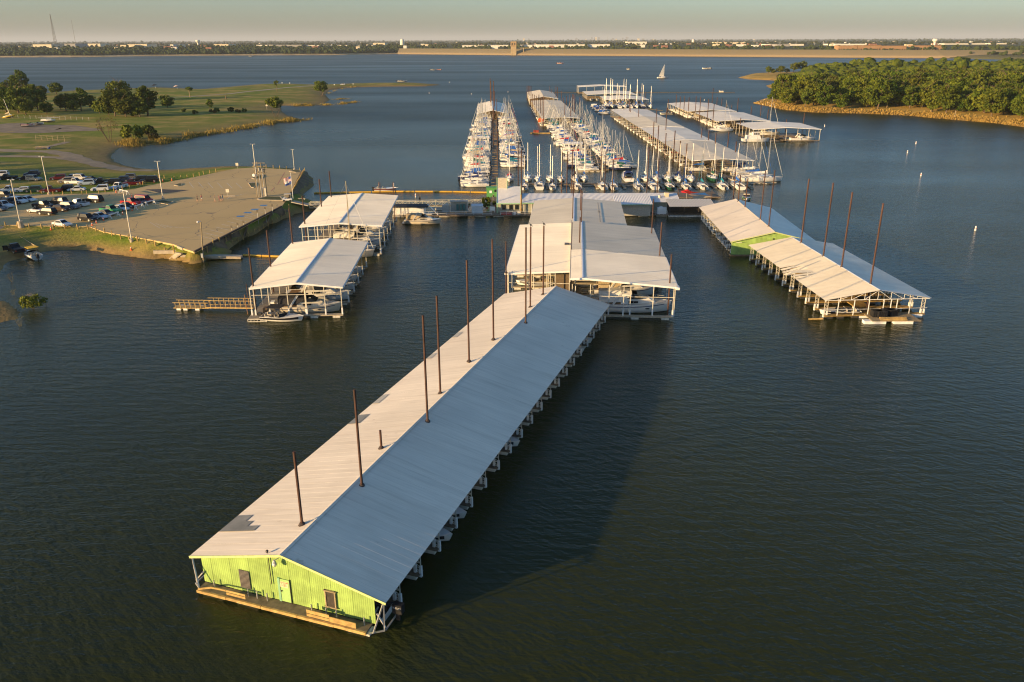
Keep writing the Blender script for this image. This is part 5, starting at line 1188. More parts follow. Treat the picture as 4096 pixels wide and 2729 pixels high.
pile_row(ZF(0, 0, .57446), [(1067, 598, 1078, 830), (1130, 549, 1134, 780)], 5.0, 'NTH of two rusty pilings beyond the middle of the long near roof', g1, .12)
pile_row(zN, [(525, 420, 530, 1415), (588, 412, 578, 1250), (702, 400, 712, 1118)], 5.0, 'NTH of three close pilings at the far end of the long near roof', g1, .12)
pile_row(zN, [(316, 565, 325, 890), (1093, 315, 1091, 634), (1135, 35, 1110, 418), (1116, 10, 1102, 255), (1033, -40, 1020, 345)], 5.6, 'NTH piling from the front through the left half of the central roof', 'pilings through the central roof', .11)
pile_row(zN, [(2050, 702, 2035, 1010), (1941, 362, 1930, 722), (1862, 122, 1846, 487)], 5.3, 'NTH rusty piling from the front along the right eave of the central roof', 'pilings at the right eave of the central roof', .13)
pile_row(zH, [(682, 575, 713, 880), (825, 430, 850, 725), (995, 262, 1022, 545)], 5.1, 'NTH rusty piling from the front along the left eave of the near left dock', 'pilings along the left docks', .14)
pile_row(zH, [(1095, 165, 1118, 395), (1235, 35, 1248, 258), (1313, -30, 1325, 183)], 6.2, 'NTH rusty piling from the front along the left eave of the rear left dock', 'pilings along the rear left dock', .14)
pile_row(zH, [(1708, 55, 1712, 165), (1697, 68, 1703, 163), (1800, 60, 1812, 170), (1808, 70, 1815, 172)], 5.5, 'NTH thin pale pole from the left behind the rear left dock', 'pale poles behind the rear left dock', .07)
pile_row(zO, [(1862, 255, 1752, 980), (1583, 152, 1493, 828), (1418, 72, 1330, 730), (1208, 35, 1130, 610)], 4.7, 'NTH tall rusty piling from the front through the ridge of the near right dock', 'tall pilings through the near right roof', .14)
pile_row(zO, [(893, -30, 840, 465), (800, -40, 765, 402), (655, 30, 628, 288), (575, 20, 567, 238)], 5.1, 'NTH rusty piling from the green wall through the far right roof', 'pilings through the far right roof', .12)
pile_row(zK, [(1090, 1050, 1045, 1380), (1120, 1100, 1105, 1420), (2003, 1145, 1945, 1568), (1565, 1035, 1520, 1470)], .3, 'NTH piling from the left standing in the water behind the far right dock', 'pilings behind the far right dock')
pile_row(zJ, [(62, 838, 72, 1350), (125, 943, 112, 1568), (615, 960, 615, 1463), (692, 960, 680, 1480), (757, 935, 742, 1480), (783, 1190, 770, 1480), (1115, 865, 1108, 1330), (1175, 965, 1155, 1455), (1265, 1060, 1250, 1470), (1690, 905, 1685, 1450), (1850, 1045, 1815, 1460)], .8, 'NTH piling from the left among the stern-on sailboats behind the shop', 'pilings behind the shop', .14)
pile_row(zI, [(502, 45, 508, 350), (512, 75, 515, 400), (530, 205, 528, 330), (545, 75, 550, 470), (563, 200, 560, 400)], 5.0, 'NTH piling from the left at the roof end of the western pontoon', 'pilings at the western roof', .22)
pile_row(zI, [(588, 300, 590, 720), (548, 420, 545, 900), (600, 720, 600, 1180)], .5, 'NTH dark piling from the back beside the western walkway', 'pilings beside the western walkway', .15)
pile_row(zJ, [(182, 135, 182, 235), (198, 135, 198, 245), (216, 138, 217, 262), (232, 140, 232, 300), (250, 237, 252, 358), (272, 248, 273, 378), (298, 262, 297, 423), (331, 245, 330, 455), (349, 290, 350, 482), (371, 275, 370, 512), (392, 262, 390, 545)], 4.4, 'NTH piling from the back along the left eave of the second pontoon roofs', 'pilings along the second pontoon, left', .2)
pile_row(zJ, [(468, 140, 468, 218), (487, 182, 487, 230), (543, 140, 543, 275), (563, 152, 563, 290), (613, 200, 613, 320), (640, 282, 640, 335), (679, 262, 678, 365), (720, 243, 718, 395), (750, 238, 748, 420), (765, 240, 764, 440), (783, 250, 780, 470), (657, 355, 655, 515), (730, 408, 730, 525), (848, 282, 842, 420)], 4.4, 'NTH piling from the back along the right eave of the second pontoon roofs', 'pilings along the second pontoon, right', .2)
pile_row(zJ, [(1410, 380, 1412, 435), (1465, 300, 1465, 460), (1482, 400, 1480, 472), (1582, 430, 1580, 530), (1807, 420, 1800, 615), (1935, 410, 1922, 700), (1770, 585, 1763, 805), (1830, 635, 1823, 838), (1927, 730, 1918, 890), (2040, 700, 2025, 940), (2105, 830, 2098, 985), (2185, 865, 2178, 1025)], 4.4, 'NTH piling from the back through the rear half of the long roof row', 'pilings through the long roof row, rear', .19)
pile_row(zK, [(383, 672, 375, 828), (462, 705, 453, 868), (652, 515, 645, 628), (740, 530, 732, 662), (832, 580, 820, 702), (990, 555, 975, 740), (1085, 680, 1073, 808)], 4.4, 'NTH piling from the left through the near half of the long roof row', 'pilings through the long roof row, near', .19)
pile_row(zK, [(232, 147, 228, 210), (330, 90, 325, 235), (382, 112, 375, 258), (434, 110, 425, 275), (494, 120, 480, 295), (574, 112, 568, 300), (630, 115, 622, 335), (732, 148, 720, 375), (800, 208, 790, 400), (1138, 380, 1130, 490)], 4.2, 'NTH rusty piling from the left along the near eaves of the eastern roofs', 'pilings at the near eaves of the eastern roofs', .2)
pile_row(zK, [(785, 10, 778, 210), (842, 122, 836, 235), (903, 140, 895, 252), (963, 192, 958, 272), (1028, 217, 1022, 293), (1107, 135, 1093, 312), (1270, 237, 1265, 353), (1388, 228, 1382, 380), (1480, 277, 1470, 430), (1595, 425, 1590, 520), (1708, 402, 1702, 513), (1938, 320, 1920, 490)], 1.5, 'NTH rusty piling from the left along the far side of the eastern roofs', 'pilings beyond the eastern roofs', .2)
pile_row(zC, [(1157, 605, 1157, 650), (1173, 605, 1173, 655), (1198, 610, 1198, 662), (1225, 625, 1225, 675)], 1.0, 'NTH piling from the left beside the front roof of the far cluster', 'pilings of the far cluster', .17)
# two cormorants on the piling tops
bird = MB().ball((0, 0, .28), (.1, .2, .14), 7, 5).cyl((0, .12, .36), (0, .2, .58), .045, .03, 6).bar((0, .2, .58), (0, .34, .57), .03).bar((0, -.15, .25), (0, -.38, .12), .09, .03).bar((0, 0, 0), (0, 0, .16), .05).mesh('bird', blackp)
for x1, y1, y0, lab in ((578, 1250, 412, 'dark bird perched on the middle of the three close pilings'), (712, 1118, 400, 'dark bird perched on the right-hand of the three close pilings')):
    b = G(*zN(x1, y1), 5.0); h = top_of(b, zN(0, y0)[1]); tag(O('bird', bird, None, (b.x, b.y, 5.0 + h), .8), lab, 'bird')

# ------------------------------------------------------------------ marina shop and service deck
corr = mat('corrugated_white_roof', (.66, .65, .63), .45, var=.05, scale=.5, rnd=.03)
lgt = mat('mint_trim', (.30, .52, .30), .6)
def shed_roof(t, x0, x1, y0, z0, y1, z1, m, pitch=.3, rh=.022, name='roof_panel', pw=1.8):
    """lean-to roof of corrugated sheets; ribs run up the slope"""
    n = max(1, round((x1 - x0) / pw)); w_ = (x1 - x0) / n; k = max(3, round(w_ / pitch)); pr = []
    for i in range(k): pr += [(i * w_ / k, 0), ((i + .5) * w_ / k, 0), ((i + .62) * w_ / k, rh), ((i + .88) * w_ / k, rh)]
    pr.append((w_, 0))
    me = MB().loft([[(x, y0, z0 + h) for x, h in pr], [(x, y1, z1 + h) for x, h in pr]], closed=False).mesh(name, m)
    for i in range(n): O(name, me, t, (x0 + i * w_, 0, random.uniform(0, .01)))
sd = thing('service_deck', 'timber service deck in front of the marina shop with white rails', 'deck', (0, 0, 0))
for i in range(10): O('deck_section', MB().box(-28 + i * 8.2, -28 + (i + 1) * 8.2 - .06, 200.9, 204.6 if i < 3 else 209.6, .22, .45).mesh('deck_section', deckm), sd)
for i in range(18): O('float', MB().box(-27.6 + i * 4.6, -25 + i * 4.6, 201.1, 203, -.2, .2).mesh('float', floatm if i % 3 else bootd), sd)
def railing(t, a, b, h=1.0, n=6, m=white, z=.45):
    a, b = Vector((*a, z)), Vector((*b, z)); r = MB()
    for i in range(n + 1): p = a.lerp(b, i / n); r.bar(p, p + Vector((0, 0, h)), .06)
    for k in (.5, 1): r.bar(a + Vector((0, 0, h * k)), b + Vector((0, 0, h * k)), .05)
    O('railing', r.mesh('railing', m), t)
railing(sd, (-27.8, 201.0), (-5.0, 201.0), n=10); railing(sd, (-2.8, 201.0), (6.5, 201.0), n=6); railing(sd, (35.6, 201), (39.4, 201), n=4)
sh_ = thing('marina_shop', 'marina shop with steep corrugated white roof, mint green trim and sign tower', 'building', (0, 0, 0))
shed_roof(sh_, -3.75, 2.35, 203.7, 2.95, 211.5, 5.9, corr, .26)
for x in (-3.8, 2.4): O('barge_board', MB().bar((x, 203.6, 2.9), (x, 211.5, 5.86), .12, .24).mesh('barge_board', lgt), sh_)
O('eave_board', MB().box(-3.8, 2.4, 203.55, 203.66, 2.75, 2.98).mesh('eave_board', lgt), sh_)
wallg = mat('shop_wall', (.36, .35, .26), .8, var=.1)
O('wall', MB().box(-3.6, 2.3, 204.4, 211.4, .45, 2.9).mesh('wall', wallg), sh_)
O('back_gable', MB().loft([[(-3.6, 204.4, 2.9), (-3.6, 211.4, 2.9), (-3.6, 211.4, 5.7)], [(2.3, 204.4, 2.9), (2.3, 211.4, 2.9), (2.3, 211.4, 5.7)]], 0, True, True, True).mesh('back_gable', wallg), sh_)
O('sign_tower', MB().box(-3.78, -1.2, 210.6, 211.2, 4.9, 8.3).mesh('sign_tower', mat('beige_wall', (.48, .42, .32))), sh_)
for x in (-3.86, -1.2): O('tower_trim', MB().box(x, x + .12, 210.5, 211.3, 4.8, 8.4).mesh('tower_trim', lgt), sh_)
for x in (-2.4, -.6, .9): O('window', MB().box(x, x + .9, 204.3, 204.42, 1.2, 2.4).mesh('window', glass), sh_)
O('corner_post', MB().box(-3.8, -3.6, 203.6, 203.8, .4, 2.8).mesh('corner_post', lgt), sh_); O('corner_post', MB().box(2.25, 2.5, 203.2, 203.45, .4, 5.2).mesh('corner_post', ywood), sh_)
for x, w_, h, m, nm in ((-2.6, 2.6, .5, mat('red_bench', (.4, .05, .04), .6), 'bench'), (.4, .8, .6, white, 'cooler'), (1.4, .9, .8, mat('unit_grey', (.5, .48, .42), .6), 'air_conditioner')):
    tag(O(nm, MB().box(x, x + w_, 201.5, 202.1, .45, .45 + h).mesh(nm, m), None), {'bench': 'long red bench on the deck before the marina shop', 'cooler': 'small white cooler between the red bench and the air conditioner', 'air_conditioner': 'grey air conditioner unit at the corner of the marina shop'}[nm], nm.replace('_', ' '))
lb = thing('long_shop_building', 'long low building with white corrugated roof behind the central dock', 'building', (0, 0, 0))
shed_roof(lb, 2.75, 43.2, 203.3, 3.15, 209.6, 4.4, corr, .3)
O('wall', MB().box(2.9, 42.8, 204.2, 209.4, .45, 3.1).mesh('wall', wallg), lb)
shed_roof(lb, 2.75, 43.2, 213.5, 3.4, 209.62, 4.38, corr, .3)
O('eave_board', MB().box(2.7, 26, 203.2, 203.3, 2.95, 3.15).mesh('eave_board', lgt), lb)
for i in range(12): O('wall_batten', MB().box(3.2 + i * 1.9, 3.3 + i * 1.9, 204.1, 204.22, .45, 3.0).mesh('wall_batten', white), lb)
b = G(*zM(1668, 300), 4.0); O('roof_cooler', MB().box(b.x - .5, b.x + .5, 206.8, 207.8, 3.9, 4.9).mesh('roof_cooler', mat('cooler_beige', (.6, .5, .33), .6)), lb)
b = G(*zM(1605, 308), 4.0); O('roof_fan', MB().cyl((b.x, 206.4, 3.7), (b.x, 206.4, 4.4), .35, n=8).mesh('roof_fan', cream), lb)
c1 = thing('pump_shed', 'beige walled shed with ribbed lean-to roof beside the central dock', 'building', (0, 0, 0))
shed_roof(c1, 25.9, 35.5, 200.0, 3.25, 206.0, 4.45, corr, .42, .045, pw=1.7)
O('wall', MB().box(26.3, 35.1, 200.7, 203.2, .25, 3.2).mesh('wall', mat('grey_beige_wall', (.42, .39, .32), .8)), c1)
O('eave_board', MB().box(25.9, 35.5, 199.9, 200.0, 3.08, 3.26).mesh('eave_board', lgt), c1)
c2 = thing('dark_shed', 'dark open shed with grey ribbed roof left of the far right dock', 'building', (0, 0, 0))
shed_roof(c2, 39.6, 51.2, 199.4, 2.75, 205.4, 3.6, mat('grey_ribbed_roof', (.46, .44, .40), .5, var=.06), .42, .05, pw=1.9)
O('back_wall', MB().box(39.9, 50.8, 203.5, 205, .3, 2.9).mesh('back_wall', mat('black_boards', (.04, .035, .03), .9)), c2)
for x in (39.9, 43.5, 47.1, 50.7): O('post', MB().box(x - .08, x + .08, 200, 200.16, .3, 2.8).mesh('post', darkst), c2)
O('base', MB().box(39.7, 51, 199.8, 205.2, .05, .35).mesh('base', floatm), c2)
tag(O('chest_freezer', MB().box(37.0, 39.3, 201.5, 202.5, .45, 2.1).box(37.6, 38.3, 201.8, 202.3, 2.1, 2.35).mesh('chest_freezer', white)), 'tall white ice chest on the deck right of the beige shed', 'freezer')
# fuel shed, locker, planters on the deck
def zs(x, y, z=.45): return G(*zS(x, y), z)
p = zs(1040, 400); t = thing('fuel_kiosk', 'small grey fuel kiosk with hung hoses on the service deck', 'kiosk', (p.x, p.y + .6, .45))
O('back', MB().box(-2.2, 2.2, .9, 1.0, 0, 2.7).mesh('back', mat('kiosk_grey', (.40, .39, .34), .7)), t); O('canopy', MB().box(-2.3, 2.3, -.2, 1.2, 2.7, 2.82).mesh('canopy', mat('kiosk_grey', (.40, .39, .34))), t)
for x in (-2.2, 2.1): O('post', MB().box(x, x + .1, -.1, 0, 0, 2.7).mesh('post', steel), t)
for x in (-.8, .1, .9): O('pump', MB().box(x, x + .6, .5, .85, .3, 1.9).mesh('pump', mat('pump_teal', (.05, .16, .15), .5)), t)
p = zs(1300, 408); tag(O('storage_locker', MB().box(-1.4, 1.4, 0, 1.2, 0, 1.7).loft([[(-1.5, -.1, 1.7), (1.5, -.1, 1.7), (1.5, 1.3, 2.1), (-1.5, 1.3, 2.1)], [(-1.5, -.1, 1.76), (1.5, -.1, 1.76), (1.5, 1.3, 2.16), (-1.5, 1.3, 2.16)]], 0, True, True, True).mesh('storage_locker', mat('pale_blue_locker', (.46, .52, .55), .6)), None, (p.x, p.y, .45)), 'pale blue ribbed locker with sloping lid on the service deck', 'locker')
p = zs(1520, 400); tag(O('notice_board', MB().box(-.7, .7, 0, .08, .5, 1.5).box(-.65, -.55, 0, .08, 0, .5).box(.55, .65, 0, .08, 0, .5).mesh('notice_board', white), None, (p.x, p.y, .45)), 'white notice board on legs at the corner of the service deck', 'board')
p = zs(845, 395); tag(O('storage_locker', MB().box(-.9, .9, 0, 1, 0, 1.8).mesh('storage_locker', mat('kiosk_grey', (.40, .39, .34))), None, (p.x, p.y, .45)), 'grey locker left of the fuel kiosk', 'locker')
for i, (x, y, s, lab) in enumerate([(1425, 300, 1.5, 'large yellow green potted plant at the head of the gangway'), (1165, 330, .7, 'small potted shrub beside the fuel kiosk'), (1440, 350, 1.1, 'dark potted shrub below the large potted plant'), (1565, 320, .9, 'potted shrub at the left corner of the marina shop')]):
    p = zs(x, y); t = thing('potted_plant', lab, 'plant', (p.x, p.y, .45)); O('pot', MB().cyl((0, 0, 0), (0, 0, .5), .3, .4, 9).mesh('pot', mat('terracotta', (.3, .12, .06), .8)), t); O('foliage', bush[0 if i == 0 else 1][0], t, (0, 0, .5), scale=.55 * s)
t = thing('green_hut', 'bright green hut beside the western walkway and the shop', 'hut', G(*zY(450, 1530), .3))
gh = mat('hut_green', (.09, .30, .08), .6); O('wall', MB().box(-1.7, 1.7, 0, 2.4, 0, 2.6).mesh('wall', gh), t); O('roof', MB().box(-1.85, 1.85, -.15, 2.55, 2.6, 2.75).mesh('roof', gh), t); O('window', MB().box(-.9, -.2, -.05, .02, 1.2, 1.9).mesh('window', white), t); O('window', MB().box(.5, 1.2, -.05, .02, 1.5, 2.2).mesh('window', glass), t)
t = thing('pontoon_walkway', 'walkway leading from the service deck past the green hut to the western pontoon', 'walkway', (zs(1530, 400).x, 204.7, 0), axis(wa.x - zs(1530, 400).x, wa.y - 204.7)); walk_parts(t, (Vector((wa.x, wa.y)) - Vector((zs(1530, 400).x, 204.7))).length, 2.0, rails=False)
# gangway truss from the shore
ga, gb = G(1240, 826, 1.2), zs(1362, 292, 1.0); gw = thing('gangway', 'long pale truss gangway from the shore to the service deck', 'gangway', (ga.x, ga.y, 0), axis(gb.x - ga.x, gb.y - ga.y)); LG = (gb - ga).length; ng = 26
O('deck', MB().box(-.8, .8, 0, LG, .85, 1.0).mesh('deck', ywood), gw)
mk = mat('cream_steel', (.52, .48, .36), .55)
for s in (-1, 1):
    O('top_chord', MB().bar((s * .85, 0, 2.35), (s * .85, LG, 2.35), .1).mesh('top_chord', mk), gw); O('bottom_chord', MB().bar((s * .85, 0, .95), (s * .85, LG, .95), .12).mesh('bottom_chord', mk), gw); O('mid_rail', MB().bar((s * .85, 0, 1.9), (s * .85, LG, 1.9), .05).mesh('mid_rail', mk), gw)
    vp = MB().bar((0, 0, .95), (0, 0, 2.35), .08).mesh('upright', mk); dp = MB().bar((0, 0, .95 if s > 0 else 2.3), (0, LG / ng, 2.3 if s > 0 else .95), .07).mesh('diagonal', mk); dp2 = MB().bar((0, 0, 2.3 if s > 0 else .95), (0, LG / ng, .95 if s > 0 else 2.3), .07).mesh('diagonal', mk)
    for i in range(ng + 1):
        O('upright', vp, gw, (s * .85, i * LG / ng, 0))
        if i < ng: O('diagonal', dp if i % 2 else dp2, gw, (s * .85, i * LG / ng, 0))
for k in (.25, .5, .75, .98): O('float', MB().box(-1.3, 1.3, LG * k - 1, LG * k + 1, -.3, .8).mesh('float', floatm), gw)
# houseboat / pontoon boat beside the rear left dock
p = G(*zL(1180, 560), 0); t = thing('pontoon_boat', 'blue and white party barge with black roofs behind the cream express cruiser', 'pontoon boat', (p.x, p.y, 0), EAST)
for s in (-1, 1): O('pontoon', MB().cyl((s * 1.2, -5, .15), (s * 1.2, 4.6, .15), .42, n=10).cyl((s * 1.2, 4.6, .15), (s * 1.2, 5.4, .4), .42, .1, 10).mesh('pontoon', alum), t)
O('deck', MB().box(-1.7, 1.7, -5, 5, .55, .7).mesh('deck', nsk), t); O('cabin', MB().box(-1.5, 1.5, -4.6, 3.2, .7, 2.5).mesh('cabin', white), t); O('roof', MB().box(-1.9, 1.9, -5, 4.2, 2.5, 2.75).mesh('roof', blackc), t)
for i in range(4): O('window', MB().box(-1.54, -1.48, -4 + i * 1.7, -3 + i * 1.7, 1.4, 2.2).mesh('window', mat('blue_window', (.03, .06, .14), .2)), t)
O('top_rail', MB().bar((-1.8, -5, 3.6), (-1.8, 4.2, 3.6), .06).bar((-1.8, -5, 2.7), (-1.8, -5, 3.6), .06).bar((-1.8, 4.2, 2.7), (-1.8, 4.2, 3.6), .06).mesh('top_rail', white), t); O('slide', MB().bar((1.2, 4.0, 3.3), (1.2, 6.6, .5), .6, .08).mesh('slide', white), t)
O('umbrella', MB().cyl((0, 2, 2.7), (.4, 2, 5.2), .05, n=6).cyl((.3, 2, 4.2), (.42, 2, 5.4), .28, .04, 8).mesh('umbrella', darkst), t)
# yellow booms
def boom_px(zf, pts, seg, label, m, r=.28):
    t = thing('floating_boom', label, 'boom', (0, 0, 0)); c = [G(*zf(x, y), .1) for x, y in pts]; tot = 0
    for a, b in zip(c, c[1:]):
        n = max(1, round((b - a).length / seg))
        for i in range(n): O('boom_float', MB().cyl(a.lerp(b, (i + .02) / n), a.lerp(b, (i + .98) / n), r, n=8).mesh('boom_float', m), t)
ylw = mat('yellow_boom', (.58, .33, .03), .6, var=.15)
boom_px(zL, [(145, 323), (500, 315), (1000, 305), (1600, 308), (1970, 316)], 6, 'yellow floating boom stretched from the shore bank to the western sailboats', ylw)
boom_px(zF, [(1165, 1478), (1640, 1496), (1800, 1510)], 5, 'short yellow boom behind the near left dock', ylw, .24)
boom_px(zC, [(360, 625), (1150, 622), (2050, 624)], 9, 'dark float line far out across the lake behind the roofs', mat('dark_float_line', (.10, .08, .05), .7), .3)
boom_px(zC, [(1225, 772), (1390, 790)], 9, 'dark float line right of the far roof cluster', _M['dark_float_line'], .25)
tag(O('float_box', MB().box(-1.5, 1.5, -1, 1, -.3, 1.2).mesh('float_box', cream), None, G(*zC(1925, 620), 0)), 'pale square float at the right end of the far float line', 'float')
# buoys
bu = [('hull', MB().cyl((0, 0, -.3), (0, 0, 1.3), .3, .22, 9).ball((0, 0, 1.35), .22, 8, 5).mesh('body', white), None, None), ('band', MB().cyl((0, 0, .7), (0, 0, .9), .275, .262, 9).mesh('band', orange), None, None)]
d_ = ZF(0, 0, .57446)
for i, (zf, x, y, lab) in enumerate([(zB, 1593, 632, 'white buoy off the end of the sand spit'), (zB, 1980, 640, 'white buoy left of the western roof'), (zB, 2318, 620, 'white buoy between the western and second roofs'), (zB, 1780, 533, 'far white buoy beyond the sand spit tip'), (zD, 520, 936, 'white buoy right of the front eastern roof'), (zD, 1360, 1095, 'white buoy off the wood bank'), (d_, 2116, 405, 'nearest but one white buoy on the right water'), (d_, 2241, 530, 'nearest white buoy on the open water at the right'), (d_, 2085, 352, 'white buoy left of the pair off the wood'), (zC, 1905, 612, 'white buoy above the float line'), (zC, 1768, 697, 'white ball buoy behind the rear eastern roof'), (zL, 1210, 365, 'white hazard buoy between the boom and the gangway'), (zI, 268, 245, 'white buoy far left of the western roof')]):
    inst([(n_, me, p_, k_) for n_, me, p_, k_ in bu], 'buoy', lab, 'buoy', G(*zf(x, y), 0), 0, 'white lake buoys', scale=.7)
# boats out on the lake
p = G(*zC(1385, 490), 0); t = thing('sailing_yacht', 'white yacht with full mainsail under way on the open lake', 'sailboat', (p.x, p.y, 0), EAST + .15)
for nm, me, par, key in SAIL[2]:
    if nm in ('hull', 'deck', 'cabin', 'mast'): O(nm, me, t, scale=1.25)
sm = MB(); 
for k in range(9):
    f = k / 8; sm.v += [(0.05 + .5 * math.sin(f * 3.1) * .6, 1.4, 2.0 + 12.8 * f), (.4 * (1 - f) + .7 * math.sin(f * 3.14), 1.4 - 6.4 * (1 - f) ** .8, 2.0 + 12.8 * f)]
sm.f = [(2 * k, 2 * k + 1, 2 * k + 3, 2 * k + 2) for k in range(8)]; sm.m = [0] * 8
O('mainsail', sm.mesh('mainsail', mat('sailcloth', (.80, .76, .66), .8)), t)
for i, (zf, x, y, s, rz, lab) in enumerate([(zC, 445, 357, 2.2, EAST, 'orange tinted motorboat under way near the dam'), (zC, 1067, 411, 1.8, .3, 'dark motorboat in the middle of the open lake'), (zC, 1788, 406, 2.2, WEST, 'motorboat with a wake left of the spit'), (zB, 1345, 523, 1.7, EAST, 'small fishing boat off the sand spit'), (zB, 1632, 416, 1.6, EAST, 'white distant boat left of the pair mid lake'), (zB, 1675, 415, 1.5, WEST, 'red distant boat right of the pair mid lake'), (zA, 2308, 291, 2, EAST, 'tiny white boat at the far left shore')]):
    runabout(G(*zf(x, y), 0), rz, lab, sc=s, stripe=orange if i in (0, 5) else None)
bp = G(*zL(905, 296), 0); bb = runabout(bp, EAST, 'low dark bass boat with two anglers behind the yellow boom', sc=1.15, stripe=mat('maroon_stripe', (.12, .02, .02), .4), skip=('windshield',), cat='bass boat')
# ------------------------------------------------------------------ cars
def car_proto(L_, W, H, kind):
    hw = W / 2; wb = L_ * .29; zb = .28; belt = {'sedan': .88, 'suv': 1.05, 'pickup': 1.05, 'van': 1.1, 'open': .86}[kind]; rr = .34 if kind == 'sedan' or kind == 'open' else .39
    hood = belt - .08
    body = [(-L_ / 2, .42), (-L_ / 2 + .05, belt - .1), (-L_ / 2 + .25, belt), (L_ * .18, belt), (L_ * .28, hood), (L_ / 2 - .25, hood - .12), (L_ / 2 - .03, .6), (L_ / 2, .4), (L_ / 2 - .15, zb)]
    arch = lambda yc: [(yc + rr * 1.1, zb), (yc + rr * .7, zb + rr * .75), (yc, zb + rr * 1.0), (yc - rr * .7, zb + rr * .75), (yc - rr * 1.1, zb)]
    prof = body + arch(wb) + arch(-wb) + [(-L_ / 2 + .12, zb)]
    b = MB(); rings = []
    for x, k in ((-hw, .96), (-hw * .93, 1.0), (hw * .93, 1.0), (hw, .96)):
        rings.append([(x, y * k if abs(y) > L_ * .4 else y, (z - .6) * (k if z > .6 else 1) + .6) for y, z in prof])
    b.loft(rings, 0, True, True, True)
    cab = {'sedan': (-.36, .22, -.17, .06), 'suv': (-.48, .20, -.43, .08), 'pickup': (-.08, .22, -.05, .11), 'van': (-.49, .28, -.46, .2), 'open': (-.1, .16, -.1, .08)}[kind]
    y0, y1, t0, t1 = [c * L_ for c in cab]; P = []
    g0, g1 = hw * .93, hw * .74; zt = H
    R0 = [(-g0, y0, belt - .02), (g0, y0, belt - .02), (g0, y1, belt - .02), (-g0, y1, belt - .02)]; R1 = [(-g1, t0, zt - .06), (g1, t0, zt - .06), (g1, t1, zt - .06), (-g1, t1, zt - .06)]
    if kind == 'open':
        P.append(('body', b.mesh('body', [white], False), None, 'paint')); P.append(('interior', MB().box(-g0 * .8, g0 * .8, -.25 * L_, .1 * L_, belt - .01, belt + .03).mesh('interior', blackc), None, None))
        for x in (-.35, .35): P.append(('seat', MB().box(x - .22, x + .22, -.4, -.25, belt, belt + .35).mesh('seat', blackc), None, None))
        P.append(('windshield', MB().add([(-.7, .25, belt), (.7, .25, belt), (.58, -.1, belt + .4), (-.58, -.1, belt + .4)], [(0, 1, 2, 3)]).mesh('windshield', glass), None, None))
    else:
        b.loft([R0, R1, [(x * .9, y * .97, zt) for x, y, z in R1]], 0, True, False, True)
        if kind == 'pickup':
            pass
        P.append(('body', b.mesh('body', [white], False), None, 'paint'))
        def pane(a, b_, c, d, nm, off):
            q = [Vector(v) for v in (a, b_, c, d)]; ce = sum(q, Vector()) / 4; q = [ce + (v - ce) * .86 + Vector(off) for v in q]
            P.append((nm, MB().add(q, [(0, 1, 2, 3)]).mesh(nm, glass), None, None))
        pane(R0[2], R0[3], R1[3], R1[2], 'windshield', (0, .02, .02)); pane(R0[0], R0[1], R1[1], R1[0], 'rear_window', (0, -.02, .02))
        pane(R0[3], R0[0], R1[0], R1[3], 'side_window', (-.02, 0, .01)); pane(R0[1], R0[2], R1[2], R1[1], 'side_window', (.02, 0, .01))
        if kind == 'pickup': P.append(('cargo_bed', MB().box(-hw * .8, hw * .8, -L_ / 2 + .15, -.1 * L_, belt - .02, belt + .012).mesh('cargo_bed', mat('bed_liner', (.03, .03, .03), .8)), None, 'bed'))
    wm = MB().cyl((-.11, 0, 0), (.11, 0, 0), rr, n=12).mesh('wheel', rubber); rm = MB().cyl((-.115, 0, 0), (.115, 0, 0), rr * .62, n=10).mesh('rim', mat('alloy', (.45, .45, .45), .35, .6))
    P.append(('_wheels', (wm, rm, hw, wb, rr), None, None))
    for s in (-1, 1):
        P.append(('headlight', MB().box(s * hw * .72 - .16, s * hw * .72 + .16, L_ / 2 - .12, L_ / 2 - .01, .58, .7).mesh('headlight', mat('lamp_clear', (.7, .7, .66), .2)), None, None))
        P.append(('taillight', MB().box(s * hw * .8 - .12, s * hw * .8 + .12, -L_ / 2 - .015, -L_ / 2 + .06, .68, .86).mesh('taillight', mat('lamp_red', (.35, .02, .02), .3)), None, None))
    return P
CAR = {'sedan': car_proto(4.7, 1.82, 1.45, 'sedan'), 'small': car_proto(3.9, 1.72, 1.5, 'suv'), 'suv': car_proto(4.8, 1.92, 1.75, 'suv'), 'big': car_proto(5.5, 2.02, 1.92, 'suv'), 'pickup': car_proto(5.7, 2.0, 1.85, 'pickup'), 'van': car_proto(5.0, 1.95, 1.9, 'van'), 'open': car_proto(4.2, 1.76, 1.2, 'open')}
def paint(n, c): return mat('car_paint_' + n, c, .32, 0, var=.02, spec=.22)
PT = {'black': paint('black', (.012, .012, .014)), 'white': paint('white', (.66, .66, .65)), 'silver': paint('silver', (.40, .41, .42)), 'grey': paint('grey', (.12, .12, .125)), 'maroon': paint('maroon', (.10, .012, .016)), 'red': paint('red', (.32, .018, .02)), 'tan': paint('tan', (.33, .29, .22)), 'dark green': paint('dark_green', (.015, .045, .035)), 'bright green': paint('bright_green', (.04, .26, .10)), 'brown': paint('brown', (.05, .03, .02)), 'dark blue': paint('dark_blue', (.015, .03, .07)), 'pale blue': paint('pale_blue', (.36, .44, .52))}
KN = {'sedan': 'sedan', 'small': 'hatchback', 'suv': 'SUV', 'big': 'large SUV', 'pickup': 'pickup', 'van': 'van', 'open': 'convertible'}
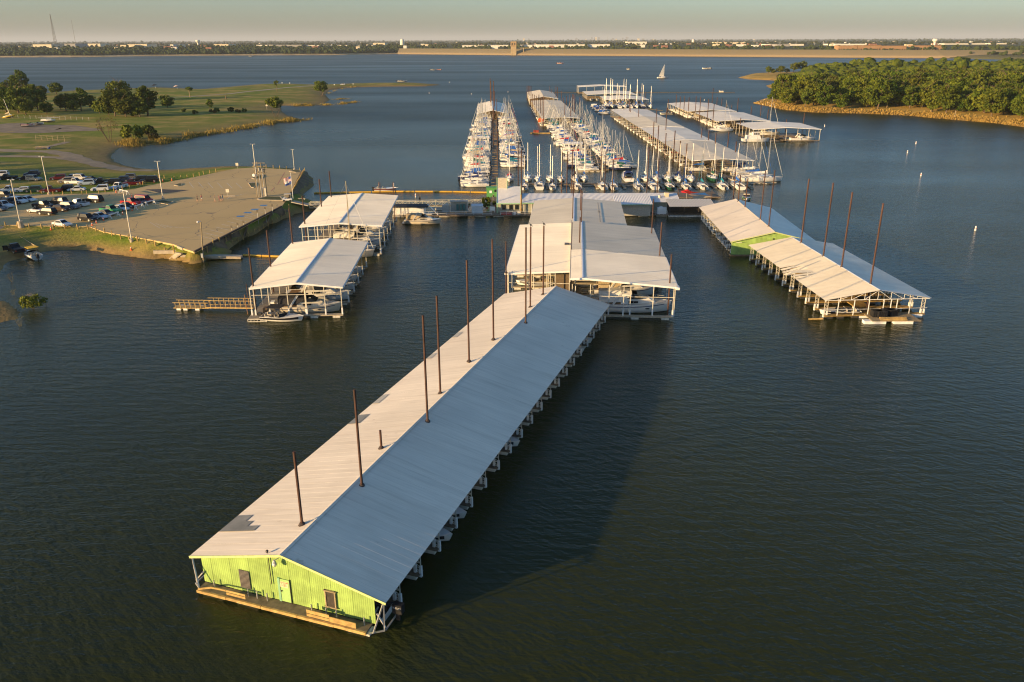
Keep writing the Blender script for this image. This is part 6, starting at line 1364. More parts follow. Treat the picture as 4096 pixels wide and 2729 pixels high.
def car(zf, x, y, kind, col, hd, label, z=None, grp=None):
    p = GA(*zf(x, y)) if z is None else G(*zf(x, y), z)
    t = thing('parked_car', label, 'car' if kind != 'pickup' else 'pickup truck', (p.x, p.y, p.z), axis(*hd), grp)
    for nm, me, par, key in CAR[kind]:
        if nm == '_wheels':
            wm, rm, hw, wb, rr = me
            for sx in (-1, 1):
                for sy in (-1, 1): w_ = O('wheel', wm, t, (sx * (hw - .1), sy * wb, rr)); O('rim', rm, w_)
            continue
        o = O(nm, me, t)
        if key == 'paint': o.material_slots[0].link = 'OBJECT'; o.material_slots[0].material = PT[col]
    return t
Rt = (1, -.42); Lf = (-1, .3); LZ = LOTZ
lotcars = [(842, 1192, 'sedan', 'white', Rt, 'white coupe parked alone beside the wooden posts'), (1185, 1122, 'suv', 'black', Rt, 'black SUV first in the slanting line by the orange cones'), (1345, 1090, 'sedan', 'pale blue', Rt, 'pale blue sedan second in the slanting line after the black SUV'), (1432, 1050, 'sedan', 'grey', Rt, 'grey sedan third in the slanting line behind a barricade'), (1490, 1008, 'pickup', 'bright green', Rt, 'bright green pickup in the slanting line'), (1628, 982, 'sedan', 'white', Rt, 'white sedan beside the bright green pickup'), (1705, 952, 'sedan', 'black', Rt, 'black sedan between the white sedan and the red pickup'), (1768, 905, 'pickup', 'red', Rt, 'bright red pickup near the end of the slanting line'), (1890, 892, 'sedan', 'grey', Rt, 'dark sedan between the two red vehicles'), (1945, 872, 'van', 'red', Rt, 'red van with a white top at the end of the slanting line'),
    (780, 898, 'big', 'black', Lf, 'large black SUV facing left in the double row'), (1258, 868, 'big', 'black', Lf, 'long black SUV parked alone at the right of the double row'), (1062, 922, 'pickup', 'white', Lf, 'white pickup between the black SUV and the grey crossover'), (952, 958, 'suv', 'grey', (1, -.3), 'grey crossover in the double row'), (590, 945, 'pickup', 'black', (1, -.3), 'black pickup in the double row above the convertible'), (492, 1008, 'open', 'white', Lf, 'white convertible at the left end of the double row'), (640, 1038, 'suv', 'black', Lf, 'black wagon in front of the double row'), (832, 990, 'small', 'brown', (1, -.3), 'dark brown rounded hatchback in the double row'),
    (70, 808, 'suv', 'black', (1, -.3), 'black SUV at the back of the cluster by the left edge'), (130, 905, 'suv', 'black', (1, -.3), 'black SUV in the middle of the cluster by the left edge'), (255, 885, 'suv', 'white', (1, -.3), 'white SUV in the cluster by the left edge'), (378, 862, 'sedan', 'white', (1, -.3), 'white sedan at the right of the cluster by the left edge'), (45, 945, 'pickup', 'white', (1, -.3), 'white pickup at the front of the cluster by the left edge'), (-25, 985, 'suv', 'grey', (1, -.3), 'grey SUV cut by the left edge of the picture')]
for x, y, k, c, h, lab in lotcars: car(zE, x, y, k, c, h, lab, LZ)
Lr = (-1, -.25)
grass = [(135, 735, 'pickup', 'white', Lr, 'white pickup at the left end of the front grass row'), (308, 735, 'small', 'white', Lr, 'small white hatchback in the front grass row'), (450, 735, 'suv', 'dark green', Lr, 'dark green SUV in the front grass row'), (690, 738, 'pickup', 'maroon', Lr, 'maroon pickup by the light pole in the front grass row'), (882, 720, 'suv', 'black', Lr, 'black SUV right of the maroon pickup'), (1035, 722, 'sedan', 'white', Lr, 'white sedan right of the black SUV in the front grass row'), (1355, 718, 'suv', 'white', Lr, 'white SUV with roof rack standing alone in the front grass row'), (1605, 688, 'pickup', 'white', (-.25, -1), 'white pickup facing the camera at the end of the front grass row'),
    (100, 568, 'pickup', 'black', Lr, 'black pickup at the left of the back grass row'), (15, 522, 'suv', 'white', Lr, 'white SUV cut by the left edge in the back grass row'), (435, 515, 'suv', 'dark blue', Lr, 'dark blue SUV behind the tan SUV'), (345, 572, 'sedan', 'black', Lr, 'black sedan left of the tan SUV'), (462, 580, 'suv', 'tan', (1, -.2), 'tan SUV in the left group of the back grass row'), (790, 570, 'suv', 'maroon', Lr, 'maroon SUV standing apart in the back grass row'), (965, 557, 'sedan', 'silver', Lr, 'silver sedan at the back of the back grass row'), (900, 610, 'suv', 'tan', Lr, 'tan SUV left of the white work pickup'), (1012, 625, 'pickup', 'white', (1, -.1), 'white work pickup in the back grass row'), (1100, 568, 'suv', 'silver', (1, -.2), 'silver SUV behind the white work pickup'), (1170, 640, 'suv', 'pale blue', Lr, 'pale blue SUV at the front of the back grass row'), (1235, 587, 'sedan', 'black', (1, -.2), 'black sedan right of the silver SUV'), (1370, 622, 'pickup', 'brown', Lr, 'brown pickup in the right group of the back grass row'), (1512, 632, 'suv', 'black', Lr, 'black SUV right of the brown pickup'), (1640, 598, 'suv', 'dark blue', Lr, 'dark blue SUV behind the maroon crew pickup'), (1785, 640, 'pickup', 'maroon', Lr, 'maroon crew pickup in the right group of the back grass row'), (1725, 562, 'suv', 'grey', Lr, 'grey SUV at the back of the right group on the grass'), (1880, 592, 'suv', 'black', Lr, 'black SUV second from the right on the grass'), (2010, 602, 'big', 'black', Lr, 'black large SUV at the right end of the grass row')]
for x, y, k, c, h, lab in grass: car(zE, x, y, k, c, h, lab)
t = car(zG, 150, 372, 'pickup', 'black', (-.75, .65), 'black pickup with its door open backing a boat down the launch ramp', .9)
O('open_door', MB().bar((-1.0, .9, .95), (-1.9, 1.3, .95), .08, 1.0).mesh('open_door', PT['black']), t)
p = G(*zG(305, 425), 0); t = runabout((p.x, p.y), axis(-.6, .55), 'white runabout with a yellow canvas top on a trailer at the launch ramp', canvas='gold', stripe=white, sc=1.05); t.location.z = .25
O('trailer', MB().bar((-.6, -2.6, -.15), (-.3, 2.4, .05), .12).bar((.6, -2.6, -.15), (.3, 2.4, .05), .12).bar((0, 2.2, .1), (0, 4.2, .5), .12).mesh('trailer', steel), t)

# ------------------------------------------------------------------ people
def body_mesh(name, top, low, pose=0, shoes=blackp, bare_legs=True):
    me = bpy.data.meshes.new('rig'); s = 1 if pose == 0 else .55
    V = [(0, 0, .95), (0, 0, 1.2), (0, .02, 1.42), (0, .03, 1.53), (0, .05, 1.66), (.19, .02, 1.40), (.24, .08 * s, 1.13), (.22, .22 * s, .93), (-.19, .02, 1.40), (-.24, -.06, 1.13), (-.23, .02, .90),
         (.1, 0, .9), (.11, .20 * s, .5), (.11, .06, .08), (.11, .2, .04), (-.1, 0, .9), (-.11, -.05, .5), (-.11, -.32 * s, .1), (-.11, -.2 * s, .04)]
    if pose == 2: V = [(x, y, z * .62 if z > .6 else z * .45) for x, y, z in V]
    E_ = [(0, 1), (1, 2), (2, 3), (3, 4), (2, 5), (5, 6), (6, 7), (2, 8), (8, 9), (9, 10), (0, 11), (11, 12), (12, 13), (13, 14), (0, 15), (15, 16), (16, 17), (17, 18)]
    rad = [.15, .14, .15, .065, .105, .06, .045, .035, .06, .045, .035, .095, .065, .045, .04, .095, .065, .045, .04]
    me.from_pydata(V, E_, []); o = bpy.data.objects.new('rig', me); COL.objects.link(o)
    md = o.modifiers.new('s', 'SKIN'); sv = me.skin_vertices[0].data
    for i, r in enumerate(rad): sv[i].radius = (r, r * .8)
    sv[0].use_root = True; o.modifiers.new('d', 'SUBSURF').levels = 1
    bpy.context.view_layer.update(); out = bpy.data.meshes.new_from_object(o.evaluated_get(bpy.context.evaluated_depsgraph_get())); out.name = name
    bpy.data.objects.remove(o)
    out.materials.clear()
    for m in (skin, top, low, shoes): out.materials.append(m)
    for p in out.polygons:
        z = p.center.z * (1 if pose != 2 else 1.6); ax = abs(p.center.x)
        p.material_index = 0 if z > 1.47 else 1 if z > .98 and ax < .235 else 0 if z > .98 else 2 if z > (.55 if bare_legs else .1) and ax < .2 else 3 if z < .09 else 0
        p.use_smooth = True
    return out
hair_me = MB().ball((0, .03, 1.73), (.1, .115, .09), 8, 5).mesh('hair', mat('dark_hair', (.03, .02, .015), .7))
blonde = MB().ball((0, .02, 1.72), (.105, .12, .12), 8, 5).mesh('hair', mat('fair_hair', (.35, .22, .09), .7))
cloth = lambda n, c: mat('cloth_' + n, c, .9, var=.1)
tops = {'black': cloth('black', (.02, .02, .02)), 'red': cloth('red', (.45, .04, .05)), 'white': cloth('white', (.65, .63, .6)), 'pink': cloth('pink', (.5, .12, .18)), 'teal': cloth('teal', (.05, .2, .22)), 'tan': cloth('tan', (.4, .3, .18)), 'blue': cloth('blue', (.05, .1, .3)), 'grey': cloth('grey', (.2, .2, .2))}
def person(p, rz, label, top, low, pose=0, fair=False, grp=None):
    t = thing('person', label, 'person', p, rz, grp)
    O('body', body_mesh('body', tops[top], tops[low], pose), t)
    if pose != 2: O('hair', blonde if fair else hair_me, t)
    return t
gp = 'people walking across the car park'
for x, y, tp, lw, f, lab in [(597, 806, 'black', 'black', 0, 'person in black walking at the left of the car park group'), (650, 798, 'red', 'white', 0, 'person in red top and white shorts walking behind the one in black'), (817, 811, 'grey', 'tan', 1, 'fair haired person in grey top walking in the middle of the car park'), (872, 806, 'pink', 'pink', 1, 'person in pink walking in the right-hand trio'), (893, 802, 'tan', 'teal', 1, 'person in tan top walking beside the one in pink'), (915, 797, 'teal', 'blue', 0, 'person in teal walking at the right end of the trio')]:
    p = G(*zF(x, y), LZ); person((p.x, p.y, LZ), axis(1, -.15) if x > 700 else axis(1, .1), lab, tp, lw, 0, f, gp)
p = G(*zE(1575, 722), LZ); person((p.x, p.y, GA(*zE(1575, 722)).z), 1.0, 'person in blue crouching beside a cone near the white pickup', 'blue', 'blue', 2)
q = Vector((ga.x, ga.y)).lerp(Vector((gb.x, gb.y)), (zs(1010, 285, 1.0).x - ga.x) / (gb.x - ga.x)); person((q.x, q.y, 1.0), 1.5, 'dark haired person walking along the truss gangway', 'tan', 'black', 1)
p = zs(1535, 225, .5); person((p.x, p.y, .5), math.pi, 'person in dark clothes standing on the walkway by the green hut', 'black', 'grey', 1)
for dx, lab, tp in ((-2.2, 'angler in black standing at the stern of the bass boat', 'black'), (2.3, 'angler in white standing at the bow of the bass boat', 'white')): person((bp.x + dx, bp.y, .75), 1.2, lab, tp, 'grey' if dx < 0 else 'white', 1)

# ------------------------------------------------------------------ car park furniture
def kerb_island(px, zf, label, gm_=True):
    pl = ccw(P2([zf(*q) for q in px], LZ)); c = Vector((sum(p[0] for p in pl) / len(pl), sum(p[1] for p in pl) / len(pl)))
    t = thing('kerbed_island', label, 'kerb', (0, 0, 0))
    def ring(z, k): return [tuple((Vector(p) - c) * k + c) + (z,) for p in pl]
    O('kerb', MB().loft([ring(LZ - .05, 1), ring(LZ + .14, 1), ring(LZ + .14, .88), ring(LZ + .1, .87)]).mesh('kerb', conc), t)
    n = len(pl); b = MB(); b.v = ring(LZ + .11, .88); b.f = [tuple(range(n))]; b.m = [0]
    O('grass_bed', b.mesh('grass_bed', mat('island_grass', (.07, .075, .02), .95, var=.3, scale=1.5)), t)
kerb_island([(1230, 573), (1345, 570), (1330, 600), (1300, 632), (1270, 630)], zF, 'triangular kerbed grass island in the far half of the car park')
kerb_island([(300, 605), (370, 580), (398, 578), (400, 600), (350, 612)], zF, 'small leaf shaped kerbed island left of the white parking lines')
kerb_island([(1275, 515), (1320, 490), (1425, 470), (1430, 500), (1380, 520), (1310, 525)], zF, 'kerbed island at the foot of the far light pole')
kerb_island([(1345, 772), (1460, 742), (1640, 742), (1665, 770), (1680, 795), (1360, 787)], zF, 'long kerbed island under the transformer frame')
kerb_island([(2075, 860), (2200, 848), (2350, 870), (2260, 905), (2140, 885)], zE, 'kerbed island under the light pole beside the red van')
kerb_island([(1745, 430), (1800, 412), (1880, 412), (1905, 432), (1830, 440)], zF, 'kerbed island at the far corner of the car park')
def line(zf, a, b, w_=.12, z=LZ + .006, m=None):
    A, B_ = G(*zf(*a), z), G(*zf(*b), z); d = (B_ - A).normalized(); s = Vector((d.y, -d.x, 0)) * w_ / 2
    o = O('painted_line', MB().add([A - s, B_ - s, B_ + s, A + s], [(0, 1, 2, 3)]).mesh('painted_line', m or mat('faded_line_paint', (.58, .53, .43), .8, var=.2, scale=2)), lot_o)
for i in range(6): line(zF, (490 + i * 118, 562 + i * 2), (545 + i * 122, 630 + i * 2))
for i in range(9): line(zF, (610 + i * 72, 1232 - i * 36), (790 + i * 70, 1275 - i * 36))
for i in range(5): line(zF, (1160 + i * 60, 965 - i * 26), (1290 + i * 62, 998 - i * 28))
for i in range(7): line(zF, (970 + i * 32, 770 - i * 10), (1010 + i * 34, 735 - i * 5), .1)
for i in range(6): line(zF, (0 + i * 70, 1065 + i * 14), (130 + i * 74, 1140 - i * 2), .1)
red_l = mat('red_line_paint', (.40, .12, .10), .8); line(zF, (1520, 675), (1560, 630), .2, m=red_l); line(zF, (1600, 590), (1690, 440), .2, m=red_l)
for i, (x, y) in enumerate([(1135, 990), (1225, 943), (1315, 903), (1425, 853)]):
    p = G(*zF(x, y), LZ + .008); O('blue_marking', MB().add([(p.x - .9, p.y - .8, LZ + .008), (p.x + .9, p.y - .8, LZ + .008), (p.x + .9, p.y + .8, LZ + .008), (p.x - .9, p.y + .8, LZ + .008)], [(0, 1, 2, 3)]).mesh('blue_marking', mat('faded_blue_paint', (.08, .22, .42), .8, var=.2, scale=2)), lot_o)
# timber edging on the quay side
q = P2([(777, 1008), (1126, 826)], LZ); o = O('edge_timber', MB().bar((q[0][0], q[0][1], LZ + .03), (q[1][0], q[1][1], LZ + .03), .35, .3).mesh('edge_timber', mat('dark_timber', (.07, .05, .035), .9)), lot_o)
q = P2([(1157, 786), (1206, 689)], LZ); o = O('edge_timber', MB().bar((q[0][0], q[0][1], LZ + .03), (q[1][0], q[1][1], LZ + .03), .35, .3).mesh('edge_timber', mat('dark_timber', (.07, .05, .035))), lot_o)
pmesh = MB().cyl((0, 0, -.5), (0, 0, 1.05), .13, .12, 8).cyl((0, 0, 1.05), (0, 0, 1.1), .12, .05, 8).mesh('wooden_post', ywood)
def bollards(zf, lst, label, grp):
    for i, (x, y) in enumerate(lst):
        p = GA(*zf(x, y)); tag(O('wooden_post', pmesh, None, (p.x, p.y, p.z), random.uniform(0, 3)), label.replace('NTH', ORD[i]), 'post', grp)
    return [GA(*zf(x, y)) for x, y in lst]
ba = bollards(zE, [(75, 1195), (237, 1205), (398, 1220), (562, 1225), (720, 1230), (880, 1230), (1045, 1230), (1183, 1235), (1295, 1260), (1408, 1278), (1507, 1310), (1622, 1340), (1735, 1357), (1848, 1375), (1967, 1398), (2085, 1423), (2207, 1448), (2330, 1470)], 'NTH wooden post from the left along the near edge of the car park', 'posts along the near edge of the car park')
ba += bollards(zF, [(178, 1350), (292, 1370)], 'NTH of the last two wooden posts before the steps', 'posts along the near edge of the car park')
bb_ = bollards(zF, [(712, 1375), (792, 1330), (870, 1290), (950, 1245), (1020, 1215), (1088, 1180), (1153, 1150), (1220, 1115), (1297, 1080), (1353, 1050), (1411, 1020), (1466, 990), (1528, 955), (1585, 930), (1637, 905), (1690, 880), (1742, 850)], 'NTH wooden post from the near corner along the quay side of the car park', 'posts along the quay side')
bollards(zF, [(1785 + i * 10.4, 700 - i * 18.6) for i in range(16)], 'NTH wooden post from the flagpole along the far quay side', 'posts along the far quay side')
bollards(zF, [(830, 435), (752, 452), (673, 465), (622, 480), (548, 495), (470, 512), (392, 520), (310, 528), (182, 515), (112, 510), (68, 505)], 'NTH wooden post from the right along the far grass edge', 'posts along the far grass edge')
bollards(zE, [(15, 757), (152, 766), (425, 766), (565, 772), (720, 776), (850, 772), (965, 752), (1110, 772), (1170, 762), (1333, 757), (1420, 742), (1535, 722), (1648, 702), (1747, 692), (1847, 667), (1890, 652), (1925, 637), (1955, 622)], 'NTH wooden post from the left between the front grass row and the pavement', 'posts below the grass rows')
bollards(zF, [(1460, 382), (1548, 388), (1630, 395), (1715, 400), (1880, 420)], 'NTH wooden post from the left along the far kerb of the car park', 'posts along the far kerb')
for nm, seq in (('near edge', ba), ('quay side', bb_)):
    r = MB()
    for a, b in zip(seq, seq[1:]):
        if (a - b).length > 16: continue
        m_ = (a + b) / 2 + Vector((0, 0, .45)); r.bar(a + Vector((0, 0, .8)), m_, .03).bar(m_, b + Vector((0, 0, .8)), .03)
    o = O('slack_cable', r.mesh('slack_cable', darkst)); tag(o, 'slack cable strung between the wooden posts of the ' + nm, 'cable')
def light_pole(zf, base, topy, label, big=0, arm=.55, r=.13):
    p = GA(*zf(*base)); h = top_of(p, zf(0, topy)[1]); t = thing('light_pole', label, 'light pole', p)
    O('pole', MB().cyl((0, 0, 0), (0, 0, h), r, r * .7, 10).mesh('pole', mat('bare_metal_pole', (.62, .57, .48), .4, .3)), t)
    O('base', MB().cyl((0, 0, -.4), (0, 0, 1.5 if big else .6), .6 if big else .4, n=12).mesh('base', conc), t)
    for s in (-1, 1): O('lamp_head', MB().box(min(0, s * arm), max(0, s * arm), -.08, .08, h - .03, h + .03).box(s * arm - .25, s * arm + .25, -.14, .14, h - .02, h + .1).mesh('lamp_head', alum), t)
light_pole(zE, (287, 1212), 572, 'light pole on a tall concrete drum at the left of the car park', 1)
light_pole(zE, (662, 770), 255, 'light pole rising from the front grass row')
light_pole(zE, (1768, 1368), 716, 'light pole in the middle of the near posts')
light_pole(zE, (2197, 845), 322, 'light pole on the island beside the red van')
light_pole(zF, (1335, 507), 85, 'far light pole on its island near the transformer frame')
light_pole(zF, (1812, 412), 152, 'slim dark pole at the far corner of the car park', arm=.3, r=.1)
p = GA(*zF(650, 1420)); tp = G(*zF(650, 1420), 0)
t = thing('lamp_post', 'leaning wooden lamp post at the near corner of the car park', 'lamp post', p)
hp = top_of(p, zF(0, 1062)[1]); O('pole', MB().cyl((0, 0, -.4), (.5, .3, hp), .16, .1, 9).mesh('pole', wood), t); O('lamp_head', MB().bar((.5, .3, hp), (.2, -.3, hp + .1), .08).ball((.15, -.4, hp + .08), .22, 8, 5).mesh('lamp_head', white), t); O('meter_box', MB().box(-.2, .2, -.35, -.12, 1.0, 1.9).mesh('meter_box', alum), t)
# transformer frame
p = G(*zF(1390, 748), LZ); hp = top_of(p, zF(0, 310)[1]); t = thing('transformer_frame', 'tall wooden pole frame carrying transformers on the car park', 'utility pole', p)
for i, (x, y, k) in enumerate(((-.9, 0, .94), (-.2, .6, 1.0), (.9, 0, .98), (1.6, .5, .9))): O('pole', MB().cyl((x, y, -.4), (x, y, hp * k), .12, .09, 9).mesh('pole', wood), t)
for z in (.97, .88, .78, .68): O('crossarm', MB().bar((-1.4, .25, hp * z), (2.0, .25, hp * z), .12, .16).mesh('crossarm', wood), t)
for x, y, z in ((-.4, -.3, .72), (.5, -.3, .75), (1.3, -.2, .72)): O('transformer', MB().cyl((x, y, hp * z), (x, y, hp * z + .9), .26, n=10).mesh('transformer', mat('transformer_grey', (.28, .27, .24), .5)), t)
for x in (-.6, .3, 1.2): O('conduit', MB().cyl((x, -.25, 0), (x, -.25, hp * .7), .05, n=6).mesh('conduit', alum), t)
O('dish', MB().ball((-1.1, -.35, hp * .63), (.45, .1, .45), 9, 5).mesh('dish', white), t)
p = G(*zF(1442, 738), LZ); tag(O('switch_cabinet', MB().box(-.6, .6, -.3, .3, 0, 2.2).box(-.68, .68, -.38, .38, 2.2, 2.3).mesh('switch_cabinet', mat('cabinet_white', (.6, .57, .48), .6)), None, p), 'white switch cabinet at the foot of the transformer frame', 'cabinet')
# flagpole with two flags
p = GA(*zF(1806, 868)); hp = top_of(p, zF(0, 440)[1]); t = thing('flagpole', 'flagpole with crossarm flying two flags at the quay corner', 'flagpole', p)
O('pole', MB().cyl((0, 0, -.3), (0, 0, hp), .08, .05, 8).mesh('pole', white), t); O('finial', MB().ball((0, 0, hp + .08), .1, 8, 5).mesh('finial', mat('gilt', (.6, .4, .1), .3, .8)), t)
def flag(w_, h, z, stripes, rows):
    b = MB(); nx = 8
    for j in range(rows):
        for i in range(nx):
            def q(i_, j_): f = i_ / nx; return (-w_ * f, .25 * math.sin(f * 6) * f, z - h * j_ / rows - .55 * f * h)
            canton = stripes and i < 3 and j < 7
            b.add([q(i, j), q(i + 1, j), q(i + 1, j + 1), q(i, j + 1)], [(0, 1, 2, 3)], (2 if canton else j % 2) if stripes else (2 if i < 3 else (0 if False else (1 if j < rows / 2 else 2))))
    return b.mesh('flag', [cloth('flag_red', (.5, .04, .05)), cloth('flag_white', (.72, .7, .66)), cloth('flag_blue', (.04, .07, .22))])
O('flag', flag(2.0, 1.3, hp * .87, True, 13), t, (0, 0, 0)); O('flag', flag(1.8, 1.1, hp * .72, False, 6), t)
# signs, barricades, cones
def sign_post(zf, x, y, ytop, label, m=white, w_=.45, hh=.6):
    p = GA(*zf(x, y)); h = top_of(p, zf(0, ytop)[1]); t = thing('sign_post', label, 'sign', p); O('post', MB().cyl((0, 0, -.3), (0, 0, h), .05, n=6).mesh('post', steel), t); O('sign_plate', MB().box(-w_ / 2, w_ / 2, -.08, -.05, h - hh, h).mesh('sign_plate', m), t)
for i, (x, y, yt) in enumerate([(1030, 1172, 1105), (1105, 1142, 1070), (1180, 1113, 1042), (1357, 1026, 910), (1452, 976, 870), (1541, 935, 838)]): sign_post(zF, x, y, yt, ORD[i] + ' thin sign post from the near corner along the quay edge', mat('sign_dark', (.12, .10, .07), .7))
sign_post(zF, 980, 738, 648, 'pale sign on a post standing on a concrete stop in the car park', cream, .9, .9); sign_post(zF, 1097, 388, 320, 'pale sign on the far bank behind the car park', cream, .9, .9)
sign_post(zB, 103, 790, 728, 'pale sign on a thick post in the reeds below the round bright tree', cream, 1.2, 1.2)
tag(O('wheel_stop', MB().box(-2.1, 2.1, -.15, .15, 0, .16).mesh('wheel_stop', conc), None, G(*zF(973, 738), LZ), .05), 'long concrete wheel stop under the pale sign', 'wheel stop')
brm = MB()
def barricade(a, b, lab):
    A, B_ = G(*zE(*a), LZ), G(*zE(*b), LZ); t = thing('barricade', lab, 'barricade', A, axis(B_.x - A.x, B_.y - A.y)); L_ = (B_ - A).length
    O('rail', MB().box(-.04, .04, -.2, L_ + .2, .85, 1.08).mesh('rail', white), t)
    for y in (.1, L_ - .1): O('trestle', MB().bar((-.45, y, 0), (0, y, 1.1), .1).bar((.45, y, 0), (0, y, 1.1), .1).bar((-.25, y, .45), (.25, y, .45), .08).mesh('trestle', white), t)
barricade((1480, 1095), (1600, 1060), 'white barricade in front of the grey sedan'); barricade((1825, 975), (1925, 943), 'white barricade in front of the red pickup'); barricade((1970, 922), (2080, 893), 'white barricade in front of the red van'); barricade((1618, 748), (1725, 772), 'white barricade below the white pickup facing the camera')
cone = [('body', MB().cyl((0, 0, .03), (0, 0, .72), .17, .03, 9).mesh('body', orange), None, None), ('base', MB().box(-.22, .22, -.22, .22, 0, .05).mesh('base', orange), None, None), ('collar', MB().cyl((0, 0, .42), (0, 0, .54), .098, .076, 9).mesh('collar', white), None, None)]
for zf, x, y, lab in [(zE, 1245, 1192, 'orange cone nearest the posts left of the black SUV'), (zE, 1300, 1160, 'orange cone in front of the black SUV'), (zE, 1395, 1126, 'orange cone in front of the pale blue sedan'), (zE, 1653, 1045, 'orange cone between the first two barricades'), (zE, 1780, 995, 'orange cone beside the middle barricade'), (zE, 1565, 746, 'orange cone beside the crouching person'), (zE, 1775, 796, 'orange cone above the red vehicles'), (zE, 1828, 806, 'orange cone right above the red van'), (zE, 2072, 612, 'orange cone right of the grass row'), (zE, 2192, 597, 'second orange cone right of the grass row'), (zE, 2315, 582, 'third orange cone right of the grass row'), (zE, 687, 1242, 'orange cone on the grass bank below the posts'), (zG, 1243, 393, 'orange cone at the water edge left of the steps')]:
    inst(cone, 'traffic_cone', lab, 'cone', GA(*zf(x, y)), 0, 'orange traffic cones', scale=1.2)
p = G(*zF(1725, 800), LZ); t = thing('golf_cart', 'white golf cart with canopy parked at the quay corner', 'golf cart', (p.x, p.y, LZ), axis(-1, -.1))
O('body', MB().box(-.6, .6, -1.2, 1.2, .3, .75).loft([[(-.55, .5, .75), (.55, .5, .75), (.55, 1.2, .75), (-.55, 1.2, .75)], [(-.5, .55, .98), (.5, .55, .98), (.45, 1.05, .85), (-.45, 1.05, .85)]], 0, True, False, True).mesh('body', white), t); O('canopy', MB().box(-.6, .6, -1.1, .7, 1.85, 1.92).mesh('canopy', cream), t); O('seat', MB().box(-.5, .5, -.7, -.1, .75, .92).box(-.5, .5, -.8, -.68, .9, 1.35).mesh('seat', blackc), t)
for x in (-.55, .55):
    for y in (-1.0, .6): O('canopy_post', MB().bar((x, y, .7), (x, y, 1.86), .05).mesh('canopy_post', steel), t)
    for y in (-.8, .8): O('wheel', MB().cyl((x - .1, y, .25), (x + .1, y, .25), .25, n=10).mesh('wheel', rubber), t)
# steps, walk slab and retaining walls at the near corner
def seg_px(name, pts, w_, zs_, m, label, cat, h=.3):
    c = [G(*zf(x, y), z) for (zf, x, y), z in zip(pts, zs_)]; b = MB()
    for a, e in zip(c, c[1:]): b.bar(a, e, w_, h)
    return tag(O(name, b.mesh(name, m)), label, cat)
seg_px('walk_slab', [(zF, 400, 1475), (zF, 760, 1492), (zF, 1150, 1500)], 1.6, [.9, .6, .35], conc, 'narrow concrete walk running out over the water from the near corner', 'walkway', .5)
seg_px('retaining_wall', [(zF, 45, 1440), (zF, 380, 1436)], .3, [1.2, 1.3], conc, 'low pale retaining wall left of the concrete steps', 'wall', .7)
seg_px('retaining_wall', [(zF, 345, 1372), (zF, 415, 1402)], .3, [2.3, 2.3], conc, 'short kerb wall at the near corner of the car park', 'wall', .5)
st = thing('concrete_steps', 'flight of pale concrete steps down to the water at the near corner', 'steps', (0, 0, 0))
for i in range(6):
    z = 1.35 - i * .22; a, b = G(*zF(322 - i * 14, 1447 + i * 14), z), G(*zF(402 - i * 17, 1462 + i * 12), z); O('step', MB().bar(a, b, .5, .24).mesh('step', conc), st)
o = seg_px('shore_path', [(zF, 1790, 805), (zF, 2000, 850), (zF, 2170, 838)], 2.0, [2.3, 1.5, 1.2], conc, 'concrete path from the quay corner to the gangway', 'path', .3)
tag(O('park_bench', MB().box(-1.0, 1.0, -.25, .25, .42, .5).box(-.8, -.6, -.2, .2, 0, .42).box(.6, .8, -.2, .2, 0, .42).mesh('park_bench', conc), None, GA(*zF(1912, 855))), 'low concrete bench on the path to the gangway', 'bench')

# wooden gangway with white floats beside the near left dock
a, b = G(*zT(60, 222), .45), G(*zT(975, 232), .45); t = thing('wooden_gangway', 'yellow timber gangway on white floats beside the near left dock', 'gangway', (a.x, a.y, 0), axis(b.x - a.x, b.y - a.y)); LG2 = (b - a).length
O('lower_deck', MB().box(-.7, .7, 0, LG2 * .44, .38, .5).mesh('lower_deck', ywood), t); O('upper_deck', MB().box(-.75, .75, LG2 * .4, LG2, .5, .64).mesh('upper_deck', deckm), t)
for s in (-1, 1):
    for i in range(16):
        y = LG2 * (.03 + i * .063); z0 = .45; h = .95 if y < LG2 * .42 else 1.35
        O('rail_post', MB().bar((s * .75, y, z0), (s * .75, y, z0 + h), .07).mesh('rail_post', ywood), t)
    O('hand_rail', MB().bar((s * .75, 0, 1.4), (s * .75, LG2 * .44, 1.4), .07, .09).mesh('hand_rail', ywood), t); O('hand_rail', MB().bar((s * .75, LG2 * .4, 1.82), (s * .75, LG2, 1.82), .07, .09).mesh('hand_rail', ywood), t)
    O('kick_board', MB().bar((s * .78, LG2 * .4, .6), (s * .78, LG2, .6), .06, .2).mesh('kick_board', ywood), t)
for k in (.055, .14, .29): O('float', MB().box(-1.3, .5, LG2 * k - .35, LG2 * k + .35, -.12, .38).mesh('float', white), t)
p = G(*zT(905, 205), 0); piling(p, 3.8, 'thin leaning brown pole beside the timber gangway', r=.06)
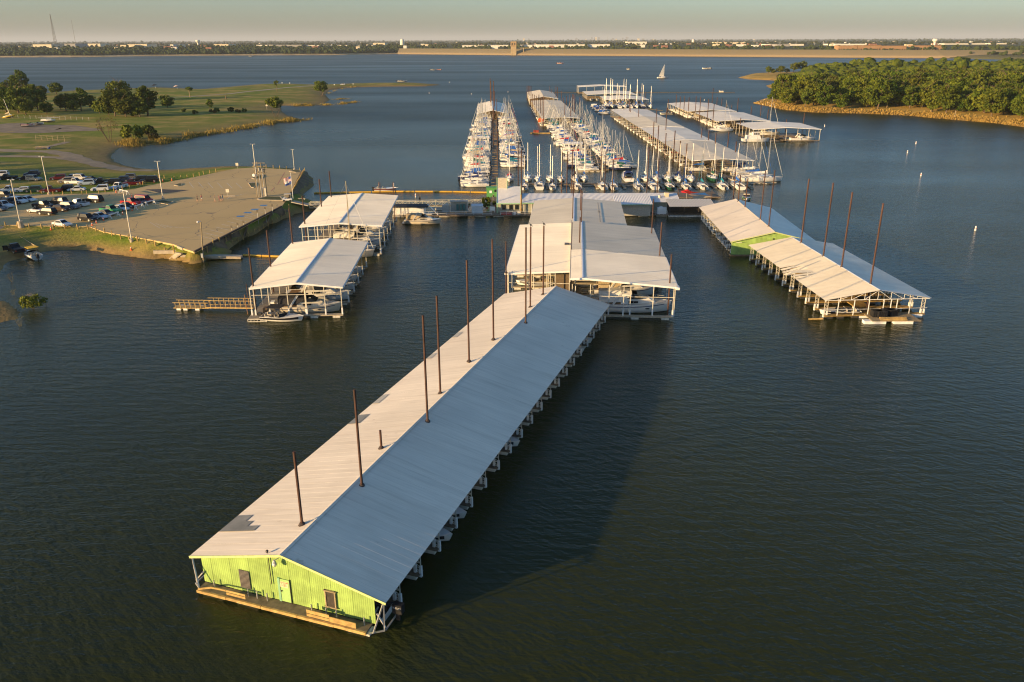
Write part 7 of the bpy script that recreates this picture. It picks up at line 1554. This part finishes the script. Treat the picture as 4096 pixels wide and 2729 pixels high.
# work raft
a = [G(*zW(x, y), .55) for x, y in ((1100, 760), (1240, 880), (2080, 875), (1850, 735))]
t = thing('work_raft', 'planked work raft on white floats before the near right dock', 'raft', (0, 0, 0)); n_ = 14
for i in range(n_):
    f0, f1 = i / n_, (i + .93) / n_; q = [a[0].lerp(a[3], f0), a[1].lerp(a[2], f0), a[1].lerp(a[2], f1), a[0].lerp(a[3], f1)]
    O('plank', MB().loft([[(v.x, v.y, .5) for v in q], [(v.x, v.y, .6) for v in q]], 0, True, True, True).mesh('plank', wood), t)
for x, y, L_ in ((1285, 905, 3.4), (1770, 905, 3.0), (1090, 800, 1.6), (1960, 790, 2.4)):
    p = G(*zW(x, y), .2); O('float', MB().box(p.x - L_ / 2, p.x + L_ / 2, p.y - .1, p.y + .9, -.2, .48).mesh('float', white), t)
for i, (x, y) in enumerate(((1300, 790), (1380, 800), (1480, 770), (1560, 775))):
    p = G(*zW(x, y), .6); b = MB().box(-.75, .75, -.6, .6, 0, 1.0)
    for k in range(5): b.box(-.7 + k * .32, -.6 + k * .32, -.66, -.6, 0, 1.0)
    tag(O('dock_float_block', b.mesh('dock_float_block', blackp), None, (p.x, p.y, .6), .1 * i), ORD[i] + ' black float block from the left stacked on the work raft', 'float', 'black float blocks on the raft')
for i, (x, y) in enumerate(((1590, 830), (1600, 860))): p = G(*zW(x, y), .62); tag(O('timber_beam', MB().box(-2.1, 2.1, -.14, .14, 0, .2).mesh('timber_beam', ywood), None, (p.x, p.y, .61), -.02), ('upper' if i == 0 else 'lower') + ' pale timber beam lying on the work raft', 'beam')
# shade sails behind the dark shed
def shade(pts, m, lab):
    v = [G(*zV(x, y), z) for x, y, z in pts]; n = 5; b = MB(); c = sum(v, Vector()) / len(v)
    for i in range(len(v)):
        p, q = v[i], v[(i + 1) % len(v)]; mid = (p + q) / 2 * .82 + c * .18
        b.add([p, mid, c], [(0, 1, 2)]); b.add([mid, q, c], [(0, 1, 2)])
    tag(O('shade_sail', b.mesh('shade_sail', m)), lab, 'shade sail')
shade([(450, 545, 4.0), (770, 592, 3.4), (610, 612, 2.6)], covers['red'], 'red shade sail stretched behind the long shop building'); shade([(600, 612, 2.8), (865, 592, 3.6), (940, 638, 2.8)], covers['royal blue'], 'blue shade sail beside the red one'); shade([(600, 616, 2.6), (985, 652, 3.0), (760, 697, 2.2), (690, 690, 2.4)], covers['tan'], 'tan shade sail in front of the blue one')
p = G(*zV(570, 690), .4); t = thing('market_umbrella', 'bright red umbrella behind the dark shed', 'umbrella', p); O('canopy', MB().cyl((0, 0, 1.9), (0, 0, 2.7), 1.8, .05, 8, cap=False).mesh('canopy', mat('bright_red', (.6, .02, .02), .8)), t); O('pole', MB().cyl((0, 0, 0), (0, 0, 2.7), .04, n=6).mesh('pole', steel), t)
t = thing('picnic_deck', 'floating deck under the shade sails behind the long shop building', 'deck', G(*zV(720, 690), 0)); O('deck', MB().box(-9, 7, 0, 9, .2, .42).mesh('deck', deckm), t)
for i, (x, y, yt) in enumerate([(445, 660, 545), (965, 690, 555)]): b = G(*zV(x, y), .4); piling(b, .4 + top_of(b, zV(0, yt)[1]), ('left' if i == 0 else 'right') + ' mast holding the shade sails', r=.07)

# ------------------------------------------------------------------ boat yard and park things
p = GA(*zR(140, 340)); t = sailboat((p.x, p.y), EAST - .2, 'yellow hulled sailboat leaning on the grass of the boat yard', kind=0, cov='tan', hullm=mat('yellow_hull', (.55, .40, .05), .4), dodge=False, skip=('rigging', 'jib', 'guard_rail')); t.location.z = p.z + .6; t.rotation_euler = (.22, 0, EAST - .1)
O('boat_trailer', MB().bar((-.7, -2.5, -.5), (.7, 2.5, -.5), .12).bar((.7, -2.5, -.5), (-.7, 2.5, -.5), .12).bar((0, -2, -.5), (0, -2, .1), .12).bar((0, 2, -.5), (0, 2, .1), .12).mesh('boat_trailer', darkst), t)
p = GA(*zR(720, 405)); t = sailboat((p.x, p.y), EAST + .1, 'white sailboat hull with lowered mast on a trailer in the boat yard', kind=0, cov='white', dodge=False, skip=('mast', 'rigging', 'jib', 'boom', 'sail_cover')); t.location.z = p.z + .8
O('lowered_mast', MB().cyl((0, -5, 1.6), (0, 5.5, 1.7), .09, n=6).mesh('lowered_mast', alum), t); O('boat_trailer', MB().bar((-.6, -3, -.5), (-.6, 3, -.5), .12).bar((.6, -3, -.5), (.6, 3, -.5), .12).cyl((-.9, -.6, -.5), (-.7, -.6, -.5), .35, n=10).cyl((.7, -.6, -.5), (.9, -.6, -.5), .35, n=10).mesh('boat_trailer', darkst), t)
for x, y, c, lab in ((420, 470, mat('red_hull', (.28, .015, .02), .3), 'red speedboat on a trailer in the boat yard'), (560, 450, mat('black_hull', (.02, .02, .025), .3), 'black speedboat on a trailer right of the red one')):
    p = GA(*zR(x, y)); t = runabout((p.x, p.y), EAST + .25, lab, stripe=c, skip=('seat',)); t.location.z = p.z + .6
    O('boat_trailer', MB().bar((-.6, -2.6, -.35), (.2, 3.6, -.3), .12).bar((.6, -2.6, -.35), (-.2, 3.6, -.3), .12).cyl((-1, -.8, -.3), (-.8, -.8, -.3), .32, n=10).cyl((.8, -.8, -.3), (1, -.8, -.3), .32, n=10).mesh('boat_trailer', darkst), t)
fn = [GA(*zR(x, y)) for x, y in ((-150, 345), (0, 345), (360, 345), (800, 360), (1130, 370), (1400, 378))]; t = thing('chain_link_fence', 'long chain link fence behind the boats in the boat yard', 'fence', (0, 0, 0)); fpm = MB().cyl((0, 0, -.3), (0, 0, 1.8), .06, n=6).mesh('fence_post', steel)
for a, b in zip(fn, fn[1:]):
    n_ = max(2, round((b - a).length / 4))
    for i in range(n_): q = a.lerp(b, i / n_); O('fence_post', fpm, t, (q.x, q.y, HA(q.x, q.y)))
    O('top_rail', MB().bar(a + Vector((0, 0, 1.75)), b + Vector((0, 0, 1.75)), .03).mesh('top_rail', darkst), t)
fn = [GA(*zR(x, y)) for x, y in ((530, 655), (700, 668), (860, 690), (1050, 695))]; t = thing('yard_gate', 'pale pipe gate at the head of the gravel path', 'gate', (0, 0, 0))
for i, (a, b) in enumerate(zip(fn, fn[1:])):
    for k in (.9, 1.9): O('gate_rail', MB().bar(a + Vector((0, 0, k)), b + Vector((0, 0, k)), .05).mesh('gate_rail', wood), t)
    for q in (a, (a + b) / 2): O('gate_post', MB().bar(q - Vector((0, 0, .2)), q + Vector((0, 0, 2.6 if i == 2 else 2.0)), .14).mesh('gate_post', wood), t)
p = GA(*zR(640, 790)); t = thing('picnic_shelter', 'low slatted picnic table with a blue drum beside the gravel track', 'picnic table', (p.x, p.y, p.z))
for y, z in ((-1.6, .5), (-.5, .85), (0, .85), (.5, .85), (1.6, .5)): O('plank', MB().box(-3, 3, y - .22, y + .22, z, z + .1).mesh('plank', wood), t)
for x in (-2.3, 2.3): O('frame', MB().bar((x, -1.7, 0), (x, .3, .85), .14).bar((x, 1.7, 0), (x, -.3, .85), .14).bar((x, -1.7, .45), (x, 1.7, .45), .14).mesh('frame', steel), t)
tag(O('litter_drum', MB().cyl((0, 0, 0), (0, 0, .95), .45, n=12).mesh('litter_drum', mat('blue_drum', (.03, .1, .4), .5)), None, GA(*zR(722, 792))), 'blue litter drum beside the picnic table', 'drum')
for x, y, yt, m, lab in ((1055, 600, 548, white, 'white tilted beach canopy on a pole left on the lake shore'), (1432, 583, 550, blackc, 'dark tilted beach canopy on a pole at the lake shore'), (1632, 590, 560, mat('pinkish_canvas', (.6, .45, .38), .8), 'pale pink tilted beach canopy on a pole at the lake shore')):
    p = GA(*zA(x, y)); h = top_of(p, zA(0, yt)[1]); t = thing('beach_canopy', lab, 'canopy', p); O('pole', MB().cyl((0, 0, -.2), (-.5, 0, h), .12, n=6).mesh('pole', steel), t); O('canopy', MB().cyl((-1, 0, h - .6), (-1.3, 0, h + .5), 2.8, .1, 6).mesh('canopy', m), t)
tag(O('stump', MB().cyl((0, 0, -.2), (.1, 0, 2.6), .5, .3, 7).mesh('stump', bark), None, GA(*zA(2078, 680))), 'broken tree stump standing on the park lawn', 'stump')
for i, (x, y) in enumerate([(240, 533), (310, 535), (720, 550), (893, 543)]): sign_post(zB, x, y + 6, y - 4, ORD[i] + ' small white marker from the left along the sandy spit', white, .8, .8)
p = GA(*zB(797, 553)); t = car(zB, 797, 553, 'suv', 'silver', (-1, 0), 'silver SUV parked on the neck of the sand spit')
p = G(*zI(1165, 735), 0); t = thing('pump_barge', 'low yellow barge at the left of the second pontoon', 'barge', (p.x, p.y, 0)); O('deck', MB().box(-6, 6, -1.5, 1.5, -.1, .5).mesh('deck', ywood), t); O('machine', MB().box(-4.5, -2, -.8, .8, .5, 1.6).mesh('machine', mat('rust_red', (.3, .05, .03), .7)), t)
p = G(*zI(1140, 590), .8); tag(O('tube_float', MB().cyl((0, -.4, 0), (0, .4, 0), 1.6, n=14).mesh('tube_float', orange), None, (p.x, p.y, 1.4)), 'large orange ring hanging at the corner of the long beige roof', 'float ring')

# ------------------------------------------------------------------ far town
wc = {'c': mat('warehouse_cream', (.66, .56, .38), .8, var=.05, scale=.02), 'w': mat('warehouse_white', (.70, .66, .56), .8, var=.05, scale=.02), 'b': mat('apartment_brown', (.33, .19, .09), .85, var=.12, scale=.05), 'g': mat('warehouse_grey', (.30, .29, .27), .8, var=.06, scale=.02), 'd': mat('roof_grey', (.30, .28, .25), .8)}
def at_y(u, v, y):
    d = _fw + _rt * ((u - 2048) / FPX) - _up * ((v - 1364.5) / FPX); q = _C + d * (y / d[1]); return q
def block(zf, x0, x1, y0, y1, Y, c, lab, depth=90, cat='building', win=0, roofm=None, nm='warehouse'):
    a, b = at_y(*zf(x0, y0), Y), at_y(*zf(x1, y0), Y); zt = max(a[2], 24); cx = (a[0] + b[0]) / 2; hw = max((b[0] - a[0]) / 2, 4)
    t = thing(nm, lab, cat, (float(cx), Y, 0)); O('wall', MB().box(-hw, hw, 0, depth, 0, float(zt)).mesh('wall', wc[c]), t); O('roof', MB().box(-hw - .5, hw + .5, -.5, depth + .5, float(zt), float(zt) + .8).mesh('roof', roofm or wc['d']), t)
    for i in range(win): x = -hw + 2 * hw * (i + .5) / win; O('window', MB().box(x - hw / win * .35, x + hw / win * .35, -.3, .1, float(zt) * .45, float(zt) * .7).mesh('window', glass), t)
    return t
W = [(zA, 300, 470, 180, 200, 'c', 'cream warehouse at the far left with a dark gap'), (zA, 590, 690, 175, 190, 'g', 'grey warehouse wall behind the radio mast'), (zA, 690, 920, 174, 193, 'c', 'long lit cream warehouse right of the radio masts'), (zA, 1105, 1240, 186, 200, 'c', 'low cream warehouse in the left woods'), (zA, 1172, 1350, 178, 205, 'c', 'two step cream warehouse above the left woods'), (zA, 1565, 1592, 180, 200, 'w', 'narrow white block above the left woods'), (zA, 1602, 1650, 180, 195, 'c', 'short cream block right of the narrow white one'), (zA, 1965, 2100, 178, 195, 'c', 'low cream roofs left of the long warehouse row'),
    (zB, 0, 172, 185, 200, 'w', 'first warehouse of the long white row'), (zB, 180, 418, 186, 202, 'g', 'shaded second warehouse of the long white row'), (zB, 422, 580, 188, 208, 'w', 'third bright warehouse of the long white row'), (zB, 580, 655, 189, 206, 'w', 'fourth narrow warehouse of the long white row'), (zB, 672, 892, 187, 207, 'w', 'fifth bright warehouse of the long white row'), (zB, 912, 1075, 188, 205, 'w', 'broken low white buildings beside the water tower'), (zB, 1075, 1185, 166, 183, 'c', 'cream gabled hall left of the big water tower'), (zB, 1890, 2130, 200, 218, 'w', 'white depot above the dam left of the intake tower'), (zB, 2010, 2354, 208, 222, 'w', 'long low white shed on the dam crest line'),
    (zC, 35, 280, 209, 218, 'w', 'long thin white shed right of the intake tower'), (zC, 230, 900, 181, 195, 'w', 'very long white industrial roof in the middle distance'), (zC, 1065, 1240, 155, 168, 'w', 'white building with long roof under the skyline'), (zC, 1380, 1495, 171, 193, 'w', 'bright white two storey block near the yacht'), (zC, 1670, 1790, 172, 185, 'w', 'small white hall with a mast'), (zC, 1880, 2150, 160, 172, 'c', 'pale curved quarry face on the horizon'),
    (zD, 0, 330, 186, 205, 'w', 'spread white houses above the dam at the right'), (zD, 585, 900, 183, 195, 'w', 'long white estate behind the brown apartments'), (zD, 1620, 1990, 191, 208, 'w', 'white houses right of the mushroom water tower'), (zD, 2060, 2290, 190, 218, 'w', 'white gabled mansion at the far right'), (zD, 80, 200, 195, 225, 'g', 'dark office block above the dam at the right')]
for i, (zf, x0, x1, y0, y1, c, lab) in enumerate(W): block(zf, x0, x1, y0, y1, 3000 + 37 * (i % 9) + (900 if y0 < 175 else 0), c, lab)
for i, (x0, x1, y0) in enumerate([(650, 825, 192), (830, 1040, 190), (1045, 1275, 194), (1340, 1610, 191)]): block(zD, x0, x1, y0, 228, 2250, 'b', ORD[i] + ' brown apartment block from the left above the dam', 30, win=10, roofm=mat('brown_roof', (.24, .13, .06), .9), nm='apartment_block')
def wtower(zf, x, y0, yb, Y, kind, lab):
    a = at_y(*zf(x, y0), Y); h = float(a[2]); t = thing('water_tower', lab, 'water tower', (float(a[0]), Y, 0)); r = h * .16
    wt = wc['w']
    if kind: O('tank', MB().loft([[(r * k * math.cos(q * .524), r * k * math.sin(q * .524), h * z) for q in range(12)] for k, z in ((.45, .5), (.62, .72), (1.35, .84), (1.4, .95), (1.0, 1.0))], 0, True, False, True).mesh('tank', wt), t); O('column', MB().cyl((0, 0, 0), (0, 0, h * .52), r * .5, r * .45, 12).mesh('column', cream), t)
    else:
        O('tank', MB().cyl((0, 0, h * .5), (0, 0, h * .85), r * 1.15, n=14).ball((0, 0, h * .85), (r * 1.15, r * 1.15, h * .15), 14, 6).mesh('tank', wt), t)
        for q in range(6): O('leg', MB().cyl((r * math.cos(q * 1.05), r * math.sin(q * 1.05), 0), (r * math.cos(q * 1.05), r * math.sin(q * 1.05), h * .55), r * .1, n=6).mesh('leg', wt), t)
wtower(zB, 1343, 128, 175, 3600, 0, 'big white legged water tower above the left half of the dam'); wtower(zD, 1540, 128, 190, 3000, 1, 'white mushroom water tower above the brown apartments'); wtower(zA, 1817, 138, 165, 4200, 1, 'distant white water tower above the far left woods'); wtower(zC, 1668, 132, 160, 4600, 0, 'pale distant water tower right of the yacht')
def mast(x, y0, yb, Y, lab, w_):
    zf = ZF(0, 30, 3.923); a = at_y(*zf(x, yb), Y); h = top_of((float(a[0]), Y, 0), zf(0, y0)[1]); t = thing('radio_mast', lab, 'radio mast', (float(a[0]), Y, 0)); b = MB()
    if w_ > 1:
        for i in range(3): q = i * 2.094; b.bar((w_ * math.cos(q), w_ * math.sin(q), 0), (.5 * math.cos(q), .5 * math.sin(q), h), .7)
        for k in range(24):
            z0, z1 = h * k / 24, h * (k + 1) / 24; r0, r1 = w_ + (.5 - w_) * k / 24, w_ + (.5 - w_) * (k + 1) / 24
            for i in range(3): q, q2 = i * 2.094, (i + 1) * 2.094; b.bar((r0 * math.cos(q), r0 * math.sin(q), z0), (r1 * math.cos(q2), r1 * math.sin(q2), z1), .35)
        b.bar((-3, 0, h), (3, 0, h), .8)
    else: b.bar((0, 0, 0), (0, 0, h), .8)
    O('lattice', b.mesh('lattice', mat('mast_grey', (.16, .15, .14), .6)), t)
mast(870, 110, 560, 3200, 'tall lattice radio mast on the left skyline', 8); mast(1185, 200, 560, 3300, 'thin radio mast right of the lattice mast', .5)
city = mat('skyline_glass', (.28, .30, .33), .4, var=.1)
for i, (x, w_, y0) in enumerate([(108, 14, 123), (155, 8, 125), (593, 20, 120), (680, 8, 128), (735, 14, 112), (760, 10, 116), (774, 12, 112), (800, 18, 115), (930, 20, 122), (960, 14, 128), (1020, 12, 118), (1057, 24, 112), (1165, 18, 125), (1205, 22, 126), (470, 10, 130), (1300, 10, 131), (1935, 8, 130), (2150, 30, 131), (2230, 14, 132), (2345, 10, 126)]):
    a, b = at_y(*zC(x - w_ / 2, y0), 16000), at_y(*zC(x + w_ / 2, y0), 16000)
    t = thing('skyline_tower', ORD[i] + ' hazy tower from the left on the horizon skyline', 'tower', (float((a[0] + b[0]) / 2), 16000, 0), 0, 'towers on the hazy skyline'); hw = float(b[0] - a[0]) / 2; h = float(a[2])
    O('shaft', MB().box(-hw, hw, 0, hw * 2, 0, h).mesh('shaft', city if i % 3 else wc['c']), t); O('roof_block', MB().box(-hw * .5, hw * .5, hw * .5, hw * 1.5, h, h * 1.05).mesh('roof_block', city), t)
a = at_y(*zC(882, 90), 16000); tag(O('skyline_antenna', MB().cyl((0, 0, 0), (0, 0, float(a[2])), 5, 1.5, 6).mesh('skyline_antenna', city), None, (float(a[0]), 16000, 0)), 'hazy pointed antenna tower in the middle of the skyline', 'antenna')
for i, (zf, x, y0) in enumerate([(zC, 1880, 165), (zC, 2030, 172), (zC, 2255, 160), (zD, 112, 150), (zD, 260, 155), (zD, 430, 160), (zD, 512, 150), (zD, 1960, 160), (zD, 1695, 165), (zD, 2230, 160)]):
    a = at_y(*zf(x, y0), 3300); h = float(a[2]); t = thing('power_pylon', ORD[i] + ' pale power pylon from the left beyond the dam', 'pylon', (float(a[0]), 3300, 0), 0, 'power pylons beyond the dam')
    O('mast', MB().bar((-2, 0, 0), (-.4, 0, h), .7).bar((2, 0, 0), (.4, 0, h), .7).mesh('mast', steel), t); O('arm', MB().bar((-6, 0, h * .85), (6, 0, h * .85), .6).mesh('arm', steel), t)
# houses scattered over the plain: too far to tell apart
rng = np.random.default_rng(17); hb_ = MB()
for i in range(260):
    Y = 2700 * (9000 / 2700) ** rng.uniform(); X = rng.uniform(-.72, .72) * Y; s = rng.uniform(5, 12); h = rng.uniform(3, 6)
    hb_.box(X - s, X + s, Y - 6, Y + 6, 12, 20 + h, int(rng.integers(0, 3))); 
o = O('distant_houses', hb_.mesh('distant_houses', [wc['w'], wc['c'], mat('red_roof', (.26, .12, .08), .8)])); o['kind'] = 'stuff'; tag(o, 'scattered pale houses and roofs on the plain beyond the dam', 'houses')
HAZE_D = 4.5e-5
# ------------------------------------------------------------------ haze
hm = bpy.data.materials.new('pale_haze'); hm.use_nodes = True; hn = hm.node_tree.nodes; hn.remove(hn['Principled BSDF'])
pv = hn.new('ShaderNodeVolumePrincipled'); pv.inputs['Color'].default_value = (.65, .71, .77, 1); pv.inputs['Density'].default_value = HAZE_D
pv.inputs['Anisotropy'].default_value = 0.0
hm.node_tree.links.new(pv.outputs[0], hn['Material Output'].inputs['Volume'])
hb = O('haze', MB().box(-140000, 140000, -900, 100000, -4, 290).mesh('haze', hm)); hb['kind'] = 'stuff'; tag(hb, 'thin pale haze filling the air over the lake and plain', 'haze')
